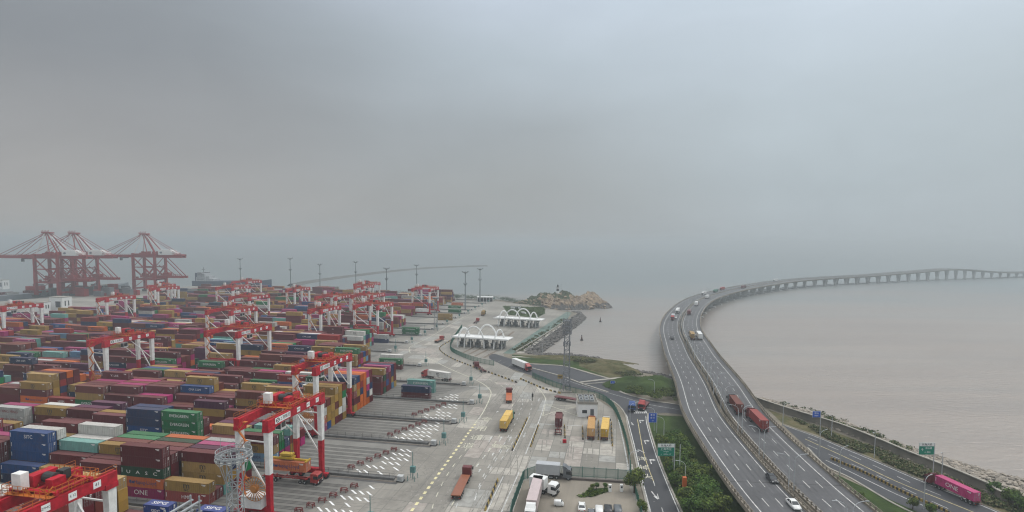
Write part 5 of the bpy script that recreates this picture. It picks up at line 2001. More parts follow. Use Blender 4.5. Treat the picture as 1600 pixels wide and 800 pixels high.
# ------------------------------------------------------------------ quay cranes
def make_sts():
    t = empty('quay_crane')
    G_, W_ = 31.0, 17.0          # rail gauge along x, width along y
    Hb = 46.0
    for x in (0, G_):
        for y in (0, W_):
            mb = MB()
            mb.beam((x, y, 2), (x, y, 30), 3.6, 2.4, 0, 3.0, 2.2)
            mb.beam((x, y, 30), (x, y, Hb + 3), 2.8, 2.2)
            mb.build('leg', STSRED, t)
    mb = MB()
    for y in (0, W_):
        mb.box(-1, G_ + 1, y - .7, y + .7, 15.5, 17.3)
        mb.beam((1, y, Hb - 3), (G_ - 1, y, 18), 1.1)
        mb.box(-1, G_ + 1, y - .7, y + .7, Hb + .6, Hb + 2.4)
    for x in (0, G_):
        mb.box(x - .8, x + .8, 0, W_, 4, 6)
        mb.box(x - .7, x + .7, 0, W_, Hb + .6, Hb + 2.6)
        mb.box(x - .7, x + .7, 0, W_, 15.6, 17.2)
    for y in (0, W_):
        for k in range(3):
            mb.beam((G_ * .5, y, 17), (0 if k == 0 else G_, y, 30 + k * 2), .7)
        mb.box(-1, G_ + 1, y - .5, y + .5, 31, 32.2)
    for x in (0, G_):
        mb.beam((x, 0, 6), (x, W_, 15.5), .6); mb.beam((x, W_, 17), (x, 0, 31), .6); mb.beam((x, 0, 32), (x, W_, Hb), .6)
    rg = random.Random(6)
    for k in range(26):
        x, z = rg.uniform(-2, G_ + 3), rg.choice((17.3, 21, Hb + 2.4))
        y = rg.uniform(0, W_)
        mb.box(x, x + rg.uniform(1, 3.4), y, y + rg.uniform(1, 3), z, z + rg.uniform(1, 3.2))
    mb.build('portal_frame', STSRED, t)
    for y in (0, W_):
        for x in (0, G_):
            mb = MB()
            mb.box(x - 5, x + 5, y - .9, y + .9, .9, 2.6) if False else mb.box(x - 1, x + 1, y - 4.5, y + 4.5, .9, 2.6)
            for k in range(6):
                mb.cyl((x - .4, y - 3.8 + k * 1.5, .6), (x + .4, y - 3.8 + k * 1.5, .6), .6, .6, 8)
            mb.build('bogie', CDARK, t)
    ym = W_ / 2
    mb = MB()
    for s in (-3.2, 3.2):
        mb.box(-68, 3, ym + s - .9, ym + s + .9, Hb - 2.4, Hb + .8)
    for k in range(13):
        x = -66 + k * 5.6
        mb.box(x - .3, x + .3, ym - 3.2, ym + 3.2, Hb - 1.4, Hb - .6)
    rg = random.Random(2)
    for k in range(24):
        x = -66 + k * 2.9
        mb.beam((x, ym - 4.2, Hb + .6), (x, ym - 4.2, Hb + 1.8), .2)
    mb.beam((-68, ym - 4.2, Hb + 1.8), (3, ym - 4.2, Hb + 1.8), .2)
    mb.build('boom', STSRED, t)
    mb = MB()
    for s in (-3.2, 3.2):
        mb.box(3, G_ + 34, ym + s - .9, ym + s + .9, Hb - 2.4, Hb + 1.0)
    for k in range(9):
        mb.box(G_ + 2 + k * 3.7, G_ + 2.6 + k * 3.7, ym - 4.5, ym + 4.5, Hb - 2.4, Hb - 1.8)
    mb.box(G_ + 24, G_ + 34, ym - 4.5, ym + 4.5, Hb - .2, Hb + 1.9)
    for k in range(8):
        mb.beam((G_ + 22 + k * 1.6, ym - 4.5, Hb + 1.9), (G_ + 22 + k * 1.6, ym - 4.5, Hb + 4), .25)
    mb.build('girder', STSRED, t)
    # lower landside girder with its platform and struts
    mb = MB()
    for s in (-3, 3):
        mb.box(G_ - 26, G_ + 36, ym + s - .9, ym + s + .9, 18.4, 21)
    mb.box(G_ - 8, G_ + 4, -1, W_ + 1, 17.4, 18)
    for y in (ym - 3, ym + 3):
        mb.beam((G_ + 34, y, 20.5), (G_ + 8, y, Hb - 2), .7)
        mb.beam((G_ + 20, y, 20.5), (G_ + 1, y, 34), .6)
    for k in range(18):
        x = G_ - 20 + k * 3
        mb.beam((x, ym - 4, 21), (x, ym - 4, 23.2), .3)
    mb.beam((G_ - 22, ym - 4, 23), (G_ + 33, ym - 4, 23), .3)
    mb.box(G_ + 6, G_ + 14, ym - 3, ym + 3, 21.2, 25)
    mb.build('lower_girder', STSRED, t)
    # apex frame and stays
    A = Vector((10, ym, Hb + 27))
    mb = MB()
    for s in (-4.2, 4.2):
        mb.beam((0, ym + s * 1.6, Hb + 2), (A.x - 1.5, A.y + s * .5, A.z), 1.0, 1.0, 1)
        mb.beam((A.x + .8, A.y + s * .5, A.z), (G_, ym + s * 1.6, Hb + 2), 1.0, 1.0, 0)
        mb.beam((A.x - .6, A.y + s * .5, A.z), (G_ * .62, ym + s * 1.6, Hb + 2), .7, .7, 0)
    mb.box(A.x - 5, A.x + 5, A.y - 3.4, A.y + 3.4, A.z - .6, A.z + .9, 0)
    for k in range(9):
        mb.beam((A.x - 5 + k * 1.25, A.y - 3.4, A.z), (A.x - 5 + k * 1.25, A.y - 3.4, A.z + 2.2 + (k % 3) * .6), .3, .3, 0)
    mb.build('apex_frame', [STSRED, CWHITE], t)
    for k, x in enumerate((-58, -34)):
        mb = MB()
        for s in (-3.2, 3.2):
            mb.beam((x, ym + s, Hb + .6), (A.x - 2, A.y + s * .6, A.z), .45)
        mb.build('forestay', STSRED, t)
    for k, x in enumerate((G_ + 9, G_ + 30)):
        mb = MB()
        for s in (-3.2, 3.2):
            mb.beam((x, ym + s, Hb + .8), (A.x + 2, A.y + s * .6, A.z), .6 if k == 0 else .4)
        mb.build('backstay', [CWHITE if k == 0 else STSRED], t)
    mb = MB()
    mb.box(G_ + 2, G_ + 20, ym - 5, ym + 5, Hb + 1.2, Hb + 6.6)
    mb.box(G_ + 20, G_ + 25, ym - 4, ym + 4, Hb + 1.2, Hb + 5)
    mb.prism([(G_ + 2.5, ym - 4), (G_ + 19, ym - 4), (G_ + 17, ym + 4), (G_ + 4, ym + 4)], Hb + 6.6, Hb + 7.6)
    h = mb.build('machinery_house', CWHITE, t)
    mb = MB()
    n = 18
    for k in range(n):
        a0, a1 = 2 * math.pi * k / n, 2 * math.pi * (k + 1) / n
        mb.face([(G_ + 6 + math.cos(a0) * 1.9, ym - 5.05, Hb + 4 + math.sin(a0) * 1.2), (G_ + 6 + math.cos(a1) * 1.9, ym - 5.05, Hb + 4 + math.sin(a1) * 1.2), (G_ + 6, ym - 5.05, Hb + 4)])
    mb.build('emblem', mat('emblem_grey', (.12, .14, .16), .6), h)
    mb = MB()
    mb.box(-24, -18, ym - 3.6, ym + 3.6, Hb - 3.4, Hb - 2); mb.box(-22.5, -20, ym - 5.4, ym - 3.4, Hb - 6.2, Hb - 3)
    mb.build('trolley', CDARK, t)
    mb = MB()
    mb.cyl((G_ - 1, -1.9, 19.5), (G_ - 1, -1.1, 19.5), 2.6, 2.6, 20)
    mb.build('cable_drum', STSRED, t)
    return tag(t, 'x', 'quay crane', 'tall red ship-to-shore cranes')
STS = make_sts()
index_kids()
for (px, py), l in zip(((57, 463.5), (99, 460.5), (210, 456.5)), ('first tall red quay crane, farthest along the left edge', 'second tall red quay crane, standing between the two others', 'third tall red quay crane, standing apart nearer the ship superstructure')):
    p = ground(px, py)
    place(STS, p, -YAW + .02, l)
# a fourth portal stands low behind the second crane in the photo's clutter: machinery pile on the quay
mb = MB()
rg = random.Random(11)
for k in range(60):
    p = ground(rg.uniform(50, 215), rg.uniform(455, 463))
    mb.cbox((p.x, p.y, 0), rg.uniform(4, 12), rg.uniform(3, 6), rg.uniform(3, 11), rg.randrange(3), -YAW)
kind(mb.build('quayside_clutter', [STSRED, CDARK, HMAT if 'HMAT' in globals() else mat('hatch_grey', (.12, .12, .13), .7)]), 'stuff')

# ------------------------------------------------------------------ ships
def make_ship(p0, ang, L_, Bm, hull, label, blocks, sup_x, stack_h=0):
    t = tag(empty('container_ship', (p0.x, p0.y, SEA), ang), label, 'ship', 'ships moored at the quay')
    bm = bmesh.new()
    secs = []
    for k in range(13):
        s = k / 12
        x = L_ * s
        w = Bm / 2 * (min(1, .72 + s * 2.2) if s < .5 else max(.02, 1 - ((s - .74) / .26) ** 2.2) if s > .74 else 1)
        z1 = 9 + (3.0 * ((s - .82) / .18) if s > .82 else 0)
        ring = [(x, -w * .8, -2), (x, -w, 2), (x, -w, z1), (x, w, z1), (x, w, 2), (x, w * .8, -2)]
        secs.append([bm.verts.new(v) for v in ring])
    for A, B in zip(secs, secs[1:]):
        for k in range(6):
            bm.faces.new((A[k], A[(k + 1) % 6], B[(k + 1) % 6], B[k]))
    bm.faces.new(secs[0]); bm.faces.new(list(reversed(secs[-1])))
    bmesh.ops.recalc_face_normals(bm, faces=bm.faces)
    me = D.meshes.new('hull'); bm.to_mesh(me); bm.free(); me.materials.append(hull)
    put('hull', me, t)
    mb = MB()
    x = sup_x
    mb.box(x, x + 14, -Bm / 2 + 1, Bm / 2 - 1, 9, 15)
    mb.box(x + 1, x + 12, -Bm / 2 + 3, Bm / 2 - 3, 15, 20)
    mb.box(x + 3, x + 9, -Bm / 2 - .5, Bm / 2 + .5, 20, 22.5)
    mb.box(x + 14, x + 26, -Bm / 2 + 2, Bm / 2 - 2, 9, 12.5)
    mb.box(x + 14, x + 19, -Bm / 2 + 4, Bm / 2 - 4, 12.5, 16.5)
    s_ = mb.build('superstructure', SHIPW, t)
    mb = MB()
    for z in (11.0, 13.2, 16.2, 18.4):
        for k in range(9):
            y = -Bm / 2 + 4 + k * (Bm - 8) / 9
            mb.box(x + (.96 if z > 15 else -.04), x + (1 if z > 15 else 0), y, y + .9, z, z + 1)
            xx = x + 2 + k * 1.1
            yy = -Bm / 2 + (3 if z > 15 else 1)
            mb.box(xx, xx + .6, yy - .04, yy, z, z + 1)
    mb.box(x + 2.95, x + 9.05, -Bm / 2 - .55, Bm / 2 + .55, 20.8, 21.9)
    mb.build('window_band', GLASS, s_)
    mb = MB()
    mb.box(x - 6, x - 2, -3, 3, 9, 21)
    mb.build('funnel', hull, t)
    mb = MB()
    mb.cyl((x + 6, 0, 22.5), (x + 6, 0, 30), .4, .2, 6); mb.box(x + 5, x + 7, -3, 3, 26, 26.5)
    mb.build('mast', CDARK, t)
    return t
SHIPW = mat('ship_grey_white', (.40, .41, .42), .6, .2, .2)
NAVYH = mat('hull_navy', (.03, .045, .09), .5, .2, .1)
GREYH = mat('hull_grey', (.16, .18, .20), .5, .2, .1)
p = yard(-585, 708)
make_ship(ground(305, 447.5, SEA), rad(-2), 120, 22, NAVYH, 'grey and white ship superstructure showing above the far container stacks', None, 8)
o = make_ship(yard(-672, 420), rad(90) - YAW, 230, 30, GREYH, 'low grey ship lying at the quay behind the tall red cranes', None, 14)
rg = random.Random(3)
hs = list(HUES)
for k in range(7):
    for rr_ in range(2):
        c = make_container(yard(-672 + rr_ * 8, 470 + k * 24, 4.0 + 0), rad(90) - YAW, rg.choice(['brown', 'mustard', 'maroon', 'pale grey']), None, 40, 'dull container on the deck of the low ship by the cranes, %s bay, %s side' % (ORD[k] if k else 'first', ('outer', 'inner')[rr_]), 'containers on the ship decks')
        c.scale = (1, 3.0, 2.0) if False else (1, 1, 1)

# ------------------------------------------------------------------ lattice masts and towers
def lattice(t, h, w0, w1, n, m, r=.09):
    mb = MB()
    prev = None
    for k in range(n + 1):
        f = k / n
        w = w0 + (w1 - w0) * f
        z = h * f
        ring = [Vector((sx * w / 2, sy * w / 2, z)) for sx, sy in ((-1, -1), (1, -1), (1, 1), (-1, 1))]
        if prev:
            for i in range(4):
                mb.beam(prev[i], ring[i], r * 1.5)
                a, b = (prev[i], ring[(i + 1) % 4]) if k % 2 else (prev[(i + 1) % 4], ring[i])
                mb.beam(a, b, r)
                mb.beam(ring[i], ring[(i + 1) % 4], r)
        prev = ring
    return mb.build('lattice', m, t)
FARSTEEL = mat('mast_grey', (.20, .22, .23), .6, .2, .5)
MASTS = [(376, 860, 'first'), (454, 967, ''), (500, 703, ''), (556, 800, ''), (604, 595, ''), (651, 683, ''), (727, 528, ''), (750, 595, '')]
ML = ['slim light mast at the far left behind the ship', 'tall slim light mast in the sea haze, second from the ship', 'light mast above the distant gantry with many arms', 'pale light mast left of the farthest wide gantry crane', 'light mast where the breakwater crosses it, above the stacks', 'light mast just left of the last wide gantry crane', 'near light mast of the pair by the far white canopy', 'far light mast of the pair by the far white canopy']
for (px, dist_, _), l in zip(MASTS, ML):
    d = FW * 1.0 + RT * ((px - 800) / FPX)
    d.z = 0
    p = Vector((d.x, d.y, 0)) * (dist_ / d.y)
    if dist_ > 690:
        p *= 690 / dist_ if px > 400 else 740 / dist_
    hh = 37 if dist_ < 690 else 64 - (64 - 37) * min(1, 700 / dist_)
    t = tag(empty('light_mast', p), l, 'light mast', 'light masts around the container yard')
    mb = MB(); mb.cyl((0, 0, 0), (0, 0, hh - 1), .75, .38, 8); mb.build('pole', FARSTEEL, t)
    mb = MB()
    for zz, rr_ in ((hh - 1, 2.9), (hh * .66, 1.5)):
        mb.cyl((0, 0, zz - 1.3), (0, 0, zz), .5, rr_, 10)
        for k in range(8):
            a = k * math.pi / 4
            mb.beam((math.cos(a) * rr_, math.sin(a) * rr_, zz), (math.cos(a) * rr_ * 1.15, math.sin(a) * rr_ * 1.15, zz + .9), .4)
    mb.build('lamp_ring', FARSTEEL, t)
# tower in the yard by the last gantry
t = tag(empty('lattice_tower', ground(681, 517)), 'dark lattice light tower standing by the yard road behind the green containers', 'lattice tower')
lattice(t, 24, 2.6, 1.6, 12, FARSTEEL)
mb = MB(); mb.cyl((0, 0, 23.5), (0, 0, 24.6), 2.4, 2.6, 12); mb.build('platform', FARSTEEL, t)
# tall aerial tower by the lorry park
t = tag(empty('lattice_tower', ground(885, 612)), 'tall grey lattice aerial tower beside the small white building', 'lattice tower')
TOWERM = mat('tower_steel', (.19, .20, .215), .5, .2, .5)
lattice(t, 31, 3.0, 1.7, 17, TOWERM, .15)
for k, (dz, w) in enumerate(((31, 2.2), (28.5, 2.6), (26, 2.4), (21, 1.9))):
    mb = MB()
    for s in range(6):
        a = s * math.pi / 3 + .3
        mb.cbox((math.cos(a) * w * .8, math.sin(a) * w * .8, dz - 1.0), .35, .2, 1.9, 0, a)
        mb.beam((0, 0, dz), (math.cos(a) * w * .8, math.sin(a) * w * .8, dz), .08)
    mb.cyl((0, 0, dz - .1), (0, 0, dz), 1.3, 1.3, 12)
    mb.build('antenna_ring', TOWERM, t)
mb = MB(); mb.cyl((0, 0, 31), (0, 0, 37), .07, .04, 6); mb.cyl((1.4, .4, 22), (1.6, .4, 34), .06, .04, 6); mb.build('whip_aerial', STEEL, t)
mb = MB(); mb.cbox((0, 0, 0), 4.4, 4.4, .6); mb.build('footing', KERB, t)
# nearest round-headed light tower
d = FW + RT * ((357 - 800) / FPX)
pt = Vector((d.x, d.y, 0)) * (86 / d.y)
t = tag(empty('light_tower', pt), 'near lattice light tower with a big round open lamp gallery', 'light tower')
t.scale = (.85, .85, 1)
lattice(t, 29, 3.0, 1.9, 15, STEEL, .10)
mb = MB()
z0 = 30
for rr_, zz, w in ((3.1, z0, .22), (3.1, z0 + .75, .10), (2.2, z0, .14), (3.25, z0 - .5, .14)):
    for k in range(28):
        a0, a1 = 2 * math.pi * k / 28, 2 * math.pi * (k + 1) / 28
        mb.beam((rr_ * math.cos(a0), rr_ * math.sin(a0), zz), (rr_ * math.cos(a1), rr_ * math.sin(a1), zz), w)
for k in range(28):
    a = 2 * math.pi * k / 28
    c_, s_ = math.cos(a), math.sin(a)
    mb.beam((3.1 * c_, 3.1 * s_, z0), (3.1 * c_, 3.1 * s_, z0 + .75), .07)
    mb.beam((2.2 * c_, 2.2 * s_, z0), (3.1 * c_, 3.1 * s_, z0), .09)
for k in range(8):
    a = 2 * math.pi * k / 8
    mb.beam((1.0 * math.cos(a), 1.0 * math.sin(a), z0 - 6), (2.9 * math.cos(a), 2.9 * math.sin(a), z0 - .3), .11)
    mb.beam((1.0 * math.cos(a), 1.0 * math.sin(a), z0 - 1), (2.3 * math.cos(a), 2.3 * math.sin(a), z0), .09)
mb.build('gallery', STEEL, t)
for k in range(14):
    a = 2 * math.pi * k / 14
    mb = MB()
    mb.cbox((2.95 * math.cos(a), 2.95 * math.sin(a), z0 - .75), .35, .62, .5, 0, a)
    mb.cbox((3.2 * math.cos(a), 3.2 * math.sin(a), z0 - .72), .08, .52, .42, 1, a)
    mb.build('floodlight', [STEEL, LAMPW], t)
mb = MB()
mb.cyl((-1.9, -1, z0), (-1.9, -1, z0 + 3.2), .05, .03, 6)
for s in (-1, 1):
    mb.beam((s * 2.2, 0, z0 + .75), (0, 0, z0 + 2.2), .06)
mb.build('lightning_rod', STEEL, t)

# ------------------------------------------------------------------ grey racks and the blue boxes at the lower left
BLUEC = mat('box_blue', (.015, .06, .28), .5, .15, .6)
for (px, py, zt), l in zip(((250, 786, 7.8), (333, 794, 7.8)), ('small deep blue container with white letters at the lower edge, left one', 'small deep blue container with white letters at the lower edge, right one')):
    q = ground(px, py, zt)
    t = make_container((q.x, q.y, zt - 2.6), -YAW, 'blue', 'SIPG', 20, l, 'shipping containers stacked in the yard')
    for c in t.children:
        if c.name.startswith(('body', 'doors')):
            c.color = (.012, .05, .24, 1)
    mb = MB()
    text_to(mb, 'SIPG', 1.5, (0, 0, 2.60), (1, 0, 0), (0, 1, 0), (0, 0, 1), sx=1.3)
    mb.build('roof_lettering', LET['W'], t)
    q2 = make_container((q.x, q.y, zt - 5.2), -YAW, 'maroon', None, 20, 'maroon container under the deep blue one, %s' % ('left' if px < 300 else 'right') + ' of the light tower', 'shipping containers stacked in the yard')
    q2 = make_container((q.x, q.y, zt - 7.8), -YAW, 'brown', None, 20, 'lowest brown container below the deep blue one, %s' % ('left' if px < 300 else 'right') + ' of the light tower', 'shipping containers stacked in the yard')
t = tag(empty('steel_rack', yard(-84, 83)), 'grey galvanised rack of long beams standing between the stacks', 'rack')
t.rotation_euler = (0, 0, -YAW)
mb = MB()
for z in (9.0, 11.2):
    for x in (-1, 1):
        mb.beam((x, -11, z), (x, 12, z), .5, .3)
mb.build('beam', STEEL, t)
mb = MB()
for y in (-10, -2.5, 5, 11.5):
    for x in (-1, 1):
        mb.beam((x, y, 0), (x, y, 12.4), .28)
    mb.beam((-1, y, 10.2), (1, y, 10.2), .2)
mb.build('upright', STEEL, t)

# ------------------------------------------------------------------ toll gates
def toll_gate(pL, pR, label, booths):
    c = (pL + pR) / 2
    d = (pR - pL)
    Lg = d.length
    a = math.atan2(d.y, d.x)
    t = tag(empty('toll_gate', (c.x, c.y, 0), a), label, 'toll gate')
    mb = MB()
    mb.box(-Lg / 2 - 3, Lg / 2 + 3, -5, 5, 6.0, 6.35)
    mb.box(-Lg / 2 - 3.2, Lg / 2 + 3.2, -5.3, -5, 5.8, 6.7)
    mb.box(-Lg / 2 - 3.2, Lg / 2 + 3.2, 5, 5.3, 5.8, 6.7)
    mb.build('canopy', WHITE, t)
    def arch(x0, x1, h, y0, y1=None):
        y1 = y0 if y1 is None else y1
        mb = MB()
        pts = []
        for k in range(25):
            s = k / 24
            an = math.pi * s
            pts.append(Vector(((x0 + x1) / 2 - (x1 - x0) / 2 * math.cos(an), y0 + (y1 - y0) * s, h * math.sin(an) ** .8)))
        mb.tube(pts, .48, 8)
        mb.build('arch', WHITE, t)
    w = Lg
    arch(-w * .32, w * .10, 13.2, -4.4)
    arch(-w * .16, w * .26, 13.2, 5.5, 5.5)
    arch(-w * .47, -w * .30, 11.5, -4.4, 4.4)
    arch(w * .30, w * .44, 11.5, -4.4, 4.4)
    for x in (-w * .47, -w * .2, w * .08, w * .3, w * .46):
        for y in (-3.5, 3.5):
            mb = MB(); mb.cyl((x, y, 0), (x, y, 6), .22, .22, 10); mb.build('column', WHITE, t)
    for k in range(booths):
        x = -w / 2 + (k + .5) * w / booths
        mb = MB(); mb.box(x - .7, x + .7, -8, 8, .02, .28); mb.build('island', KERB, t)
        mb = MB()
        mb.box(x - 1.1, x + 1.1, -2.4, 2.4, .28, 1.4, 0); mb.box(x - 1.05, x + 1.05, -2.35, 2.35, 1.4, 2.8, 1); mb.box(x - 1.3, x + 1.3, -2.6, 2.6, 2.8, 3.2, 0); mb.box(x - .3, x + .3, -2, 2, 3.2, 6.0, 0)
        mb.build('booth', [vcol('grey', (.1, .1, .1)), GLASS], t)
        mb = MB(); mb.box(x + .8, x + 3.2, -.15, .15, 4.6, 5.6); mb.build('lane_sign', CDARK, t)
    return t
g1 = (ground(717, 540), ground(790, 545))
toll_gate(*g1, 'near white arched toll gate canopy above dark lanes', 6)
g2 = (ground(780, 508), ground(842, 512))
toll_gate(*g2, 'farther white arched toll gate canopy beside the planted bed', 6)
# worn brown lane strips before the gates
mb = MB()
for a, b in (((722, 552), (740, 543)), ((732, 554), (752, 544)), ((741, 557), (763, 546)), ((756, 559), (776, 548)), ((775, 527), (787, 519)), ((790, 528), (803, 518))):
    p, q = ground(*a), ground(*b)
    line_strip(mb, [p, q], 1.6, .03)
kind(mb.build('lane_wear', mat('lane_brown', (.16, .125, .095), .9, .3, .3, coord='Position')), 'structure')
# far white canopy
t = tag(empty('inspection_shed', ground(758, 471)), 'small far white flat-roofed shed on thin columns at the end of the yard', 'shed')
mb = MB(); mb.box(-9, 9, -4, 4, 4.6, 5.3); mb.build('roof', WHITE, t)
mb = MB()
for k in range(6):
    for y in (-3.4, 3.4):
        mb.box(-8.6 + k * 3.4, -8.2 + k * 3.4, y - .2, y + .2, 0, 4.6)
mb.build('columns', WHITE, t)
mb = MB(); mb.box(-8, 8, -1, 3, .0, 3.4); mb.build('rear_wall', CDARK, t)
# white building by the left, with windows
def building(px, py, L_, Dp, h, label, m=None, nwin=3, rz=-YAW, roof=None):
    t = tag(empty('white_building', ground(px, py), rz), label, 'building')
    mb = MB(); mb.box(-L_ / 2, L_ / 2, 0, Dp, 0, h); w = mb.build('wall', m or WHITE, t)
    mb = MB(); mb.box(-L_ / 2 - .3, L_ / 2 + .3, -.3, Dp + .3, h, h + .4); mb.build('roof', roof or KERB, t)
    for k in range(nwin):
        x = L_ / 2 - 2.5 - k * (L_ - 4) / max(nwin, 1) * .55
        mb = MB(); mb.box(x - .6, x + .6, -.06, -.003, h * .3, h * .72); mb.build('window', GLASS, t)
    for k in range(2):
        mb = MB(); mb.box(L_ / 2 + .003, L_ / 2 + .06, Dp * (.3 + .35 * k) - .5, Dp * (.3 + .35 * k) + .5, h * .4, h * .75); mb.build('window', GLASS, t)
    return t
building(88, 487, 14, 9, 13, 'white building with small dark windows among the left stacks', nwin=5)
building(62, 489, 10, 6, 9.5, 'lower white annex left of the white building', nwin=2)
building(0, 452, 10, 8, 12, 'small pale block at the far left edge by the quay', nwin=2)
building(805, 484, 9, 6, 3.6, 'low white roofed hut in the planted bed behind the gates', nwin=2)
# small office building at the lorry park
t = tag(empty('office_building', ground(918, 652), rad(-3)), 'small white flat-roofed office with roof units by the lattice tower', 'building')
mb = MB(); mb.box(-3.6, 3.6, 0, 11, 0, 4.9); mb.build('wall', WHITE, t)
mb = MB(); mb.box(-3.75, 3.75, -.15, 11.15, 4.9, 5.15, 0)
for x0, x1, y0, y1 in ((-3.75, 3.75, -.15, .15), (-3.75, 3.75, 10.85, 11.15), (-3.75, -3.45, .15, 10.85), (3.45, 3.75, .15, 10.85)):
    mb.box(x0, x1, y0, y1, 5.15, 5.8)
mb.build('roof', [KERB], t)
for i in range(3):
    for j in range(2):
        mb = MB(); x, y = -2.9 + i * 2.0, 2.2 + j * 3.9
        mb.box(x, x + 1.5, y, y + 2.6, 5.3, 6.1, 0); mb.cyl((x + .75, y + 1.3, 6.1), (x + .75, y + 1.3, 6.25), .5, .5, 12, 1)
        mb.build('roof_unit', [STEEL, CDARK], t)
mb = MB(); mb.box(1.0, 2.3, -.07, -.003, 0, 3.1); mb.build('door', vcol('grey', (.1, .1, .1)), t)
mb = MB(); mb.box(-2.0, -.2, -.07, -.003, 1.5, 2.7); mb.build('window', GLASS, t)
mb = MB(); mb.box(-.2, 2.9, -1.6, -.15, .02, .4); mb.build('step', CDARK, t)

# ------------------------------------------------------------------ fences, barriers
def picket_fence(name, pts, h, label, m, gap=.5, post=3.0, panel=True):
    t = tag(empty(name, pts[0]), label, 'fence')
    o = pts[0]
    Ls = resample(pts, gap)
    mb = MB()
    for a, b in zip(Ls, Ls[1:]):
        a2, b2 = a - o, b - o
        for k in range(2):
            q = a2.lerp(b2, k / 2)
            mb.cbox((q.x, q.y, .15), .075, .075, h - .15)
    mb.build('mesh_panel', m, t)
    mb = MB()
    for a, b in zip(Ls[::2], Ls[2::2]):
        for z in (.3, h - .1):
            mb.beam(a - o + Vector((0, 0, z)), b - o + Vector((0, 0, z)), .08)
    mb.build('rails', m, t)
    mb = MB()
    for q in resample(pts, post):
        q = q - o
        mb.cbox((q.x, q.y, 0), .18, .18, h + .25)
    mb.build('posts', m, t)
    return t
picket_fence('green_fence', resample(smooth_line(P([(722, 512), (708, 533), (704, 547), (720, 557), (745, 566), (775, 572)]), 6), 1), 2.6, 'green wire fence curving round the near toll plaza', FENCEG)
picket_fence('green_fence', resample(smooth_line(P([(832, 590), (862, 603), (895, 614), (932, 622), (955, 636), (968, 660), (980, 700), (986, 745)]), 6), 1), 2.6, 'long green wire fence between the lorry park and the exit road', FENCEG)
picket_fence('green_fence', resample(P([(984, 750), (900, 745), (840, 742), (818, 750), (800, 800), (795, 825)]), 1), 2.8, 'green wire fence around the brown lot at the bottom', mat('fence_grey_green', (.07, .17, .14), .6), .36, 3.2)
picket_fence('green_fence', resample(P([(986, 748), (998, 790), (1006, 825)]), 1), 2.2, 'short green fence between the brown lot and the exit road', FENCEG, .5)
# low wall along the bottom fence
mb = MB(); L = P([(980, 755), (900, 750), (860, 747)])
for a, b in zip(L, L[1:]):
    mb.beam(a + Vector((0, 0, .3)), b + Vector((0, 0, .3)), .4, .6)
tag(mb.build('low_wall', mat('low_wall_brown', (.13, .11, .10), .9)), 'low dark wall along the inside of the bottom green fence', 'wall')
# rows of black and yellow barrier blocks
BY = mat('barrier_yellow', (.33, .23, .06), .6, .25, .8)
BK = mat('barrier_black', (.035, .033, .03), .7)
bmesh_y = None
def barrier_meshes():
    out = []
    for m in (BY, BK):
        mb = MB()
        mb.profile([(-.26, 0), (.26, 0), (.12, .3), (.09, .7), (-.09, .7), (-.12, .3)], -.66, .66)
        out.append(mb.mesh('barrier_block', [m]))
    return out
BARM = barrier_meshes()
def barrier_row(pts, step, grp, yl, bl):
    R = resample(pts, step)
    for k, (a, b) in enumerate(zip(R, R[1:])):
        d = b - a
        o = put('barrier_block', BARM[k % 2])
        o.location = ((a.x + b.x) / 2, (a.y + b.y) / 2, .02)
        o.rotation_euler = (0, 0, math.atan2(d.y, d.x) + math.pi / 2)
        tag(o, yl if k % 2 == 0 else bl, 'barrier', grp + (' (yellow ones)' if k % 2 == 0 else ' (black ones)'))
barrier_row(smooth_line(P([(712, 528), (690, 541), (688, 548), (705, 560), (740, 574), (780, 588), (812, 600)]), 6), 2.9, 'barrier blocks curving round the near toll plaza', 'yellow barrier block in the curved row round the near toll plaza', 'black barrier block in the curved row round the near toll plaza')
barrier_row(smooth_line(P([(812, 592), (850, 608), (884, 617)]), 6), 2.4, 'barrier blocks along the access road kerb', 'yellow barrier block in the row along the access road kerb', 'black barrier block in the row along the access road kerb')
barrier_row(P([(824, 654), (800, 705)]), 1.6, 'barrier blocks of the middle lane divider', 'yellow barrier block of the divider beside the pair of lorry lanes', 'black barrier block of the divider beside the pair of lorry lanes')
barrier_row(P([(778, 750), (757, 800)]), 1.6, 'barrier blocks of the lower lane divider', 'yellow barrier block of the divider at the lower edge', 'black barrier block of the divider at the lower edge')
barrier_row(P([(841, 665), (828, 701)]), 1.6, 'barrier blocks on the left of the lorry park', 'yellow barrier block left of the lorry park', 'black barrier block left of the lorry park')
barrier_row(P([(955, 660), (957, 700)]), 2.2, 'barrier blocks on the right of the lorry park', 'yellow barrier block right of the lorry park', 'black barrier block right of the lorry park')
barrier_row(P([(882, 665), (883, 688)]), 2.2, 'barrier blocks beside the maroon parked lorry', 'yellow barrier block beside the parked maroon lorry', 'black barrier block beside the parked maroon lorry')
barrier_row(P([(910, 667), (911, 690)]), 2.2, 'barrier blocks beside the middle parked lorry', 'yellow barrier block beside the middle parked lorry', 'black barrier block beside the middle parked lorry')
barrier_row(P([(935, 658), (935, 690)]), 2.2, 'barrier blocks between the yellow containers', 'yellow barrier block between the two parked yellow containers', 'black barrier block between the two parked yellow containers')
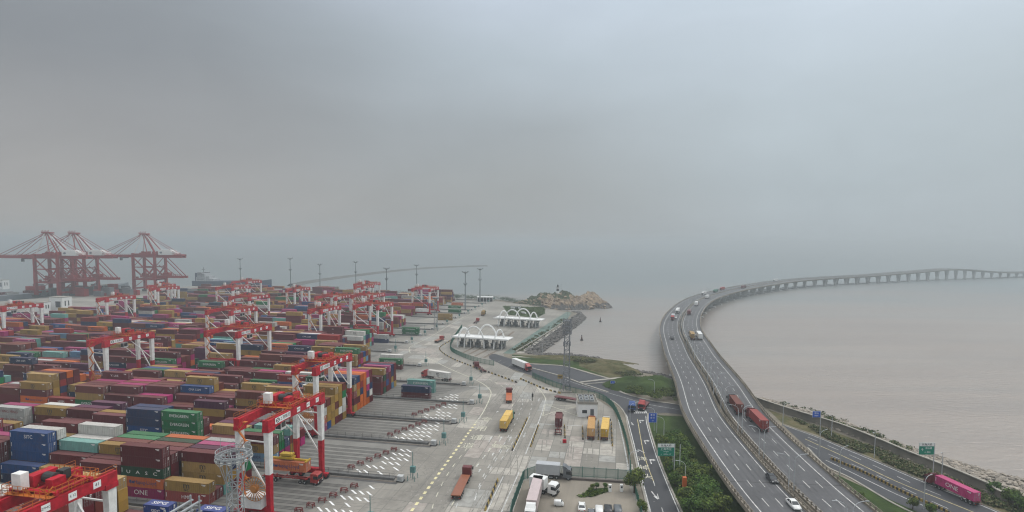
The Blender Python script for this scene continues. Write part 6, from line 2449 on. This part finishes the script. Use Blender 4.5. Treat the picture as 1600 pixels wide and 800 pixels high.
# black and yellow hedge of posts along the shore road
t = tag(empty('crash_barrier', (0, 0, 0)), 'long black and yellow striped crash barrier dividing the shore road', 'barrier')
L = resample(smooth_line(P([(1298, 718), (1350, 740), (1420, 775), (1476, 800), (1510, 820)]), 6), .6)
mb = MB()
for k, (a, b) in enumerate(zip(L, L[1:])):
    mb.beam(a + Vector((0, 0, .4)), b + Vector((0, 0, .4)), .2, .8, k % 2)
mb.build('striped_slats', [BY, BK], t)
mb = MB()
for k, (a, b) in enumerate(zip(L[::4], L[4::4])):
    mb.beam(a + Vector((0, 0, .04)), b + Vector((0, 0, .04)), .36, .1)
mb.build('foot_rail', KERB, t)

# ------------------------------------------------------------------ paint on the yard road
mw, myl, mf = MB(), MB(), MB()
ZC = [0]
def yl_(pts, w, m, z=.035, dash=None):
    ZC[0] += 1
    z += ZC[0] * .0006
    Lc = smooth_line(P(pts), 6)
    if dash:
        dash_strip(m, Lc, w, z, *dash)
    else:
        line_strip(m, Lc, w, z)
yl_([(636, 808), (680, 748), (720, 693), (745, 659)], .75, myl, dash=(1.5, 1.5))
yl_([(742, 662), (756, 642), (766, 620), (766, 610), (755, 600), (735, 590), (700, 575), (662, 556)], .42, mf)
yl_([(641, 552), (640, 543), (655, 535), (680, 522), (720, 498), (760, 480)], .4, mf)
yl_([(640, 551.5), (662, 552), (690, 551.5)], .5, mw)
yl_([(742, 594), (764, 592.5)], .5, mw)
yl_([(764, 592.5), (790, 607), (800, 625), (798, 645), (775, 690), (735, 740), (700, 800)], .3, mf, dash=(3, 3))
yl_([(790, 600), (815, 620), (812, 645), (790, 690), (757, 740), (735, 800)], .25, mw, dash=(2.5, 4))
yl_([(802, 600), (828, 622), (828, 645), (805, 685), (775, 730)], .25, mw, dash=(2.5, 4))
yl_([(730, 700), (700, 740), (680, 780), (672, 808)], .25, mf, dash=(2.5, 4))
yl_([(766, 700), (730, 752), (710, 800)], .25, mw, dash=(2.5, 4))
yl_([(784, 704), (753, 755), (735, 800)], .25, mw, dash=(2.5, 4))
yl_([(828, 650), (802, 705)], .3, mw)
yl_([(786, 745), (757, 808)], .3, mw)
yl_([(853, 622), (845, 650), (833, 680), (821, 710)], .35, mw)
yl_([(811, 738), (780, 808)], .3, mw)
yl_([(815, 590), (838, 604), (850, 618), (853, 626)], .35, mf)
# crossed yellow box beside the office
for a, b in (((852, 632), (904, 635)), ((904, 635), (902, 650)), ((852, 632), (848, 650)), ((854, 632), (902, 650)), ((904, 635), (870, 642)), ((870, 642), (848, 650))):
    yl_([a, b], .3, mf)
yl_([(840, 662), (872, 664), (915, 666)], .5, mw)
yl_([(936, 655), (955, 655)], .6, mw)
yl_([(966, 655), (974, 690), (980, 722), (982, 742)], .4, mw)
# lane arrows
def arrow(mbx, px, py, d, L_=3.6, turn=0):
    p = ground(px, py)
    d = Vector(d).normalized()
    n = Vector((d.y, -d.x, 0))
    z = Vector((0, 0, .04))
    q = lambda u, v: p + d * u + n * v + z
    if not turn:
        mbx.face([q(0, -.16), q(0, .16), q(L_ * .6, .16), q(L_ * .6, -.16)])
        mbx.face([q(L_ * .6, -.5), q(L_ * .6, .5), q(L_, 0)])
    else:
        mbx.face([q(0, -.16), q(0, .16), q(L_ * .6, .16), q(L_ * .6, -.16)])
        mbx.face([q(L_ * .6, -.16), q(L_ * .6, .95 * turn), q(L_ * .78, .95 * turn), q(L_ * .78, -.16)])
        mbx.face([q(L_ * .48, .9 * turn), q(L_ * .90, .9 * turn), q(L_ * .69, 1.7 * turn)])
RD = (.16, 1, 0)
for px, py in ((764, 690), (780, 690), (795, 690)):
    arrow(mw, px, py, RD, 5)
for px, py in ((821, 682), (843, 628)):
    arrow(mw, px, py - 6, (-.16, -1, 0), 5)
for px, py in ((748, 655), (776, 645), (748, 738), (769, 712)):
    arrow(mw, px, py, RD, 2.4)
ED = (.1, 1, 0)
arrow(mw, 986.5, 660, (-.02, -1, 0), 3.4)
arrow(mw, 1001, 661, ED, 4.2, 1)
arrow(mw, 1009, 694, ED, 4.4, 1)
arrow(mw, 1018, 725, ED, 4.4, 1)
arrow(mw, 1019, 762, (.08, -1, 0), 4.4) if False else arrow(mw, 1022, 784, ED, 0.1)
arrow(mw, 1018, 768, (.10, -1, 0), 4.6)
# big characters painted on the ground
def ground_text(mbx, s, px, py, size, d, mx_=1.0):
    p = ground(px, py)
    d = Vector(d).normalized()
    n = Vector((d.y, -d.x, 0))
    text_to(mbx, s, size, p + Vector((0, 0, .03)), n, d, (0, 0, 1), sx=mx_)
TW = LET['W']
for s, px, py, sz in (('专', 760, 656, 5.2), ('用', 752, 670, 5.2), ('通', 744, 684, 5.2), ('道', 731, 697, 5.0)):
    ground_text(mf, s, px, py, sz, RD, .8)
for s, px, py in (('重', 773, 697), ('车', 782, 698), ('空', 792, 699)):
    ground_text(mf, s, px, py, 3.4, RD, .8)
for s, px, py, m_ in (('入', 999.5, 705, mw), ('洋', 1004, 717.5, mf), ('掉', 1007, 731, mf), ('头', 1011.5, 745, mf)):
    ground_text(m_, s, px, py, 3.6, (.12, 1, 0), .85)
kind(mw.build('road_marking', LINEW), 'structure')
kind(myl.build('road_marking', mat('line_cream', (.70, .63, .36), .7, .3, .6, coord='Position')), 'structure')
kind(mf.build('road_marking', LINEFADE), 'structure')
# the brown gravelled lot at the bottom and its beds
sheet('lot_ground', P([(818, 752), (842, 745), (900, 748), (980, 754), (1000, 798), (1006, 830), (797, 830), (802, 800)]), .024, paving('lot_paving', (.31, .275, .225), joint=0, stain=.45, dark=(.12, .11, .09)))
sheet('flower_bed', P([(903, 776), (925, 764), (950, 762), (950, 768), (925, 776)]), .05, GRASS)

# ------------------------------------------------------------------ signs and lamp posts of the outside roads
def road_sign(px, py, w, h, zb, label, board, lines, two=False, head=None, rz=0, arm=0):
    t = tag(empty('road_sign', ground(px, py), rz), label, 'road sign')
    mb = MB()
    mb.cyl((0, 0, 0), (0, 0, zb + h), .13, .11, 8)
    if two:
        mb.cyl((1.6, .4, 0), (1.6, .4, zb + h * .9), .11, .11, 8)
    mb.beam((0, 0, zb + h * .75), (-w, 0, zb + h * .75), .12); mb.beam((0, 0, zb + h * .25), (-w, 0, zb + h * .25), .12)
    mb.build('post', POLE, t)
    mb = MB()
    mb.box(-w - .2, -.2, -.14, -.08, zb, zb + h)
    b = mb.build('board', board, t)
    mb = MB()
    mb.box(-w - .26, -.14, -.08, -.05, zb - .06, zb + h + .06)
    mb.build('border', WHITE, t)
    top = zb + h
    if head:
        mb = MB(); mb.box(-w - .2, -.2, -.16, -.142, zb + h * .72, zb + h); mb.build('header', WHITE, t)
        mb = MB(); text_to(mb, head, h * .22, (-w / 2 - .2, -.172, zb + h * .86), (1, 0, 0), (0, 0, 1), (0, -1, 0)); mb.build('lettering', BLACK, t)
    mb = MB()
    for s, sz, dx, fz in lines:
        text_to(mb, s, sz, (-w / 2 - .2 + dx, -.152, zb + h * fz), (1, 0, 0), (0, 0, 1), (0, -1, 0))
    mb.build('lettering', WHITE, t)
    return t
road_sign(1053, 749, 4.4, 3.3, 6.6, 'green road sign with a white header beside the exit road', GREENS, [('上海市区', .78, 0, .56), ('Shanghai', .42, 0, .36), ('←  1000m  ↱', .5, 0, .14)], True, '东海大桥')
road_sign(1026, 676, 2.6, 3.2, 3.6, 'blue road sign with white symbols near the zebra crossing', BLUE, [('港 区', .7, 0, .78), ('掉 头', .7, 0, .48), ('→', .8, 0, .18)])
road_sign(1281, 679, 2.6, 2.0, 6.0, 'blue road sign by the seawall beyond the bridge', BLUE, [('洋山', .75, 0, .68), ('500m', .6, 0, .28)])
road_sign(1457, 752, 4.0, 3.2, 7.5, 'green road sign with a white header beside the shore road', GREENS, [('↑', 1.0, -1.2, .4), ('洋山港', .62, .5, .54), ('← 码头', .55, .3, .2)], False, '东海大桥')
road_sign(961, 606, 1.8, 1.1, 2.0, 'small blue sign on the concrete island of the junction', BLUE, [('→', .7, 0, .5)])
# yellow round sign at the tower
t = tag(empty('warning_sign', ground(875, 606)), 'yellow warning sign on a post left of the lattice tower', 'sign')
mb = MB(); mb.cyl((0, 0, 0), (0, 0, 5.6), .1, .1, 8); mb.build('post', POLE, t)
mb = MB(); mb.box(-1.1, 1.1, -.12, -.06, 4.2, 6.0); mb.build('board', BY, t)
mb = MB(); mb.box(-.8, .8, -.15, -.125, 5.0, 5.25); mb.box(-.5, .5, -.15, -.125, 4.6, 4.75); mb.build('symbol', BLACK, t)
LP2 = tag(lamp_proto(8.2, 2.0), 'x', 'street lamp', 'lamp posts of the lower roads')
index_kids()
SP = [(1022, 673, math.pi, 'grey lamp post between the exit road and the lawn, behind the blue sign'), (1037, 690, math.pi, 'grey lamp post on the lawn before the bridge, far one'), (1051, 740, math.pi, 'grey lamp post behind the green sign'), (1070, 768, math.pi, 'grey lamp post with an orange box on its foot among the bushes'), (1022, 623, math.pi, 'grey lamp post at the foot of the grassy mound'), (1223, 665, .2, 'grey lamp post at the tip of the shore road'), (1280, 714, .3, 'grey lamp post at the bridge side of the shore road, far one'), (1312, 743, .3, 'grey lamp post on the grass point beside the bridge'), (1299, 685, -2.4, 'grey lamp post in the scrub behind the shore road, far one'), (1366, 715, -2.4, 'grey lamp post in the scrub by the pale seawall patch'), (1443, 795, .4, 'grey lamp post beside the dark lorry on the shore road'), (1471, 750, -2.4, 'grey lamp post with a red foot behind the green sign'), (847, 556, 0, 'small grey lamp post on the verge near the riprap'), (984, 665, 0, 'plain post by the fence of the exit road'), (983, 750, 0, 'tall plain post at the corner of the brown lot')]
for px, py, a, l in SP:
    place(LP2, ground(px, py), a, l)
t = tag(empty('traffic_box', ground(1069, 770)), 'orange box fixed at the foot of a lamp post among bushes', 'box')
mb = MB(); mb.box(-.5, .5, -.4, .4, 1.6, 4.2); mb.build('casing', mat('box_orange', (.5, .12, .03), .5), t)
mb = MB(); mb.box(-.1, .1, -.1, .1, 0, 1.6); mb.build('stand', POLE, t)
# two small white machines by the round bed
for px, l in ((953, 'small white fuel pump, left one beside the dark tree'), (971, 'small white fuel pump, right one beside the dark tree')):
    t = tag(empty('fuel_pump', ground(px, 768)), l, 'pump', 'small white pumps on the lot')
    mb = MB(); mb.box(-.5, .5, -.4, .4, 0, 2.4); mb.build('housing', WHITE, t)
    mb = MB(); mb.box(-.3, .3, -.43, -.402, 1.3, 1.9); mb.build('display', GLASS, t)
    t.scale = (.75, .75, .8)
t = tag(empty('signal_post', ground(832, 626)), 'thin dark signal post standing alone in the yard road', 'post')
mb = MB(); mb.cyl((0, 0, 0), (0, 0, 3.4), .12, .1, 8); mb.build('pole', CDARK, t)
mb = MB(); mb.box(-.35, .35, -.25, .25, 1.6, 2.9); mb.build('head', CDARK, t)
t = tag(empty('fire_hydrant', ground(882, 692)), 'small red box on the concrete of the lorry park', 'box')
mb = MB(); mb.box(-.6, .6, -.4, .4, .1, 1.1); mb.build('casing', CRED, t)
mb = MB(); mb.box(-.5, .5, -.3, .3, 0, .1); mb.build('foot', CDARK, t)

# ------------------------------------------------------------------ trees and bushes
def crown_mesh(seed, r, h, n, leaf, squash=1.0):
    rg = random.Random(seed)
    mb = MB()
    cl = []
    for k in range(9):
        a, e = rg.random() * 6.28, rg.random()
        cl.append(Vector((math.cos(a) * r * .55 * rg.random() ** .5, math.sin(a) * r * .55 * rg.random() ** .5, h * (.3 + .5 * e))))
    for k in range(n):
        c = cl[rg.randrange(9)]
        d = Vector((rg.gauss(0, 1), rg.gauss(0, 1), rg.gauss(0, 1))).normalized() * (r * .55 * rg.random() ** .35)
        d.z *= h / r * .55 * squash
        p = c + d
        p.z = max(p.z, .1)
        nrm = (d.normalized() + Vector((rg.gauss(0, .5), rg.gauss(0, .5), rg.gauss(.3, .5)))).normalized()
        a = nrm.cross(Vector((0, 0, 1)) if abs(nrm.z) < .9 else Vector((1, 0, 0))).normalized()
        b = nrm.cross(a)
        s = leaf * rg.uniform(.6, 1.3)
        ph = rg.random() * 3
        a2 = a * math.cos(ph) + b * math.sin(ph)
        b2 = b * math.cos(ph) - a * math.sin(ph)
        mb.face([p - a2 * s, p - b2 * s * .55, p + a2 * s, p + b2 * s * .55], 0 if rg.random() < .6 else 1)
    return mb
CR_M = []
for sd in range(4):
    mb = crown_mesh(sd + 20, 2.6, 4.4, 900, .34)
    for k in range(5):
        pass
    CR_M.append(mb.mesh('crown', [LEAFA, LEAFB] if sd % 2 else [LEAFB, LEAFA]))
mb = MB()
mb.cyl((0, 0, -.1), (.1, 0, 1.9), .22, .14, 8)
for a in (0, 1.3, 2.5, 3.9, 5.1):
    mb.cyl((.1, 0, 1.5), (math.cos(a) * 1.1, math.sin(a) * 1.1, 3.2), .09, .04, 5)
TRK = mb.mesh('trunk', [BARK])
def tree(loc, sc, label, grp, sd, cat='tree', name='small_tree', sq=1.0):
    t = tag(empty(name, loc, random.random() * 6.28), label, cat, grp)
    put('trunk', TRK, t)
    c = put('crown', CR_M[sd % 4], t)
    c.location = (0, 0, 1.1)
    t.scale = (sc, sc, sc * sq)
    return t
def inside(px, py, poly):
    r = False
    for (x0, y0), (x1, y1) in zip(poly, poly[1:] + poly[:1]):
        if (y0 > py) != (y1 > py) and px < (x1 - x0) * (py - y0) / (y1 - y0) + x0:
            r = not r
    return r
GROVE = [(1033, 702), (1052, 686), (1080, 690), (1092, 700), (1110, 735), (1142, 778), (1160, 810), (1078, 812), (1060, 775), (1044, 735)]
rg = random.Random(8)
spots = []
tries = 0
while len(spots) < 110 and tries < 6000:
    tries += 1
    px, py = rg.uniform(1030, 1165), rg.uniform(688, 812)
    if not inside(px, py, GROVE):
        continue
    p = ground(px, py)
    lp_ = ground(1069, 772)
    if (p - lp_).length < 3.2 or (abs(p.x - lp_.x) < 2.2 and 0 < lp_.y - p.y < 7):
        continue
    if min((p.x - q.x) ** 2 + (p.y - q.y) ** 2 for q in MID[:60]) < 17.2 ** 2:
        continue
    if all((p - q).length > 2.35 for q in spots):
        spots.append(p)
for k, p in enumerate(spots):
    tree(p, rg.uniform(.75, 1.15), 'bushy green tree in the dense grove between the exit road and the bridge', 'trees of the grove beside the bridge', k, sq=rg.uniform(.7, .95))
tree(ground(991, 770), 1.15, 'dark round tree at the corner of the brown lot', None, 1)
tree(ground(1003, 802), .6, 'bright small bush by the fence at the lower edge', None, 3, 'bush', 'green_bush')
for px, py, s in ((925, 765, .3), (932, 764, .32), (945, 764, .33), (923, 771, .3)):
    tree(ground(px, py), s, 'small dark clipped bush in the bed of the brown lot', 'bushes of the brown lot bed', int(px), 'bush', 'clipped_bush')
for k, (px, py, s) in enumerate(((1426, 796, .55), (1452, 806, .6), (1553, 776, .7), (1580, 790, .8), (1595, 800, .8), (1347, 780, .35))):
    tree(ground(px, py), s, ['reddish dark bush left of the lamp post on the shore road', 'dark bush right of the lamp post at the lower edge', 'dark bush behind the magenta container lorry', 'dark bush at the right edge, inner one', 'dark bush in the lower right corner', 'small bush on the lawn below the shore road'][k], None, k, 'bush', 'green_bush')
# shrubs growing over the shore strip and rocks: uncountable scrub as ground cover
def scrub_cover(name, polypx, n, hmin, hmax, seed, z=0.0, mats_=None):
    rg = random.Random(seed)
    xs = [p[0] for p in polypx]; ys = [p[1] for p in polypx]
    mb = MB()
    k = 0
    while k < n:
        px, py = rg.uniform(min(xs), max(xs)), rg.uniform(min(ys), max(ys))
        if not inside(px, py, polypx):
            continue
        k += 1
        c = ground(px, py, z)
        if noise.noise(Vector((c.x * .12, c.y * .12, seed))) < -.12:
            continue
        H_ = rg.uniform(hmin, hmax)
        for q in range(26):
            d = Vector((rg.gauss(0, .6), rg.gauss(0, .6), 0)) * H_
            p = c + d + Vector((0, 0, rg.random() ** .7 * H_))
            s = .22 + .12 * rg.random()
            a = Vector((rg.gauss(0, 1), rg.gauss(0, 1), rg.gauss(0, .6))).normalized() * s
            b = Vector((rg.gauss(0, 1), rg.gauss(0, 1), rg.gauss(0, .6))).normalized() * s
            mb.face([p - a, p - b, p + a, p + b], 0 if rg.random() < .5 else 1)
    return kind(mb.build(name, mats_ or [LEAFA, LEAFB]), 'stuff')
DRY = mat('dry_leaf', (.14, .13, .06), .9, .4, .7)
scrub_cover('ground_scrub', [(1240, 655), (1310, 680), (1370, 703), (1420, 724), (1480, 748), (1540, 775), (1600, 802), (1598, 812), (1534, 784), (1454, 753), (1360, 713), (1290, 684)], 900, .4, 1.1, 3, mats_=[LEAFB, DRY])
scrub_cover('mound_scrub', [(970, 602), (990, 590), (1030, 588), (1055, 600), (1062, 626), (1020, 622), (985, 614)], 420, .4, 1.1, 5, 2.0)
scrub_cover('shore_scrub_leaves', [(876, 556), (925, 560), (960, 573), (985, 581), (1010, 586), (975, 588), (930, 571), (890, 562)], 300, .4, 1.0, 6, .6, [LEAFB, DRY])
scrub_cover('verge_scrub', [(800, 548), (880, 497), (886, 500), (815, 550)], 260, .4, .9, 9, 0, [LEAFB, DRY])
scrub_cover('seaward_scrub', [(1215, 630), (1260, 638), (1330, 662), (1400, 692), (1425, 702), (1415, 706), (1350, 682), (1290, 660), (1240, 645)], 130, .6, 1.3, 12, -1.5, [LEAFB, DRY])
scrub_cover('bed_planting', [(788, 479), (850, 481), (852, 489), (838, 496), (797, 491)], 600, .8, 1.8, 14, 0)
scrub_cover('far_tree_line', [(560, 456), (640, 459), (700, 463), (780, 466), (815, 472), (815, 476), (780, 469.5), (700, 466.5), (640, 462), (560, 459)], 900, 1.8, 4.2, 15, 0, [LEAFB, LEAFB])
0 and scrub_cover('lawn_tufts', [(1016, 650), (1072, 653), (1095, 680), (1078, 700), (1050, 690), (1030, 700), (1018, 670)], 500, .12, .3, 16, 0, [LEAFA, LEAFB])
scrub_cover('bed_leaves', [(905, 776), (925, 766), (948, 764), (948, 768), (925, 776)], 160, .2, .5, 17, 0)
0 and scrub_cover('slope_scrub', [(1296, 745), (1330, 757), (1400, 788), (1430, 803), (1400, 812), (1330, 790)], 260, .15, .5, 18, 0, [LEAFA, LEAFB])
print('objects', len(D.objects))

rg = random.Random(21)
mt, mp_ = MB(), MB()
def road_dir(p):
    return (VD * 1.0 + UD * rg.uniform(-.08, .1)).normalized()
for k in range(80):
    v = rg.uniform(95, 330)
    zt = .020 + k * .00005
    u = strip_end(v) + rg.uniform(4, 30)
    p = yard(u, v)
    d = road_dir(p)
    L_ = rg.uniform(8, 38)
    bend = rg.uniform(-.012, .012)
    pts = []
    q = p.copy()
    for i in range(9):
        pts.append(q.copy())
        q = q + d * (L_ / 8)
        d = Matrix.Rotation(bend * L_ / 8, 3, 'Z') @ d
    w = rg.uniform(.14, .3)
    line_strip(mt, pts, w, zt)
    if rg.random() < .7:
        line_strip(mt, offset(pts, 1.9), w, zt)
for k in range(20):      # turning sweeps out of the stacking lanes
    b = rg.randrange(3, 8)
    v = rg.uniform(BLK[b][0] + 2, BLK[b][1] - 2)
    p = yard(strip_end(v) - rg.uniform(8, 16), v)
    d = UD.copy()
    pts = []
    q = p.copy()
    sgn = rg.choice((-1, 1))
    for i in range(12):
        pts.append(q.copy())
        q = q + d * 2.6
        d = Matrix.Rotation(sgn * .13, 3, 'Z') @ d
    line_strip(mt, pts, .25, .0245 + k * .00006)
    line_strip(mt, offset(pts, 1.9), .25, .0245 + k * .00006)
for px0, px1, py0, py1, n in ((840, 960, 660, 735, 22),):
    for k in range(n):
        px, py = rg.uniform(px0, px1), rg.uniform(py0, py1)
        p = ground(px, py)
        d = (ground(px + 2, py - 20) - p).normalized()
        pts = [p + d * i * 2.2 for i in range(6)]
        line_strip(mt, pts, .35, .026 + k * .00006)
kind(mt.build('tyre_marks', mat('tyre_mark', (.24, .225, .20), .9, .4, .6, coord='Position')), 'structure')
PATCH = [mat('slab_patch', c, .9, .25, .5, coord='Position') for c in ((.335, .30, .265), (.31, .305, .28), (.385, .36, .315))]
mbs = [MB(), MB(), MB()]
TAKEN = set()
def slab(u, v, nu, nv, k):
    u0, v0 = math.floor(u / 5), math.floor(v / 5)
    cells = [(u0 + a, v0 + b) for a in range(nu) for b in range(nv)]
    if any(c in TAKEN for c in cells):
        return
    TAKEN.update(cells)
    U0, V0 = u0 * 5, v0 * 5
    mbs[k % 3].face([yard(U0 + .25, V0 + .25, .012), yard(U0 + nu * 5, V0 + .25, .012), yard(U0 + nu * 5, V0 + nv * 5, .012), yard(U0 + .25, V0 + nv * 5, .012)])
for k in range(85):
    v = rg.uniform(90, 420)
    u = strip_end(v) + rg.uniform(3, 40 if v < 260 else 26)
    slab(u, v, rg.choice((1, 1, 2)), rg.choice((1, 2, 3)), k)
for k in range(30):
    u, v = to_uv(ground(rg.uniform(845, 965), rg.uniform(665, 735)))
    slab(u, v, 1, 1, k)
for m_, q in zip(PATCH, mbs):
    kind(q.build('slab_patches', m_), 'structure')
